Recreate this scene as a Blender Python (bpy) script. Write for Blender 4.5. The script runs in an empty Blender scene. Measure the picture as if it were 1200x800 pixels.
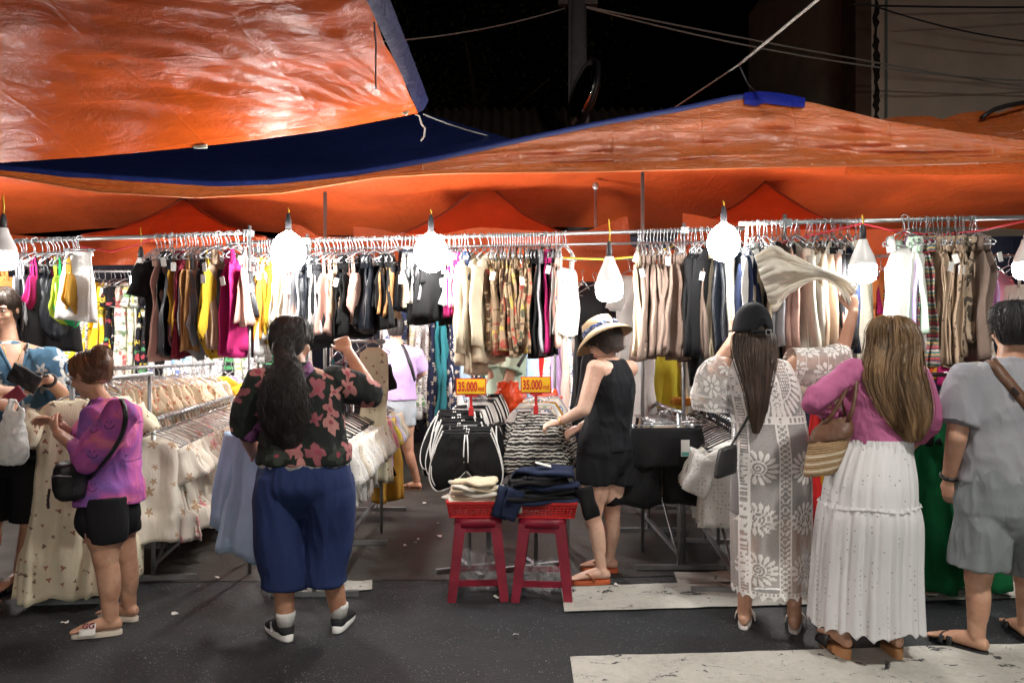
LAMP = 80.0
ASSUMED_ROW = 200.0
ASSUMED_SLAMP = 640.0
INNER_FILL = 185.0
EXPO = 0.62
import bpy, bmesh, math, random
import numpy as np
from mathutils import Vector, Matrix, noise as mnoise
from mathutils.bvhtree import BVHTree
V = Vector
rnd = random.Random(11)
SC = bpy.context.scene
COL = SC.collection
FP, CZ, HY = 920.0, 1.42, 405.0          # focal length in photo pixels, eye height, horizon row

def P(px, py, Y):
    return V(((px-600)/FP*Y, Y, CZ-(py-HY)/FP*Y))
def GY(py):
    return FP*CZ/(py-HY)
def X(px, Y):
    return (px-600)/FP*Y
def rad(d): return math.radians(d)

# ------------------------------------------------------------------ tagging
USED = {}
def tag(o, label, cat, group=None, kind=None):
    if label: o['label'] = label
    if cat: o['category'] = cat
    if group: o['group'] = group
    if kind: o['kind'] = kind
    return o
def empty(name, loc=(0, 0, 0), label=None, cat=None, group=None):
    o = bpy.data.objects.new(name, None)
    o.empty_display_size = .1
    COL.objects.link(o); o.location = loc
    return tag(o, label, cat, group)
def copy_thing(o, loc=None, rotz=None, label=None, group=None):
    def rec(x, par):
        c = x.copy(); COL.objects.link(c); c.parent = par
        for k in list(x.children): rec(k, c)
        return c
    c = rec(o, None)
    if loc is not None: c.location = loc
    if rotz is not None: c.rotation_euler = (0, 0, rotz)
    if label: c['label'] = label
    if group: c['group'] = group
    return c

# ------------------------------------------------------------------ mesh builder
class MB:
    def __init__(s): s.v = []; s.f = []; s.m = []
    def add(s, vs, fs, m=0):
        o = len(s.v)
        s.v.extend([(v[0], v[1], v[2]) for v in vs])
        s.f.extend([tuple(i+o for i in f) for f in fs]); s.m.extend([m]*len(fs))
        return s
    def box(s, c, size, rot=None, m=0, taper=1.0):
        vs = []
        for z in (-.5, .5):
            k = taper if z > 0 else 1
            for x, y in ((-.5, -.5), (.5, -.5), (.5, .5), (-.5, .5)):
                p = V((x*size[0]*k, y*size[1]*k, z*size[2]))
                if rot is not None: p = rot @ p
                vs.append(p+V(c))
        return s.add(vs, [(3, 2, 1, 0), (4, 5, 6, 7), (0, 1, 5, 4), (1, 2, 6, 5), (2, 3, 7, 6), (3, 0, 4, 7)], m)
    def bar(s, p0, p1, w0, d0, w1=None, d1=None, up=(0, 0, 1), m=0):
        p0, p1 = V(p0), V(p1); t = (p1-p0).normalized(); u = V(up)
        if abs(t.dot(u)) > .95: u = V((0, 1, 0))
        a = t.cross(u).normalized(); b = a.cross(t).normalized()
        w1 = w0 if w1 is None else w1; d1 = d0 if d1 is None else d1
        vs = []
        for p, w, d in ((p0, w0, d0), (p1, w1, d1)):
            for x, y in ((-.5, -.5), (.5, -.5), (.5, .5), (-.5, .5)):
                vs.append(p+a*x*w+b*y*d)
        return s.add(vs, [(3, 2, 1, 0), (4, 5, 6, 7), (0, 1, 5, 4), (1, 2, 6, 5), (2, 3, 7, 6), (3, 0, 4, 7)], m)
    def tube(s, path, r, n=6, m=0, cap=True):
        path = [V(p) for p in path]; k = len(path)
        rs = r if isinstance(r, (list, tuple)) else [r]*k
        rings = []; prev = None
        for i, p in enumerate(path):
            t = (path[min(i+1, k-1)]-path[max(i-1, 0)])
            t = t.normalized() if t.length > 1e-9 else V((0, 0, 1))
            if prev is None:
                a = t.orthogonal().normalized()
            else:
                a = prev-t*prev.dot(t); a = a.normalized() if a.length > 1e-6 else t.orthogonal().normalized()
            prev = a; b = t.cross(a)
            rings.append([p+(a*math.cos(2*math.pi*j/n)+b*math.sin(2*math.pi*j/n))*rs[i] for j in range(n)])
        return s.rings(rings, m, cap)
    def rings(s, rings, m=0, cap=True, closed=True):
        n = len(rings[0]); vs = [p for r in rings for p in r]; fs = []
        for i in range(len(rings)-1):
            for j in range(n if closed else n-1):
                a = i*n+j; b = i*n+(j+1) % n
                fs.append((a, b, b+n, a+n))
        if cap and closed:
            fs.append(tuple(reversed(range(n)))); k = (len(rings)-1)*n
            fs.append(tuple(range(k, k+n)))
        return s.add(vs, fs, m)
    def grid(s, rows, m=0): return s.rings(rows, m, False, False)
    def lathe(s, prof, c=(0, 0, 0), n=24, m=0, axes=None):
        ax = axes or (V((1, 0, 0)), V((0, 1, 0)), V((0, 0, 1)))
        rings = [[V(c)+ax[0]*r*math.cos(2*math.pi*j/n)+ax[1]*r*math.sin(2*math.pi*j/n)+ax[2]*z for j in range(n)] for r, z in prof]
        return s.rings(rings, m, True)
    def ell(s, c, r, axes=None, n=16, k=10, m=0):
        ax = axes or (V((1, 0, 0)), V((0, 1, 0)), V((0, 0, 1)))
        rings = []
        for i in range(1, k):
            ph = -math.pi/2+math.pi*i/k
            rings.append([V(c)+ax[0]*r[0]*math.cos(ph)*math.cos(2*math.pi*j/n)+ax[1]*r[1]*math.cos(ph)*math.sin(2*math.pi*j/n)+ax[2]*r[2]*math.sin(ph) for j in range(n)])
        return s.rings(rings, m, True)
    def cone(s, p0, p1, r0, r1, n=14, m=0):
        p0, p1 = V(p0), V(p1); t = p1-p0
        if t.length < 1e-6: t = V((0, 0, 1e-4))
        t.normalize(); a = t.orthogonal().normalized(); b = t.cross(a)
        rings = []
        for i in range(1, 5):
            q = -math.pi/2+math.pi/2*i/4
            rings.append((p0+t*r0*math.sin(q), r0*math.cos(q)))
        for i in range(0, 4):
            q = math.pi/2*i/4
            rings.append((p1+t*r1*math.sin(q), r1*math.cos(q)))
        return s.rings([[c+(a*math.cos(2*math.pi*j/n)+b*math.sin(2*math.pi*j/n))*r for j in range(n)] for c, r in rings], m, True)
    def loft(s, secs, n=28, m=0, ex=1.0):
        """secs: (centre, half width along side, half depth along front, side, front)"""
        rings = []
        for c, a, b, sd, fr in secs:
            ring = []
            for j in range(n):
                q = 2*math.pi*j/n; cx, sy = math.cos(q), math.sin(q)
                x = math.copysign(abs(cx)**ex, cx); y = math.copysign(abs(sy)**ex, sy)
                ring.append(V(c)+V(sd)*a*x+V(fr)*b*y)
            rings.append(ring)
        return s.rings(rings, m, True)
    def ribbon(s, pts, nrm, w, th, m=0):
        rings = []; k = len(pts)
        for i in range(k):
            t = (pts[min(i+1, k-1)]-pts[max(i-1, 0)]).normalized(); nn = V(nrm[i]).normalized()
            sd = t.cross(nn).normalized()
            rings.append([pts[i]+sd*w/2-nn*th/2, pts[i]+sd*w/2+nn*th/2, pts[i]-sd*w/2+nn*th/2, pts[i]-sd*w/2-nn*th/2])
        return s.rings(rings, m, True)
    def mesh(s, name, mats, smooth=True):
        me = bpy.data.meshes.new(name); me.from_pydata(s.v, [], s.f)
        for mt in (mats if isinstance(mats, (list, tuple)) else [mats]): me.materials.append(mt)
        me.polygons.foreach_set('material_index', s.m)
        if smooth: me.polygons.foreach_set('use_smooth', [True]*len(s.f))
        me.update(); return me
    def build(s, name, mats, parent=None, smooth=True, loc=None):
        return link(name, s.mesh(name, mats, smooth), parent, loc)
def link(name, me, parent=None, loc=None):
    o = bpy.data.objects.new(name, me); COL.objects.link(o)
    if parent is not None: o.parent = parent
    if loc is not None: o.location = loc
    return o
def harden(o, ang=40):
    me = o.data
    try: me.set_sharp_from_angle(angle=rad(ang))
    except Exception: pass
    return o
def remesh(mb, name, mats, parent, voxel=.007, smooth=4, wrinkle=None, fac=.5):
    """one continuous surface grown from overlapping closed pieces"""
    me = mb.mesh('tmp', [])
    o = bpy.data.objects.new('tmp', me); COL.objects.link(o)
    r = o.modifiers.new('r', 'REMESH'); r.mode = 'VOXEL'; r.voxel_size = voxel; r.use_smooth_shade = True
    if smooth:
        sm = o.modifiers.new('s', 'SMOOTH'); sm.factor = fac; sm.iterations = smooth
    dg = bpy.context.evaluated_depsgraph_get()
    res = bpy.data.meshes.new_from_object(o.evaluated_get(dg))
    bpy.data.objects.remove(o); bpy.data.meshes.remove(me)
    res.name = name
    if wrinkle:
        k = len(res.vertices); co = np.empty(k*3); no = np.empty(k*3)
        res.vertices.foreach_get('co', co); res.vertices.foreach_get('normal', no)
        co = co.reshape(-1, 3); no = no.reshape(-1, 3)
        d = np.array([wrinkle(V(c)) for c in co])
        co = co+no*d[:, None]; res.vertices.foreach_set('co', co.ravel()); res.update()
    res.materials.clear()
    for mt in (mats if isinstance(mats, (list, tuple)) else [mats]): res.materials.append(mt)
    res.polygons.foreach_set('use_smooth', [True]*len(res.polygons))
    return link(name, res, parent)
def wr(amp=.004, sx=9, sz=4, seed=0, diag=0.0):
    off = V((seed*3.1, seed*1.7, seed*2.3))
    def f(p):
        q = V((p.x*sx+p.z*diag*sx, p.y*sx, p.z*sz-p.x*diag*sx))+off
        a = mnoise.noise(q); b = mnoise.noise(q*2.3+V((5, 1, 7)))
        c = mnoise.noise(q*.6+V((9, 2, 4)))
        return amp*((1-abs(a)*2.6)*.8+(1-abs(b)*2.5)*.35-.3+c*.8)
    return f

# ------------------------------------------------------------------ materials
def newmat(name):
    m = bpy.data.materials.new(name); m.use_nodes = True
    return m, m.node_tree, m.node_tree.nodes['Principled BSDF']
class NT:
    def __init__(s, nt): s.nt = nt
    def n(s, t, **kw):
        nd = s.nt.nodes.new(t)
        for k, v in kw.items(): setattr(nd, k, v)
        return nd
    def lk(s, a, b): s.nt.links.new(a, b)
    def put(s, sock, v):
        if hasattr(v, 'links') or isinstance(v, bpy.types.NodeSocket): s.lk(v, sock)
        else: sock.default_value = v
    def math(s, op, a, b=0.0, c=None, clamp=False):
        nd = s.n('ShaderNodeMath', operation=op, use_clamp=clamp)
        s.put(nd.inputs[0], a); s.put(nd.inputs[1], b)
        if c is not None: s.put(nd.inputs[2], c)
        return nd.outputs[0]
    def vmath(s, op, a, b=None, scale=None):
        nd = s.n('ShaderNodeVectorMath', operation=op)
        s.put(nd.inputs[0], a)
        if b is not None: s.put(nd.inputs[1], b)
        if scale is not None: s.put(nd.inputs['Scale'], scale)
        return nd.outputs[0]
    def mix(s, f, a, b, blend='MIX'):
        nd = s.n('ShaderNodeMix', data_type='RGBA', blend_type=blend)
        s.put(nd.inputs[0], f); s.put(nd.inputs[6], a); s.put(nd.inputs[7], b)
        return nd.outputs[2]
    def noise(s, vec, scale, detail=3, rough=.55, dist=0):
        nd = s.n('ShaderNodeTexNoise'); nd.inputs['Scale'].default_value = scale
        nd.inputs['Detail'].default_value = detail; nd.inputs['Roughness'].default_value = rough
        nd.inputs['Distortion'].default_value = dist
        if vec is not None: s.lk(vec, nd.inputs['Vector'])
        return nd
    def ramp(s, fac, stops, interp='LINEAR'):
        nd = s.n('ShaderNodeValToRGB'); cr = nd.color_ramp; cr.interpolation = interp
        while len(cr.elements) < len(stops): cr.elements.new(.5)
        for e, (p, c) in zip(cr.elements, stops):
            e.position = p; e.color = c if len(c) == 4 else (*c, 1)
        s.put(nd.inputs[0], fac); return nd.outputs[0]
    def mr(s, v, a, b, c=0, d=1):
        nd = s.n('ShaderNodeMapRange'); s.put(nd.inputs[0], v)
        for i, q in enumerate((a, b, c, d)): nd.inputs[i+1].default_value = q
        return nd.outputs[0]
    def bump(s, h, strength, dist, normal=None):
        nd = s.n('ShaderNodeBump'); nd.inputs['Strength'].default_value = strength; nd.inputs['Distance'].default_value = dist
        s.lk(h, nd.inputs['Height'])
        if normal is not None: s.lk(normal, nd.inputs['Normal'])
        return nd.outputs[0]
    def coord(s, rndoff=True):
        tc = s.n('ShaderNodeTexCoord').outputs['Object']
        if not rndoff: return tc
        oi = s.n('ShaderNodeObjectInfo').outputs['Random']
        off = s.n('ShaderNodeCombineXYZ'); r = s.math('MULTIPLY', oi, 17.0)
        s.lk(r, off.inputs[0]); s.lk(r, off.inputs[1]); s.lk(r, off.inputs[2])
        return s.vmath('ADD', tc, off.outputs[0])
def C(r, g, b): return (r, g, b, 1)
def fabric_finish(t, b, col, co, bump=.35, var=.16, rough=.9, weave=True, wscale=14, translucent=0):
    nz = t.noise(co, 5, 4)
    oi = t.n('ShaderNodeObjectInfo').outputs['Random']
    k = t.math('ADD', t.mr(nz.outputs[0], .25, .75, 1-var, 1+var*.6), t.math('MULTIPLY_ADD', oi, .12, -.06))
    col2 = t.mix(1.0, col, k, 'MULTIPLY')
    t.lk(col2, b.inputs['Base Color']); b.inputs['Roughness'].default_value = rough
    b.inputs['Specular IOR Level'].default_value = .25 if rough > .6 else .5
    b.inputs['Sheen Weight'].default_value = 0
    sq = t.n('ShaderNodeMapping'); sq.inputs['Scale'].default_value = (1.6, 1.6, .55); t.lk(co, sq.inputs[0])
    n1 = t.noise(sq.outputs[0], wscale, 5, .6, .6).outputs[0]
    nrm = t.bump(n1, bump, .02)
    if weave:
        n2 = t.noise(co, 420, 1).outputs[0]
        nrm = t.bump(n2, .25, .001, nrm)
    t.lk(nrm, b.inputs['Normal'])
    if translucent:
        out = t.nt.nodes['Material Output']
        tr = t.n('ShaderNodeBsdfTranslucent'); t.lk(col2, tr.inputs[0]); t.lk(nrm, tr.inputs['Normal'])
        mx = t.n('ShaderNodeMixShader'); mx.inputs[0].default_value = translucent
        t.lk(b.outputs[0], mx.inputs[1]); t.lk(tr.outputs[0], mx.inputs[2]); t.lk(mx.outputs[0], out.inputs[0])
MATS = {}
def fabric(name, rgb, rough=.9, bump=.35, var=.16, wscale=14, translucent=0, weave=True):
    if name in MATS: return MATS[name]
    m, nt, b = newmat('cloth_'+name); t = NT(nt)
    co = t.coord()
    rg = t.n('ShaderNodeRGB'); rg.outputs[0].default_value = C(*rgb)
    fabric_finish(t, b, rg.outputs[0], co, bump, var, rough, weave, wscale, translucent)
    MATS[name] = m; return m
def floral(name, base, cols, cell=.06, size=.4, petals=5, centre=None, warp=.25, ybase=None, side=False, dens=1.0, translucent=0):
    m, nt, b = newmat('cloth_'+name); t = NT(nt); co = t.coord()
    sp = t.n('ShaderNodeSeparateXYZ'); t.lk(co, sp.inputs[0])
    cb = t.n('ShaderNodeCombineXYZ')
    xx = t.math('MULTIPLY_ADD', sp.outputs[1], .7, sp.outputs[0])
    t.lk(t.math('MULTIPLY', xx, 1/cell), cb.inputs[0]); t.lk(t.math('MULTIPLY', sp.outputs[2], 1/cell), cb.inputs[1])
    wn = t.noise(co, 1.2/cell, 2)
    wv = t.vmath('SCALE', t.vmath('SUBTRACT', wn.outputs[1], (.5, .5, .5)), scale=warp)
    uv = t.vmath('ADD', cb.outputs[0], wv)
    vo = t.n('ShaderNodeTexVoronoi', voronoi_dimensions='2D', feature='F1'); vo.inputs['Scale'].default_value = 1; t.lk(uv, vo.inputs['Vector'])
    vo.inputs['Randomness'].default_value = .85
    d = t.vmath('SUBTRACT', uv, vo.outputs['Position'])
    sd = t.n('ShaderNodeSeparateXYZ'); t.lk(d, sd.inputs[0])
    sc = t.n('ShaderNodeSeparateColor'); t.lk(vo.outputs['Color'], sc.inputs[0])
    ang = t.math('ADD', t.math('ARCTAN2', sd.outputs[1], sd.outputs[0]), t.math('MULTIPLY', sc.outputs[2], 6.28))
    pet = t.math('MULTIPLY_ADD', t.math('COSINE', t.math('MULTIPLY', ang, petals)), .28, .72)
    sz = t.math('MULTIPLY', pet, t.math('MULTIPLY_ADD', sc.outputs[1], size*.7, size*.55))
    msk = t.mr(t.math('SUBTRACT', sz, vo.outputs['Distance']), -.01, .03)
    if dens < 1: msk = t.math('MULTIPLY', msk, t.math('LESS_THAN', sc.outputs[0], dens))
    k = len(cols)
    colr = t.ramp(sc.outputs[2] if dens < 1 else sc.outputs[0], [(i/k, c) for i, c in enumerate(cols)], 'CONSTANT')
    # petals vary a little in tone
    colr = t.mix(t.math('MULTIPLY', t.noise(co, 2.5/cell, 2).outputs[0], .35), colr, C(*base))
    bs = t.n('ShaderNodeRGB'); bs.outputs[0].default_value = C(*base)
    bcol = bs.outputs[0]
    if ybase:
        bcol = t.mix(t.mr(t.noise(co, .35/cell, 2).outputs[0], .42, .58), bcol, C(*ybase))
    col = t.mix(msk, bcol, colr)
    if centre:
        col = t.mix(t.math('MULTIPLY', t.mr(t.math('SUBTRACT', size*.2, vo.outputs['Distance']), -.01, .02), msk), col, C(*centre))
    fabric_finish(t, b, col, co, .3, .14, .9, True, 14, translucent)
    MATS[name] = m; return m
def striped(name, cols, width=.03, axis=2, warp=.0):
    m, nt, b = newmat('cloth_'+name); t = NT(nt); co = t.coord(False)
    sp = t.n('ShaderNodeSeparateXYZ'); t.lk(co, sp.inputs[0])
    x = sp.outputs[axis]
    if warp: x = t.math('MULTIPLY_ADD', t.noise(co, 25, 2).outputs[0], warp, x)
    f = t.math('FRACT', t.math('MULTIPLY', x, 1/(width*len(cols))))
    col = t.ramp(f, [(i/len(cols), c) for i, c in enumerate(cols)], 'CONSTANT')
    fabric_finish(t, b, col, co, .3, .12)
    MATS[name] = m; return m
def plain(name, rgb, rough=.5, metal=0.0, var=.1, vscale=6, bump=0, bscale=40, coat=0, spec=.5):
    m, nt, b = newmat(name); t = NT(nt); co = t.coord()
    nz = t.noise(co, vscale, 5, .6).outputs[0]
    rg = t.n('ShaderNodeRGB'); rg.outputs[0].default_value = C(*rgb)
    t.lk(t.mix(1.0, rg.outputs[0], t.mr(nz, .25, .75, 1-var, 1+var), 'MULTIPLY'), b.inputs['Base Color'])
    t.lk(t.mr(nz, .2, .8, max(0, rough-.1), min(1, rough+.12)), b.inputs['Roughness'])
    b.inputs['Metallic'].default_value = metal; b.inputs['Coat Weight'].default_value = coat
    b.inputs['Specular IOR Level'].default_value = spec
    if bump: t.lk(t.bump(t.noise(co, bscale, 4).outputs[0], bump, .01), b.inputs['Normal'])
    MATS[name] = m; return m
def skin(name, rgb):
    m, nt, b = newmat('skin_'+name); t = NT(nt); co = t.coord()
    nz = t.noise(co, 9, 4).outputs[0]; n2 = t.noise(co, 60, 3).outputs[0]
    n3 = t.noise(co, 3.5, 3).outputs[0]
    a = t.mix(t.mr(nz, .35, .65), C(rgb[0]*.80, rgb[1]*.68, rgb[2]*.64), C(rgb[0]*1.06, rgb[1]*1.04, rgb[2]*1.02))
    a = t.mix(t.mr(n3, .45, .7, 0, .28), a, C(rgb[0]*1.0, rgb[1]*.72, rgb[2]*.66))
    a = t.mix(t.mr(n2, .45, .75, 0, .35), a, C(rgb[0]*.7, rgb[1]*.5, rgb[2]*.45))
    t.lk(a, b.inputs['Base Color']); b.inputs['Roughness'].default_value = .48
    b.inputs['Subsurface Weight'].default_value = .12; b.inputs['Subsurface Radius'].default_value = (.01, .004, .002)
    b.inputs['Subsurface Scale'].default_value = .5
    t.lk(t.bump(n2, .12, .004), b.inputs['Normal'])
    return m
def hairmat(name, dark, light, rough=.4):
    m, nt, b = newmat('hair_'+name); t = NT(nt); co = t.coord(False)
    mp = t.n('ShaderNodeMapping'); mp.inputs['Scale'].default_value = (1, 1, .06); t.lk(co, mp.inputs[0])
    nz = t.noise(mp.outputs[0], 110, 3, .6, .4).outputs[0]
    lo = t.noise(mp.outputs[0], 18, 2).outputs[0]
    f = t.math('MULTIPLY_ADD', lo, .6, t.math('MULTIPLY', nz, .45))
    t.lk(t.mix(t.mr(f, .36, .68), C(*dark), C(*light)), b.inputs['Base Color'])
    b.inputs['Roughness'].default_value = rough; b.inputs['Specular IOR Level'].default_value = .45
    t.lk(t.bump(nz, .5, .004), b.inputs['Normal'])
    return m
def emit(name, rgb, s):
    m = bpy.data.materials.new(name); m.use_nodes = True; nt = m.node_tree; nt.nodes.clear()
    e = nt.nodes.new('ShaderNodeEmission'); e.inputs[0].default_value = C(*rgb); e.inputs[1].default_value = s
    o = nt.nodes.new('ShaderNodeOutputMaterial'); nt.links.new(e.outputs[0], o.inputs[0]); return m
def tarp(name, rgb, rough=.3, trans=.25, streak=(1, 1, 1), bump=.6, spec=.42, gloss=0.0):
    m, nt, b = newmat(name); t = NT(nt); co = t.coord(False)
    mp = t.n('ShaderNodeMapping'); mp.inputs['Scale'].default_value = streak; t.lk(co, mp.inputs[0])
    big = t.noise(mp.outputs[0], 2.2, 5, .6, .8).outputs[0]
    fine = t.noise(mp.outputs[0], 11, 6, .65, 1.2).outputs[0]
    crease = t.n('ShaderNodeTexVoronoi', feature='DISTANCE_TO_EDGE'); crease.inputs['Scale'].default_value = 2.0
    wv = t.vmath('ADD', mp.outputs[0], t.vmath('SCALE', t.noise(mp.outputs[0], 3, 3).outputs[1], scale=.5)); t.lk(wv, crease.inputs['Vector'])
    cr = t.mr(crease.outputs[0], 0, .05)
    spx = t.n('ShaderNodeSeparateXYZ'); t.lk(t.vmath('ADD', co, t.vmath('SCALE', t.noise(co, 1.5, 3).outputs[1], scale=.06)), spx.inputs[0])
    fl = None
    for ax_, per_ in ((0, .62), (1, .47), (2, .55)):     # set creases from folding the sheet
        q_ = t.math('ABSOLUTE', t.math('SUBTRACT', t.math('FRACT', t.math('MULTIPLY', spx.outputs[ax_], 1/per_)), .5)); q_ = t.mr(q_, 0, .022, 1, 0)
        fl = q_ if fl is None else t.math('MAXIMUM', fl, q_)
    weave = t.noise(co, 300, 2).outputs[0]; b.inputs['Specular IOR Level'].default_value = spec
    dirt = t.noise(co, 1.1, 6, .65).outputs[0]
    rg = t.n('ShaderNodeRGB'); rg.outputs[0].default_value = C(*rgb)
    col = t.mix(1.0, rg.outputs[0], t.mr(dirt, .3, .7, .66, 1.12), 'MULTIPLY')
    t.lk(col, b.inputs['Base Color'])
    t.lk(t.mr(fine, .3, .7, rough-.08, rough+.14), b.inputs['Roughness'])
    h = t.math('ADD', t.math('MULTIPLY', big, .6), t.math('MULTIPLY_ADD', fine, .35, t.math('MULTIPLY_ADD', cr, .05, t.math('MULTIPLY', fl, .07))))
    nrm = t.bump(h, bump, .06)
    nrm = t.bump(weave, .08, .002, nrm)
    t.lk(nrm, b.inputs['Normal'])
    if trans:
        tr = t.n('ShaderNodeBsdfTranslucent'); t.lk(col, tr.inputs[0])
        mx = t.n('ShaderNodeMixShader'); mx.inputs[0].default_value = trans
        t.lk(b.outputs[0], mx.inputs[1]); t.lk(tr.outputs[0], mx.inputs[2])
        t.lk(mx.outputs[0], nt.nodes['Material Output'].inputs[0])
        if gloss:      # plastic film sheen
            gl = t.n('ShaderNodeBsdfGlossy'); gl.inputs['Roughness'].default_value = rough; t.lk(nrm, gl.inputs['Normal'])
            m2 = t.n('ShaderNodeMixShader'); m2.inputs[0].default_value = gloss
            t.lk(mx.outputs[0], m2.inputs[1]); t.lk(gl.outputs[0], m2.inputs[2]); t.lk(m2.outputs[0], nt.nodes['Material Output'].inputs[0])
    MATS[name] = m; return m

# text as a mesh (built-in font), lying in the local XZ plane facing -Y
def text_mesh(s, size, depth=.001, bold=.0, spacing=1.0):
    cu = bpy.data.curves.new('t', 'FONT'); cu.body = s; cu.size = size; cu.extrude = depth; cu.offset = bold
    cu.align_x = 'CENTER'; cu.align_y = 'CENTER'; cu.space_character = spacing
    o = bpy.data.objects.new('t', cu); COL.objects.link(o)
    me = bpy.data.meshes.new_from_object(o.evaluated_get(bpy.context.evaluated_depsgraph_get()))
    bpy.data.objects.remove(o)
    me.transform(Matrix.Rotation(rad(90), 4, 'X'))
    return me
# ================================================================== camera, world
cam = bpy.data.cameras.new('camera'); co_ = bpy.data.objects.new('camera', cam); COL.objects.link(co_)
cam.sensor_width = 36; cam.lens = 36*FP/1200; cam.shift_y = 5/1200; cam.clip_end = 400; cam.clip_start = .05
co_.location = (0, 0, CZ); co_.rotation_euler = (rad(90), 0, 0); SC.camera = co_
w = bpy.data.worlds.new('World'); SC.world = w; w.use_nodes = True
sky = w.node_tree.nodes.new('ShaderNodeTexSky'); sky.sky_type = 'NISHITA'; sky.sun_disc = False
sky.sun_elevation = rad(-4); sky.sun_rotation = rad(200)
w.node_tree.links.new(sky.outputs[0], w.node_tree.nodes['Background'].inputs[0])
w.node_tree.nodes['Background'].inputs[1].default_value = .006
SC.view_settings.view_transform = 'Standard'; SC.view_settings.look = 'None'
SC.view_settings.exposure = EXPO; SC.view_settings.gamma = 1
SC.cycles.use_denoising = True; SC.cycles.sample_clamp_indirect = 4; SC.cycles.sample_clamp_direct = 0
SC.cycles.max_bounces = 8; SC.cycles.transparent_max_bounces = 12; SC.cycles.caustics_reflective = False; SC.cycles.caustics_refractive = False

# ================================================================== shared materials
skinA = skin('warm', (.58, .36, .25)); skinB = skin('fair', (.72, .50, .39)); skinC = skin('tan', (.46, .26, .17)); skinD = skin('light', (.66, .43, .32))
steel = plain('steel', (.36, .37, .38), .4, .8, .2); steel_dark = plain('painted_steel', (.22, .24, .25), .45, .5, .2)
blackp = plain('black_plastic', (.012, .012, .014), .4); whitep = plain('white_plastic', (.8, .8, .8), .35)
hang_clear = plain('hanger_wire', (.42, .43, .45), .25, .5, .05); hang_black = plain('hanger_black', (.015, .015, .017), .35)
redp = plain('red_plastic', (.55, .02, .02), .38, 0, .18, 9); maroonp = plain('maroon_plastic', (.22, .008, .026), .42, 0, .38, 7, .12, 60)
leather_b = plain('brown_leather', (.12, .055, .03), .5, 0, .2, 12, .2); leather_k = plain('black_leather', (.012, .012, .013), .42, 0, .2, 12, .25)
goldm = plain('brass', (.7, .5, .2), .3, 1, .05)
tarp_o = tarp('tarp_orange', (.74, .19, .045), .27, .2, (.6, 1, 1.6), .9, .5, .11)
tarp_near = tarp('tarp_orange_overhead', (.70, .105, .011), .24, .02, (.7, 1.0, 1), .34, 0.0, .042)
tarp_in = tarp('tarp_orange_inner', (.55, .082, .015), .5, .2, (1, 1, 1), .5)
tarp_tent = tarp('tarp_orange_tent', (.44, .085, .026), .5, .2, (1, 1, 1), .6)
tarp_blue = tarp('tarp_blue', (.014, .024, .12), .42, .05, (1, 1, 1), .5)
tarp_navy = tarp('tarp_navy', (.008, .012, .03), .6, 0, (1, 1, 1), .4)

# ================================================================== ground
def ground_mat(name, base, wet=.5, speck=0., stain=.5, bumps=.4):
    m, nt, b = newmat(name); t = NT(nt); co = t.coord(False)
    big = t.noise(co, .7, 6, .65, .4).outputs[0]; mid = t.noise(co, 4, 6, .7).outputs[0]; fi = t.noise(co, 170, 4, .8).outputs[0]
    f = t.math('MULTIPLY', t.mr(big, .35, .7, 1-stain, 1.25), t.mr(mid, .3, .7, .75, 1.15))
    f = t.math('MULTIPLY', f, t.mr(fi, .35, .65, .5, 1.55))
    rg = t.n('ShaderNodeRGB'); rg.outputs[0].default_value = C(*base)
    col = t.mix(1.0, rg.outputs[0], f, 'MULTIPLY')
    if speck:
        vo = t.n('ShaderNodeTexVoronoi'); vo.inputs['Scale'].default_value = 90; t.lk(co, vo.inputs['Vector'])
        sc = t.n('ShaderNodeSeparateColor'); t.lk(vo.outputs['Color'], sc.inputs[0])
        s1 = t.math('MULTIPLY', t.math('LESS_THAN', vo.outputs['Distance'], .3), t.math('GREATER_THAN', sc.outputs[0], 1-speck))
        col = t.mix(t.math('MULTIPLY', s1, t.mr(mid, .4, .65, .1, .8)), col, C(.32, .315, .30))
    t.lk(col, b.inputs['Base Color'])
    t.lk(t.mr(t.math('ADD', big, t.math('MULTIPLY', mid, .4)), .45, .95, .85-wet, .9), b.inputs['Roughness'])
    nr = t.bump(t.noise(co, 90, 4).outputs[0], bumps, .006)
    nr = t.bump(mid, .3, .02, nr)
    t.lk(nr, b.inputs['Normal']); return m
asphalt = ground_mat('asphalt', (.018, .0215, .027), .40, .18, .8, 1.0)
concrete = ground_mat('stained_concrete', (.046, .042, .036), .45, .04, .85, .5)
kerbm = ground_mat('kerb_stone', (.06, .057, .052), .2, 0, .6, .3)
g = MB(); g.add([(-80, -60, 0), (80, -60, 0), (80, 120, 0), (-80, 120, 0)], [(0, 1, 2, 3)])
tag(g.build('road', asphalt, None, False), None, None, None, 'structure')
g = MB()
edge = [V((x, 4.78+.05*math.sin(x*1.3)+.05*mnoise.noise(V((x*2.2, 3, 1)))+.03*x/3, .004)) for x in np.linspace(-14, 14, 113)]
back = [V((p.x, 8.4, .004)) for p in edge]
g.grid([edge, back]); tag(g.build('pavement', concrete, None, False), None, None, None, 'structure')
g = MB()
rows = []
for y, z in ((8.4, 0), (8.4, .25), (8.43, .275), (8.6, .28), (16, .28)):
    rows.append([V((x, y, z)) for x in np.linspace(-20, 20, 41)])
g.grid(rows); tag(g.build('kerb', kerbm, None, False), None, None, None, 'structure')
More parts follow.
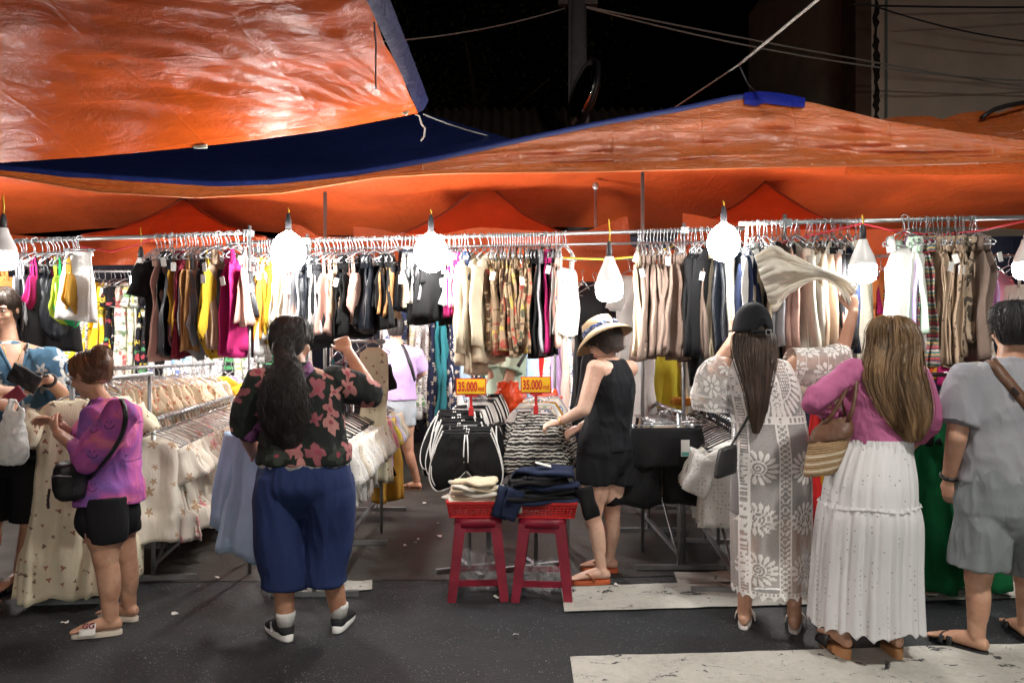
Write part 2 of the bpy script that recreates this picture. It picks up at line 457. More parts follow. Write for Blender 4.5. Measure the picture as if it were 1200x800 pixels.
# painted crossing
def paint_mat():
    m, nt, b = newmat('road_paint'); t = NT(nt); co = t.coord(False)
    mid = t.noise(co, 3, 6, .7).outputs[0]; fi = t.noise(co, 45, 4, .7).outputs[0]
    wear = t.noise(co, 7, 8, .75, .5).outputs[0]
    sq = t.n('ShaderNodeMapping'); sq.inputs['Scale'].default_value = (1, 3.2, 1); t.lk(co, sq.inputs[0])
    wear2 = t.noise(sq.outputs[0], 9, 6, .7, .8).outputs[0]
    vo = t.n('ShaderNodeTexVoronoi', feature='DISTANCE_TO_EDGE'); vo.inputs['Scale'].default_value = 1.15
    t.lk(t.vmath('ADD', co, t.vmath('SCALE', t.noise(co, 9, 6, .75).outputs[1], scale=.30)), vo.inputs['Vector'])
    crack = t.math('LESS_THAN', vo.outputs[0], t.mr(wear, .5, .68, .0, .010))
    col = t.ramp(t.math('MULTIPLY_ADD', fi, .4, t.math('MULTIPLY', mid, .6)), [(.3, (.30, .29, .26)), (.5, (.46, .45, .41)), (.7, (.55, .54, .50))])
    bad = t.math('MAXIMUM', crack, t.math('MAXIMUM', t.math('GREATER_THAN', wear, .60), t.math('MULTIPLY', t.math('GREATER_THAN', wear2, .63), t.math('GREATER_THAN', mid, .5))))
    t.lk(t.mix(bad, col, C(.03, .03, .032)), b.inputs['Base Color']); b.inputs['Roughness'].default_value = .7
    t.lk(t.bump(fi, .3, .004), b.inputs['Normal']); return m
paint = paint_mat()
def stripe(pl, pr, name='crosswalk_stripe', z=.010, jag=.012):
    # pl, pr: (px, py far, py near) for the two ends
    g = MB(); n = 60; far = []; near = []
    A = [V((X(pl[0], GY(pl[1])), GY(pl[1]), z)), V((X(pl[0], GY(pl[2]))+.02, GY(pl[2]), z))]
    B = [V((X(pr[0], GY(pr[1])), GY(pr[1]), z)), V((X(pr[0], GY(pr[2])), GY(pr[2]), z))]
    for i in range(n+1):
        k = i/n; a = A[0].lerp(B[0], k); b = A[1].lerp(B[1], k)
        a.y += jag*mnoise.noise(a*7); b.y += jag*mnoise.noise(b*7+V((0, 9, 0)))
        far.append(a); near.append(b)
    g.grid([near, far]); tag(g.build(name, paint, None, False), None, None, None, 'structure')
stripe((657, 689, 718), (1330, 668, 698))
stripe((668, 771, 812), (1330, 752, 802))
stripe((1088, 655, 672), (1330, 640, 656), z=.011)
stripe((356, 682, 693), (436, 681, 692), 'worn_road_marking', z=.010, jag=.05)
stripe((790, 672, 684), (905, 670, 686), 'worn_road_marking', z=.010, jag=.05)

# litter
paperm = plain('paper_scrap', (.7, .7, .68), .8)
LIT = [(327, 640, 'beside the blue shirt'), (232, 690, 'left of the dark worn patch'), (205, 723, 'ahead of the white slide'), (76, 733, 'left of the white slides'), (490, 634, 'in the middle aisle'), (475, 642, 'nearest the black hanger rack'),
       (487, 638, 'in the aisle trio centre'), (515, 631, 'left of the red stools'), (513, 615, 'further up the aisle'), (604, 747, 'on dark asphalt before the stools'), (723, 688, 'at the crossing edge by the orange sandal'), (497, 592, 'at the far end of the aisle'), (582, 703, 'under the left red stool'), (255, 680, 'on stained ground near the dress rack')]
for i, (px, py, wh) in enumerate(LIT):
    y = GY(py); x = X(px, y); g = MB(); pts = []
    n = 7; rr = .011+.012*rnd.random()
    c0 = V((x, y, .016))
    for j in range(n):
        a = 2*math.pi*j/n; q = rr*(.6+.7*rnd.random()); pts.append(c0+V((q*math.cos(a), .8*q*math.sin(a), .012*rnd.random())))
    low = [V((p.x, p.y, p.z-.003)) for p in pts]
    g.rings([low, pts], 0, True)
    tag(g.build('paper_scrap', paperm, None, False), 'small white scrap of paper on the ground '+wh, 'litter', 'paper scraps littering the ground')

# ================================================================== tarps
def lerp_tab(tab, x):
    if x <= tab[0][0]: return tab[0][1]
    for (a, b), (c, d) in zip(tab, tab[1:]):
        if x <= c: return b+(d-b)*(x-a)/(c-a)
    return tab[-1][1]
def sheet(name, fn, nu, nv, mat, parent=None, amp=.0, sc=(2, 2, 2), edge0=False, th=0.0):
    g = MB(); rows = []
    for j in range(nv+1):
        row = []
        for i in range(nu+1):
            p = fn(i/nu, j/nv)
            if amp:
                q = V((p.x*sc[0], p.y*sc[1], p.z*sc[2])); k = amp*(mnoise.noise(q)+.5*mnoise.noise(q*2.1+V((3, 1, 4)))+.25*mnoise.noise(q*4.7))
                if edge0: k *= min(1, j/nv*4)
                p = p+V((0, -k*.6, k))
            row.append(p)
        rows.append(row)
    g.grid(rows); o = g.build(name, mat, parent)
    if th:
        sm = o.modifiers.new('thickness', 'SOLIDIFY'); sm.thickness = th
    return o
# overhead tarp close to the camera
near = empty('overhead_tarp', (-2.5, 1.5, 2.5), 'big glossy orange tarp overhead at top left, blue hem on its right edge', 'tarp')
off = V(near.location)
def near_fn(u, v):
    px = 490-u*760
    yf = 4.2-.2*min(1, u*1.5)
    py = lerp_tab([(-300, 205), (0, 191), (100, 181), (240, 165), (400, 147), (490, 133)], px)+6*math.sin(max(0, min(1, (490-px)/490))*math.pi)
    p0 = P(px, py, yf)
    y = p0.y+(-1.4-p0.y)*v
    x = p0.x if u < .001 else -.5+(p0.x+.5)*(1+v*.25)
    rise = 1-math.exp(-v*6)
    zt = 2.64-.05*v-.06*math.sin(u*9+v*3)*rise
    z = p0.z+(zt-p0.z)*rise
    return V((x, y, z))-off
def near_w(u, v):
    p = near_fn(u, v)
    k = .030*mnoise.noise(V((p.x*.7+p.y*.5, p.y*2.0-p.x*.4, 1)))+.013*mnoise.noise(V((p.x*2.4+p.y*2.0, p.y*8-p.x*1.5, 5)))+.004*mnoise.noise(V((p.x*5+p.y*5, p.y*11-p.x*5, 8)))
    fade = min(1, v*7+.12)
    # tension folds running into the corner
    d = math.hypot((p.x+off.x+.5), (p.y+off.y-4.2)); ang = math.atan2(p.y+off.y-4.25, p.x+off.x+.5)
    k += .012*math.sin(ang*34)*math.exp(-d*.7)*min(1, d*2)
    return p+V((0, 0, k*fade))
sheet('tarp_sheet', near_w, 150, 130, tarp_near, near)
hem = MB(); rows = []
for r_ in range(3):
    rows.append([near_fn(0, v)+V((.001+.028*r_, 0, .004+.016*r_*r_+.005*mnoise.noise(V((v*30, r_, 0))))) for v in np.linspace(0, .8, 60)])
hem.grid(rows); hem.build('hem', tarp('tarp_hem', (.012, .022, .10), .5, .01, (1, 1, 1), .6, .15), near)
g = MB(); c = P(487, 134, 4.19)-off
g.tube([c, c+V((.02, 0, -.01)), c+V((.03, .01, -.05)), c+V((.05, .0, -.075)), c+V((.045, .0, -.12)), c+V((.03, 0, -.14))], .005, 6)
g.build('tie_cord', plain('cord_white', (.6, .6, .56), .8), near)
g = MB(); c = P(440, 22, 2.75)-off
g.tube([c+V((-.005, 0, -.012)), c+V((0, .01, -.09)), c+V((-.003, .02, -.17)), c+V((-.002, .02, -.24))], .003, 5); g.build('tie_cord', blackp, near)
tagm = plain('grommet_tab', (.55, .62, .5), .5)
g = MB(); g.box(near_fn(.335, 0.0)+V((0, -.01, .005)), (.07, .01, .035), None); g.build('grommet_tab', tagm, near)
g = MB(); g.box(near_fn(.01, 0.01)+V((-.03, -.01, .0)), (.045, .012, .03), Matrix.Rotation(.5, 3, 'Y')); g.build('grommet_tab', tagm, near)

# main canopy of the stalls
can = empty('stall_canopy', (1.0, 6.5, 2.6), 'long orange and blue tarp canopy stretched over the clothes stalls', 'canopy')
oc = V(can.location)
LOW = [(-400, 170), (-150, 190), (0, 205), (115, 225), (230, 231), (330, 226), (440, 208), (520, 203), (700, 201), (900, 196), (1050, 193), (1200, 188), (1500, 180)]
UPP = [(-400, 166), (-150, 186), (0, 197), (80, 205), (250, 216), (320, 214), (420, 203), (520, 185), (600, 167), (700, 146), (800, 128), (860, 115), (890, 112), (950, 120), (1000, 132), (1040, 142), (1120, 154), (1200, 165), (1500, 185)]
def yup(px): return 5.02+.0046*max(0, lerp_tab(LOW, px)-lerp_tab(UPP, px))
def fas(u, v):
    px = -380+u*1880; lo, up = lerp_tab(LOW, px), lerp_tab(UPP, px); h = lo-up
    py = lo+(up-lo)*v; y = 5.0+(yup(px)-5.0)*v
    p = P(px, py, y)
    q = min(1, h/60)*math.sin(min(1, v*1.02)*math.pi)
    # long drag folds fanning out of the peak
    k = .055*mnoise.noise(V((px*.006+v*1.2, v*6-abs(px-880)*.006, 2)))+.034*mnoise.noise(V((px*.018+v*3, v*13-abs(px-880)*.012, 7)))+.013*mnoise.noise(V((px*.05, v*22, 3)))
    sag = -.05*math.sin(v*math.pi)
    p += V((0, q*(k*1.6-sag*.9), q*(k*.5+sag)))
    return p-oc
sheet('fascia', fas, 260, 34, tarp_o, can)
def roof(u, v):
    px = -380+u*1880; up = lerp_tab(UPP, px); p = P(px, up, yup(px))
    zb = 2.72+.05*math.sin(px*.012); yb = 8.9
    x = p.x*(1+.55*v)
    k = .07*mnoise.noise(V((px*.006, v*3, 4)))+.03*mnoise.noise(V((px*.02+v*3, v*7, 9)))
    z = p.z+(zb-p.z)*v+.28*math.sin(v*math.pi)*max(0, 1-(p.z-2.4)*.7)+k*math.sin(v*math.pi)
    return V((x, p.y+(yb-p.y)*v, z-.004))-oc
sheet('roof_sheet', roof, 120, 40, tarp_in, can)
def blue(u, v):
    px = -380+u*980; p = P(px, lerp_tab(UPP, px)+(0 if px > 20 else 0), yup(px)+.006)
    top = lerp_tab([(-400, 165), (0, 160), (250, 146), (490, 131), (600, 164.5)], px); yt = 5.1+1.5*min(1, (605-px)/110.0)
    pt = P(px, top, yt)
    q = p.lerp(pt, v); k = .03*mnoise.noise(V((px*.008, v*4, 3)))*math.sin(v*math.pi)
    return q+V((0, k, k-.05*math.sin(v*math.pi)*min(1, (600-px)/200)))+V((0, 0, .006))-oc
sheet('blue_sheet', blue, 90, 24, tarp_blue, can)
# blue hem along the ridge, and patch on the peak
hm = MB(); path = []
for px in np.linspace(-380, 885, 120):
    path.append(P(px, lerp_tab(UPP, px), yup(px)+.004)+V((0, 0, .012))-oc)
rows = [[p+V((0, -.016, -.030+.004*mnoise.noise(p*5))) for p in path], [p+V((0, -.018, 0)) for p in path], [p+V((0, .02, .016)) for p in path]]
hm.grid(rows); hm.build('blue_hem', plain('hem_blue', (.014, .028, .16), .5, 0, .3, 20), can)
pm = MB()
pts_t = [(872, 109), (888, 107), (905, 108), (925, 111), (944, 115)]
pts_b = [(872, 122), (885, 124.5), (896, 121), (925, 125), (943, 126)]
pm.grid([[P(a, b, yup(a)-.06)-oc for a, b in pts_b], [P(a, b, yup(a)-.02)-oc for a, b in pts_t], [P(a, b+2, yup(a)+.1)-oc for a, b in pts_t]])
pm.build('peak_patch', tarp('patch_blue', (.01, .02, .30), .5, 0), can)
# edge welt at the lower edge
wl = MB(); wl.tube([fas(u, 0)+V((0, -.004, -.003)) for u in np.linspace(0, 1, 160)], .007, 6); wl.build('edge_welt', plain('welt', (.42, .10, .025), .5), can)

# further canopy at the right
rt = empty('far_canopy', P(1250, 150, 6.8), 'lumpy orange tarp roof further back at the right edge, black cable over it', 'tarp'); orr = V(rt.location)
TOP = [(990, 150), (1020, 142), (1050, 137), (1090, 136), (1104, 140), (1125, 133), (1150, 130), (1170, 133), (1200, 121), (1500, 90)]
def rts(u, v):
    px = 990+u*480; t_ = lerp_tab(TOP, px); y = 6.2+.7*v; p = P(px, 205+(t_-205)*v, y)
    k = .04*mnoise.noise(V((px*.02, v*4, 6))); return p+V((0, k, 0))-orr
sheet('tarp_sheet', rts, 80, 16, tarp_o, rt)
g = MB(); g.tube([P(a, b, 6.75)-orr for a, b in ((1150, 139), (1156, 134), (1166, 128), (1180, 124), (1200, 120.5), (1240, 116))], .02, 8); g.build('cable', blackp, rt)

# small pyramid tents hanging under the canopy
seamm = plain('seam_dark', (.14, .025, .012), .7)
def tent(apx, apy, lpx, rpx, by, Y, label):
    e = empty('inner_tent', P((lpx+rpx)/2, by, Y), label, 'tent', 'pointed orange tents under the canopy'); o = V(e.location)
    A = P(apx, apy, Y+.55); Lf = P(lpx, by, Y); Rf = P(rpx, by+2, Y+.15); Lb = Lf+V((.15, 1.3, 0)); Rb = Rf+V((-.1, 1.3, 0))
    def face(a, b, nm):
        def f(u, v):
            m = a.lerp(b, u); q = A.lerp(m, v); s_ = .07*math.sin(v*math.pi)
            k = .02*mnoise.noise(V((u*4, v*5, apx)))*math.sin(v*math.pi)
            return q+V((0, 0, -s_+k))-o
        sheet(nm, f, 18, 12, tarp_tent, e); return f
    f1 = face(Lf, Rf, 'front_panel'); f2 = face(Rf, Rb, 'side_panel'); face(Rb, Lb, 'back_panel'); face(Lb, Lf, 'side_panel')
    for u in (0, 1):
        g = MB(); g.tube([f1(u, v)+V((0, -.006, 0)) for v in np.linspace(0, 1, 14)], .010, 6); g.build('seam', seamm, e)
    g = MB(); q = [f1(u, 1) for u in np.linspace(0, 1, 16)]
    g.grid([[p+V((0, .002, -.26+.015*mnoise.noise(p*6))) for p in q], [p+V((0, 0, 0)) for p in q]]); g.build('valance', tarp_tent, e)
tent(215, 232, 95, 312, 276, 7.3, 'pointed orange tent under the canopy above the left rails')
tent(566, 211, 470, 668, 274, 7.2, 'pointed orange tent under the canopy between the two middle bulbs')
tent(896, 213, 800, 1012, 268, 7.0, 'pointed orange tent under the canopy above the long cardigans')
# loose flaps of tarp hanging behind the rails
def flap(pts, Y, label, nm='tarp_flap'):
    # pts: list of (px, top, bottom)
    def f(u, v):
        k = u*(len(pts)-1); i = min(int(k), len(pts)-2); fr = k-i
        a, b = pts[i], pts[i+1]; px = a[0]+(b[0]-a[0])*fr; t_ = a[1]+(b[1]-a[1])*fr; bo = a[2]+(b[2]-a[2])*fr
        return P(px, bo+(t_-bo)*v, Y+.12*mnoise.noise(V((px*.02, v*1.5, Y))))
    o = sheet(nm, f, 40, 8, tarp_tent); o.name = nm
    tag(o, label, 'tarp flap', 'loose tarp flaps behind the rails')
flap([(-60, 268, 330), (40, 277, 312), (170, 284, 310), (300, 276, 308)], 6.6, 'loose orange tarp flap hanging behind the left rails')
flap([(338, 262, 320), (352, 264, 318), (372, 276, 312), (416, 279, 308)], 6.5, 'short peaked orange tarp flap right of the first bulb')
flap([(414, 265, 315), (440, 268, 318), (480, 276, 318), (520, 283, 318)], 6.4, 'orange tarp flap tapering left of the second bulb')
flap([(520, 274, 330), (560, 266, 330), (650, 272, 332), (690, 270, 330), (735, 252, 330), (740, 290, 335), (790, 292, 330)], 6.45, 'wide orange tarp flap hanging behind the middle hangers')
flap([(800, 250, 330), (815, 252, 330), (860, 262, 330), (950, 270, 330), (1065, 268, 318)], 6.3, 'orange tarp flap hanging behind the long cardigan hangers')
# dark sheet closing the back of the stalls
def bw(u, v):
    x = -9+u*18; return V((x, 9.25+.06*math.sin(x*4)+.05*mnoise.noise(V((x*2, v*2, 0))), .281+v*2.42))
o = sheet('back_curtain', bw, 90, 10, tarp_navy); tag(o, 'dark navy sheet closing off the back of the stalls', 'curtain')

# ================================================================== buildings, pole, cables, tree behind
wallm = plain('render_wall', (.80, .66, .53), .85, 0, .12, 2, .15, 30); pillm = plain('pillar_paint', (.16, .09, .06), .8, 0, .25, 4)
stainm = plain('rust_stain', (.03, .022, .018), .9)
Yb = 12.0; xb = X(1016, Yb)
bl = empty('building', (xb+4, Yb, 0), 'plain cream rendered building wall rising behind at top right', 'building')
g = MB(); g.box((1, 3.0, 4.5), (2*(5), 6, 9)); g.build('wall', wallm, bl, False)
g = MB(); g.box((-4.12, .1, 4.5), (.24, .5, 9)); g.build('corner_pillar', pillm, bl, False)
g = MB(); 
ed = [(-3.93+.05*rnd.random(), -3.86+.06*rnd.random(), 2.5+i*.07) for i in range(92)]
g.rings([[V((a, -.003, z)), V((b, -.003, z)), V((b, -.02, z)), V((a, -.02, z))] for a, b, z in ed])
g.build('rough_edge', stainm, bl, False)
g = MB(); g.tube([V((-3.72, -.03, 0)), V((-3.72, -.03, 9))], .02, 6); g.build('drain_pipe', plain('pipe_grey', (.25, .3, .28), .6), bl)
# low tin roofed house
tinm = plain('tin_roof', (.10, .075, .055), .6, .3, .3, 5)
sh = empty('low_house', (X(700, 11.0), 11.0, 0), 'low dark house with a corrugated tin roof behind the canopy', 'house')
g = MB(); g.box((0, 1.6, 1.9), (5.4, 2.6, 3.8)); g.build('wall', pillm, sh, False)
g = MB(); rows = []
for z, y in ((CZ+(405-172)/FP*10.7, -.3), (CZ+(405-121)/FP*11.7, 1.0)):
    rows.append([V((x, y, z+.035*math.sin(x*42))) for x in np.linspace(-2.9, 2.9, 420)])
rows2 = [[p+V((0, 0, -.02)) for p in r_] for r_ in rows]
g.grid(rows); g.grid(list(reversed(rows2))); g.build('tin_roof', tinm, sh)
g = MB(); g.box((0, -.28, CZ+(405-176)/FP*10.7), (5.8, .05, .12)); g.build('eave_board', plain('eave', (.3, .13, .07), .7), sh, False)
# utility pole and convex mirror
polem = plain('pole_concrete', (.16, .16, .165), .85, 0, .2, 8)
Yp = 10.0
pl = empty('utility_pole', (X(677, Yp), Yp, .0), 'grey concrete utility pole against the night sky', 'pole')
g = MB(); g.lathe([(.16, 0), (.105, 6.6)], n=20); g.build('pole', polem, pl)
g = MB(); g.tube([V((-.12, -.09, .3)), V((-.11, -.09, 6.4))], .018, 6); g.build('conduit', polem, pl)
g = MB(); g.box((0, -.02, CZ+(405-3)/FP*Yp), (.5, .1, .1)); g.box((-.2, -.02, CZ+402/FP*Yp+.09), (.06, .06, .1)); g.box((.2, -.02, CZ+402/FP*Yp+.09), (.06, .06, .1)); g.build('crossarm', polem, pl, False)
mir = empty('traffic_mirror', P(684, 110, 9.5), 'round convex mirror seen edge on, strapped to the utility pole', 'mirror')
mr_ax = (V((.26, .93, .25)).normalized(),)
nrm = V((-.93, -.30, .2)).normalized(); a_ = nrm.orthogonal().normalized(); b_ = nrm.cross(a_)
g = MB(); g.lathe([(.40, -.03), (.43, -.02), (.43, .02), (.41, .03)], n=40, axes=(a_, b_, nrm)); g.build('rim', plain('mirror_rim', (.02, .02, .022), .5), mir)
g = MB(); g.lathe([(.40, .031), (.30, .055), (.2, .07), (.1, .078), (.01, .08)], n=40, axes=(a_, b_, nrm)); g.build('mirror_face', plain('mirror_glass', (.75, .75, .75), .06, 1, .02), mir)
g = MB(); g.lathe([(.40, -.03), (.3, -.07), (.02, -.1)], n=40, axes=(a_, b_, nrm)); g.build('back_shell', plain('mirror_back', (.5, .14, .03), .5), mir)
g = MB(); g.tube([V((.05, .1, -.5)), V((.04, .05, 0)), V((.0, .25, .1))], .03, 8); g.build('bracket', polem, mir)
cordw = plain('rope_grey', (.50, .48, .44), .8); cordk = plain('cable_dark', (.05, .05, .055), .6)
def cable(pts, r, mat, label, nm='overhead_cable', cat='cable'):
    tag(MB().tube(pts, r, 6).build(nm, mat), label, cat, 'cables strung over the stalls')
def sagline(a, b, n=24, sag=.15): return [V(a).lerp(V(b), i/n)-V((0, 0, sag*4*(i/n)*(1-i/n))) for i in range(n+1)]
pk = P(886, 108, 5.58)
cable(sagline(P(785, 130, 6.2), P(866, 76, 5.5), 10, 0), .006, cordw, 'thin lower end of the guy rope left of the canopy peak', 'guy_rope', 'rope')
cable(sagline(P(866, 76, 5.5), P(985, -22, 4.4), 12, .0), .010, cordw, 'pale guy rope running up to the top right of the sky', 'guy_rope', 'rope')
cable([P(866, 76, 5.5), P(870, 85, 5.5), P(877, 100, 5.52), pk], .006, cordk, 'short dark cord tying the canopy peak to the rope', 'tie_cord', 'cord')
cable(sagline(P(686, 8, 10), P(1240, 108, 11.8), 24, .05), .012, cordw, 'lowest of the pale power cables crossing to the building', 'power_cable')
cable(sagline(P(686, 9, 10), P(1240, 96, 11.7), 24, .2), .012, cordw, 'middle power cable crossing from the pole to the building')
cable(sagline(P(1000, 6, 11), P(1260, 8, 11.5), 10, .02), .014, cordk, 'straight dark cable along the top of the cream wall')
cable(sagline(P(1015, 4, 11), P(1240, 52, 11.6), 16, .1), .012, cordk, 'drooping dark cable across the cream wall')
cable(sagline(P(430, 50, 9), P(662, 10, 10), 16, .08), .009, cordw, 'thin cable running left from the utility pole')
cable(sagline(P(496, 134, 5.2), P(600, 165, 5.6), 8, .02), .005, cordw, 'thin cord from the overhead tarp corner to the canopy', 'tie_cord', 'cord')
# dark tree
tr = empty('tree', (X(560, 15), 15, 0), 'dim leafy tree in the dark behind the utility pole', 'tree')
g = MB(); g.tube([V((0, 0, 0)), V((.1, 0, 2)), V((-.1, 0, 4)), V((.1, 0, 6))], [.25, .2, .16, .08], 10)
for i in range(14):
    a = rnd.uniform(0, 6.28); z = rnd.uniform(3.5, 6); g.tube([V((0, 0, z)), V((1.2*math.cos(a), 1.0*math.sin(a), z+.7)), V((2.2*math.cos(a), 1.8*math.sin(a), z+1.0))], [.07, .04, .012], 6)
g.build('trunk', plain('bark', (.08, .055, .04), .9), tr)
lm = plain('leaf', (.06, .07, .022), .6, 0, .4, 3)
g = MB()
for i in range(60):
    a = rnd.uniform(0, 6.28); q = rnd.uniform(.4, 2.6); c = V((q*math.cos(a), q*.8*math.sin(a), rnd.uniform(5.2, 8.8)-q*.3))
    for j in range(45):
        p = c+V((rnd.gauss(0, .35), rnd.gauss(0, .35), rnd.gauss(0, .22))); d = V((rnd.gauss(0, 1), rnd.gauss(0, 1), rnd.gauss(-.4, .6))).normalized(); s_ = d.orthogonal().normalized()
        l = rnd.uniform(.07, .15); g.add([p, p+d*l*.5+s_*l*.25, p+d*l, p+d*l*.5-s_*l*.25], [(0, 1, 2, 3)])
g.build('crown', lm, tr, False)

# ================================================================== lamps
lampm = emit('lamp_glow', (1.0, .97, .92), LAMP); inner_fillm = emit('inner_fill_glow', (1.0, .97, .92), INNER_FILL); assumed_rowm = emit('assumed_row_glow', (1.0, .95, .86), ASSUMED_ROW)
sockm = plain('lamp_socket', (.03, .03, .035), .5)
def bulb(px, py, Y, label, r=.066, cord=.28, loc=None, gm=None, globe=False):
    p = loc if loc is not None else P(px, py, Y)
    e = empty('light_bulb', p, label, 'light bulb', 'bare bulbs lighting the stalls')
    k = r/.066
    if globe:
        g = MB(); g.lathe([(.014*k, .110*k), (.018*k, .104*k), (.024*k, .094*k)], n=28); g.build('neck', whitep, e)
        g = MB(); g.lathe([(.024*k, .094*k), (.045*k, .080*k), (.064*k, .056*k), (.0755*k, .022*k), (.0755*k, -.004*k), (.064*k, -.040*k), (.045*k, -.062*k), (.024*k, -.074*k), (.004*k, -.078*k)], n=36); g.build('diffuser', gm or lampm, e)
    else:
        g = MB(); g.lathe([(.02*k, .150*k), (.022*k, .148*k), (.03*k, .120*k), (.05*k, .075*k), (.064*k, .035*k), (.066*k, .02*k)], n=28); g.build('neck', whitep, e)
        g = MB(); g.lathe([(.066*k, .018*k), (.067*k, -.03*k), (.060*k, -.055*k), (.04*k, -.070*k), (.006*k, -.075*k)], n=32); g.build('diffuser', gm or lampm, e)
    dz = -.045*k if globe else 0
    g = MB(); g.lathe([(.015, .152*k+dz), (.018, .155*k+dz), (.018, .19*k+dz), (.015, .2*k+dz), (.011, .22*k+dz), (.004, .228*k+dz)], n=16); g.build('socket', sockm, e)
    g = MB(); z = .228*k+dz
    g.tube([V((0, 0, z-.01)), V((.004, 0, z+cord*.4)), V((-.003, 0, z+cord))], .004, 6); g.build('cord', MATS.get('cord_yellow') or plain('cord_yellow', (.65, .40, .03), .6), e)
    return e
bulb(4, 300, 4.45, 'glowing white bulb at the left edge among the swimsuits', .07, .1)
bulb(165, 327, 5.0, 'glowing bulb partly behind the black dress on the left rail', .06, .12)
bulb(338, 298, 4.62, 'glaring round bulb above the woman in the dark flowered shirt', .088, .03, globe=True)
bulb(505, 299, 4.70, 'glaring round bulb over the dark floral dresses in the middle', .088, .03, globe=True)
bulb(714, 336, 4.72, 'glowing bulb hanging low over the straw hat', .080, .13)
bulb(848, 287, 4.45, 'glaring round bulb between black and cream cardigans', .080, .03, globe=True)
bulb(1011, 315, 4.15, 'glowing bulb by the raised hand of the woman in lace', .068, .05)
bulb(1203, 312, 4.6, 'glowing bulb at the right edge above the dark haired man', .07, .1)
def assumed_street_row():  # assumed bulbs and rail, unseen behind the viewer, added to light people's backs
    g = MB(); g.tube([V((-5.5, -2.3, 2.72)), V((5.5, -2.3, 2.72))], .016, 8)
    tag(g.build('assumed_lamp_rail', steel), 'assumed steel rail carrying the assumed bulbs of the unseen stall across the lane', 'rail')
    for i, x in enumerate((-4.2, -2.5, -.8, .9, 2.6, 4.3)):
        bulb(0, 0, 0, 'assumed bulb hanging from the rail of the unseen stall across the lane', .085, .2, loc=V((x, -2.3, 2.28)), gm=assumed_rowm)
assumed_street_row()
# tall unseen lane lamp, assumed; added to lay sheen along the wet looking tarps
sl = empty('assumed_street_lamp', (4.4, -3.2, 0), 'assumed tall street lamp, unseen beside the lane behind the viewer, added for tarp sheen', 'street lamp')
g = MB(); g.tube([V((0, 0, 0)), V((0, 0, 5.2)), V((-.15, .2, 5.8)), V((-.8, 1.2, 6.15)), V((-1.7, 2.6, 6.25))], [.07, .05, .045, .04, .035], 10); g.build('pole', steel_dark, sl)
g = MB(); g.box((-1.95, 3.0, 6.27), (.26, .75, .09), Matrix.Rotation(.57, 3, 'Z')); g.build('lamp_head', steel_dark, sl, False)
g = MB(); g.box((-1.95, 3.0, 6.215), (.20, .62, .02), Matrix.Rotation(.57, 3, 'Z')); g.build('lens', emit('assumed_street_lamp_glow', (1.0, .96, .88), ASSUMED_SLAMP), sl, False)

# added bulbs, hidden among the clothes, brightening the canopy underside and rear dresses
for px_, Y_, lb in ((-30, 7.0, 'added fill bulb hidden deep in the stall behind the far left camisoles'), (236, 7.0, 'added fill bulb hidden deep in the stall behind the left tops'), (415, 7.0, 'added fill bulb hidden deep in the stall behind the black tops'), (606, 7.0, 'added fill bulb hidden deep in the stall behind the patterned camisoles'), (905, 6.8, 'added fill bulb hidden deep in the stall behind the long cardigans'), (1120, 6.8, 'added fill bulb hidden deep in the stall behind the knit tops')):
    bulb(px_, 346, Y_, lb, .08, .03, gm=inner_fillm, globe=True)
# ================================================================== fabrics
K = {}
def fk(key, rgb, **kw): K[key] = fabric(key, rgb, **kw)
fk('black', (.007, .007, .008)); fk('satin', (.007, .009, .014), rough=.38, bump=.6); fk('charcoal', (.028, .029, .033)); fk('grey', (.30, .30, .32))
fk('white', (.72, .71, .69), translucent=.12); fk('cream', (.66, .56, .41), translucent=.12); fk('beige', (.42, .31, .22)); fk('blush', (.52, .32, .27)); fk('dusty', (.50, .22, .25))
fk('mustard', (.40, .22, .03)); fk('yellow', (.56, .37, .03)); fk('lime', (.38, .50, .05)); fk('green', (.02, .30, .09)); fk('orange', (.75, .24, .07)); fk('tangerine', (.60, .27, .04))
fk('magenta', (.40, .018, .13)); fk('pink', (.75, .30, .42)); fk('maroon', (.20, .02, .04)); fk('brown', (.16, .09, .05)); fk('caramel', (.42, .22, .09)); fk('taupe', (.17, .118, .095)); fk('taupe2', (.215, .157, .128))
fk('navy', (.014, .022, .055)); fk('lilac', (.52, .38, .68)); fk('teal', (.025, .16, .19)); fk('skyblue', (.42, .58, .78), translucent=.1); fk('red', (.55, .02, .02)); fk('denim', (.16, .24, .36)); fk('emerald', (.004, .11, .034), bump=.5)
fk('mint', (.55, .72, .58)); fk('lemon', (.78, .70, .08)); fk('pinklace', (.70, .56, .48)); fk('offwhite', (.68, .64, .56), translucent=.1)
K['fl_yellow'] = floral('fl_yellow', (.80, .55, .03), [(.75, .72, .6), (.03, .06, .03), (.75, .72, .6)], .10, .42)
K['fl_black'] = floral('fl_black', (.014, .014, .018), [(.72, .70, .62), (.5, .08, .1), (.1, .35, .15), (.75, .6, .1)], .085, .42)
K['fl_white'] = floral('fl_white', (.72, .72, .72), [(.08, .2, .5), (.03, .05, .2), (.15, .4, .55)], .09, .42)
K['fl_blue'] = floral('fl_blue', (.70, .74, .78), [(.05, .14, .5), (.12, .28, .6), (.6, .5, .1)], .13, .45)
K['fl_navy'] = floral('fl_navy', (.014, .020, .05), [(.62, .56, .44), (.68, .62, .5)], .085, .44, 8, (.4, .3, .1))
K['fl_red'] = floral('fl_red', (.70, .66, .6), [(.6, .04, .05), (.6, .1, .15), (.08, .2, .08)], .07, .45)
K['leopard'] = floral('leopard', (.70, .70, .70), [(.02, .02, .025)], .022, .42, 3, warp=.8)
K['fl_green'] = floral('fl_green', (.66, .68, .6), [(.1, .3, .08), (.05, .05, .05), (.5, .45, .05)], .06, .42)
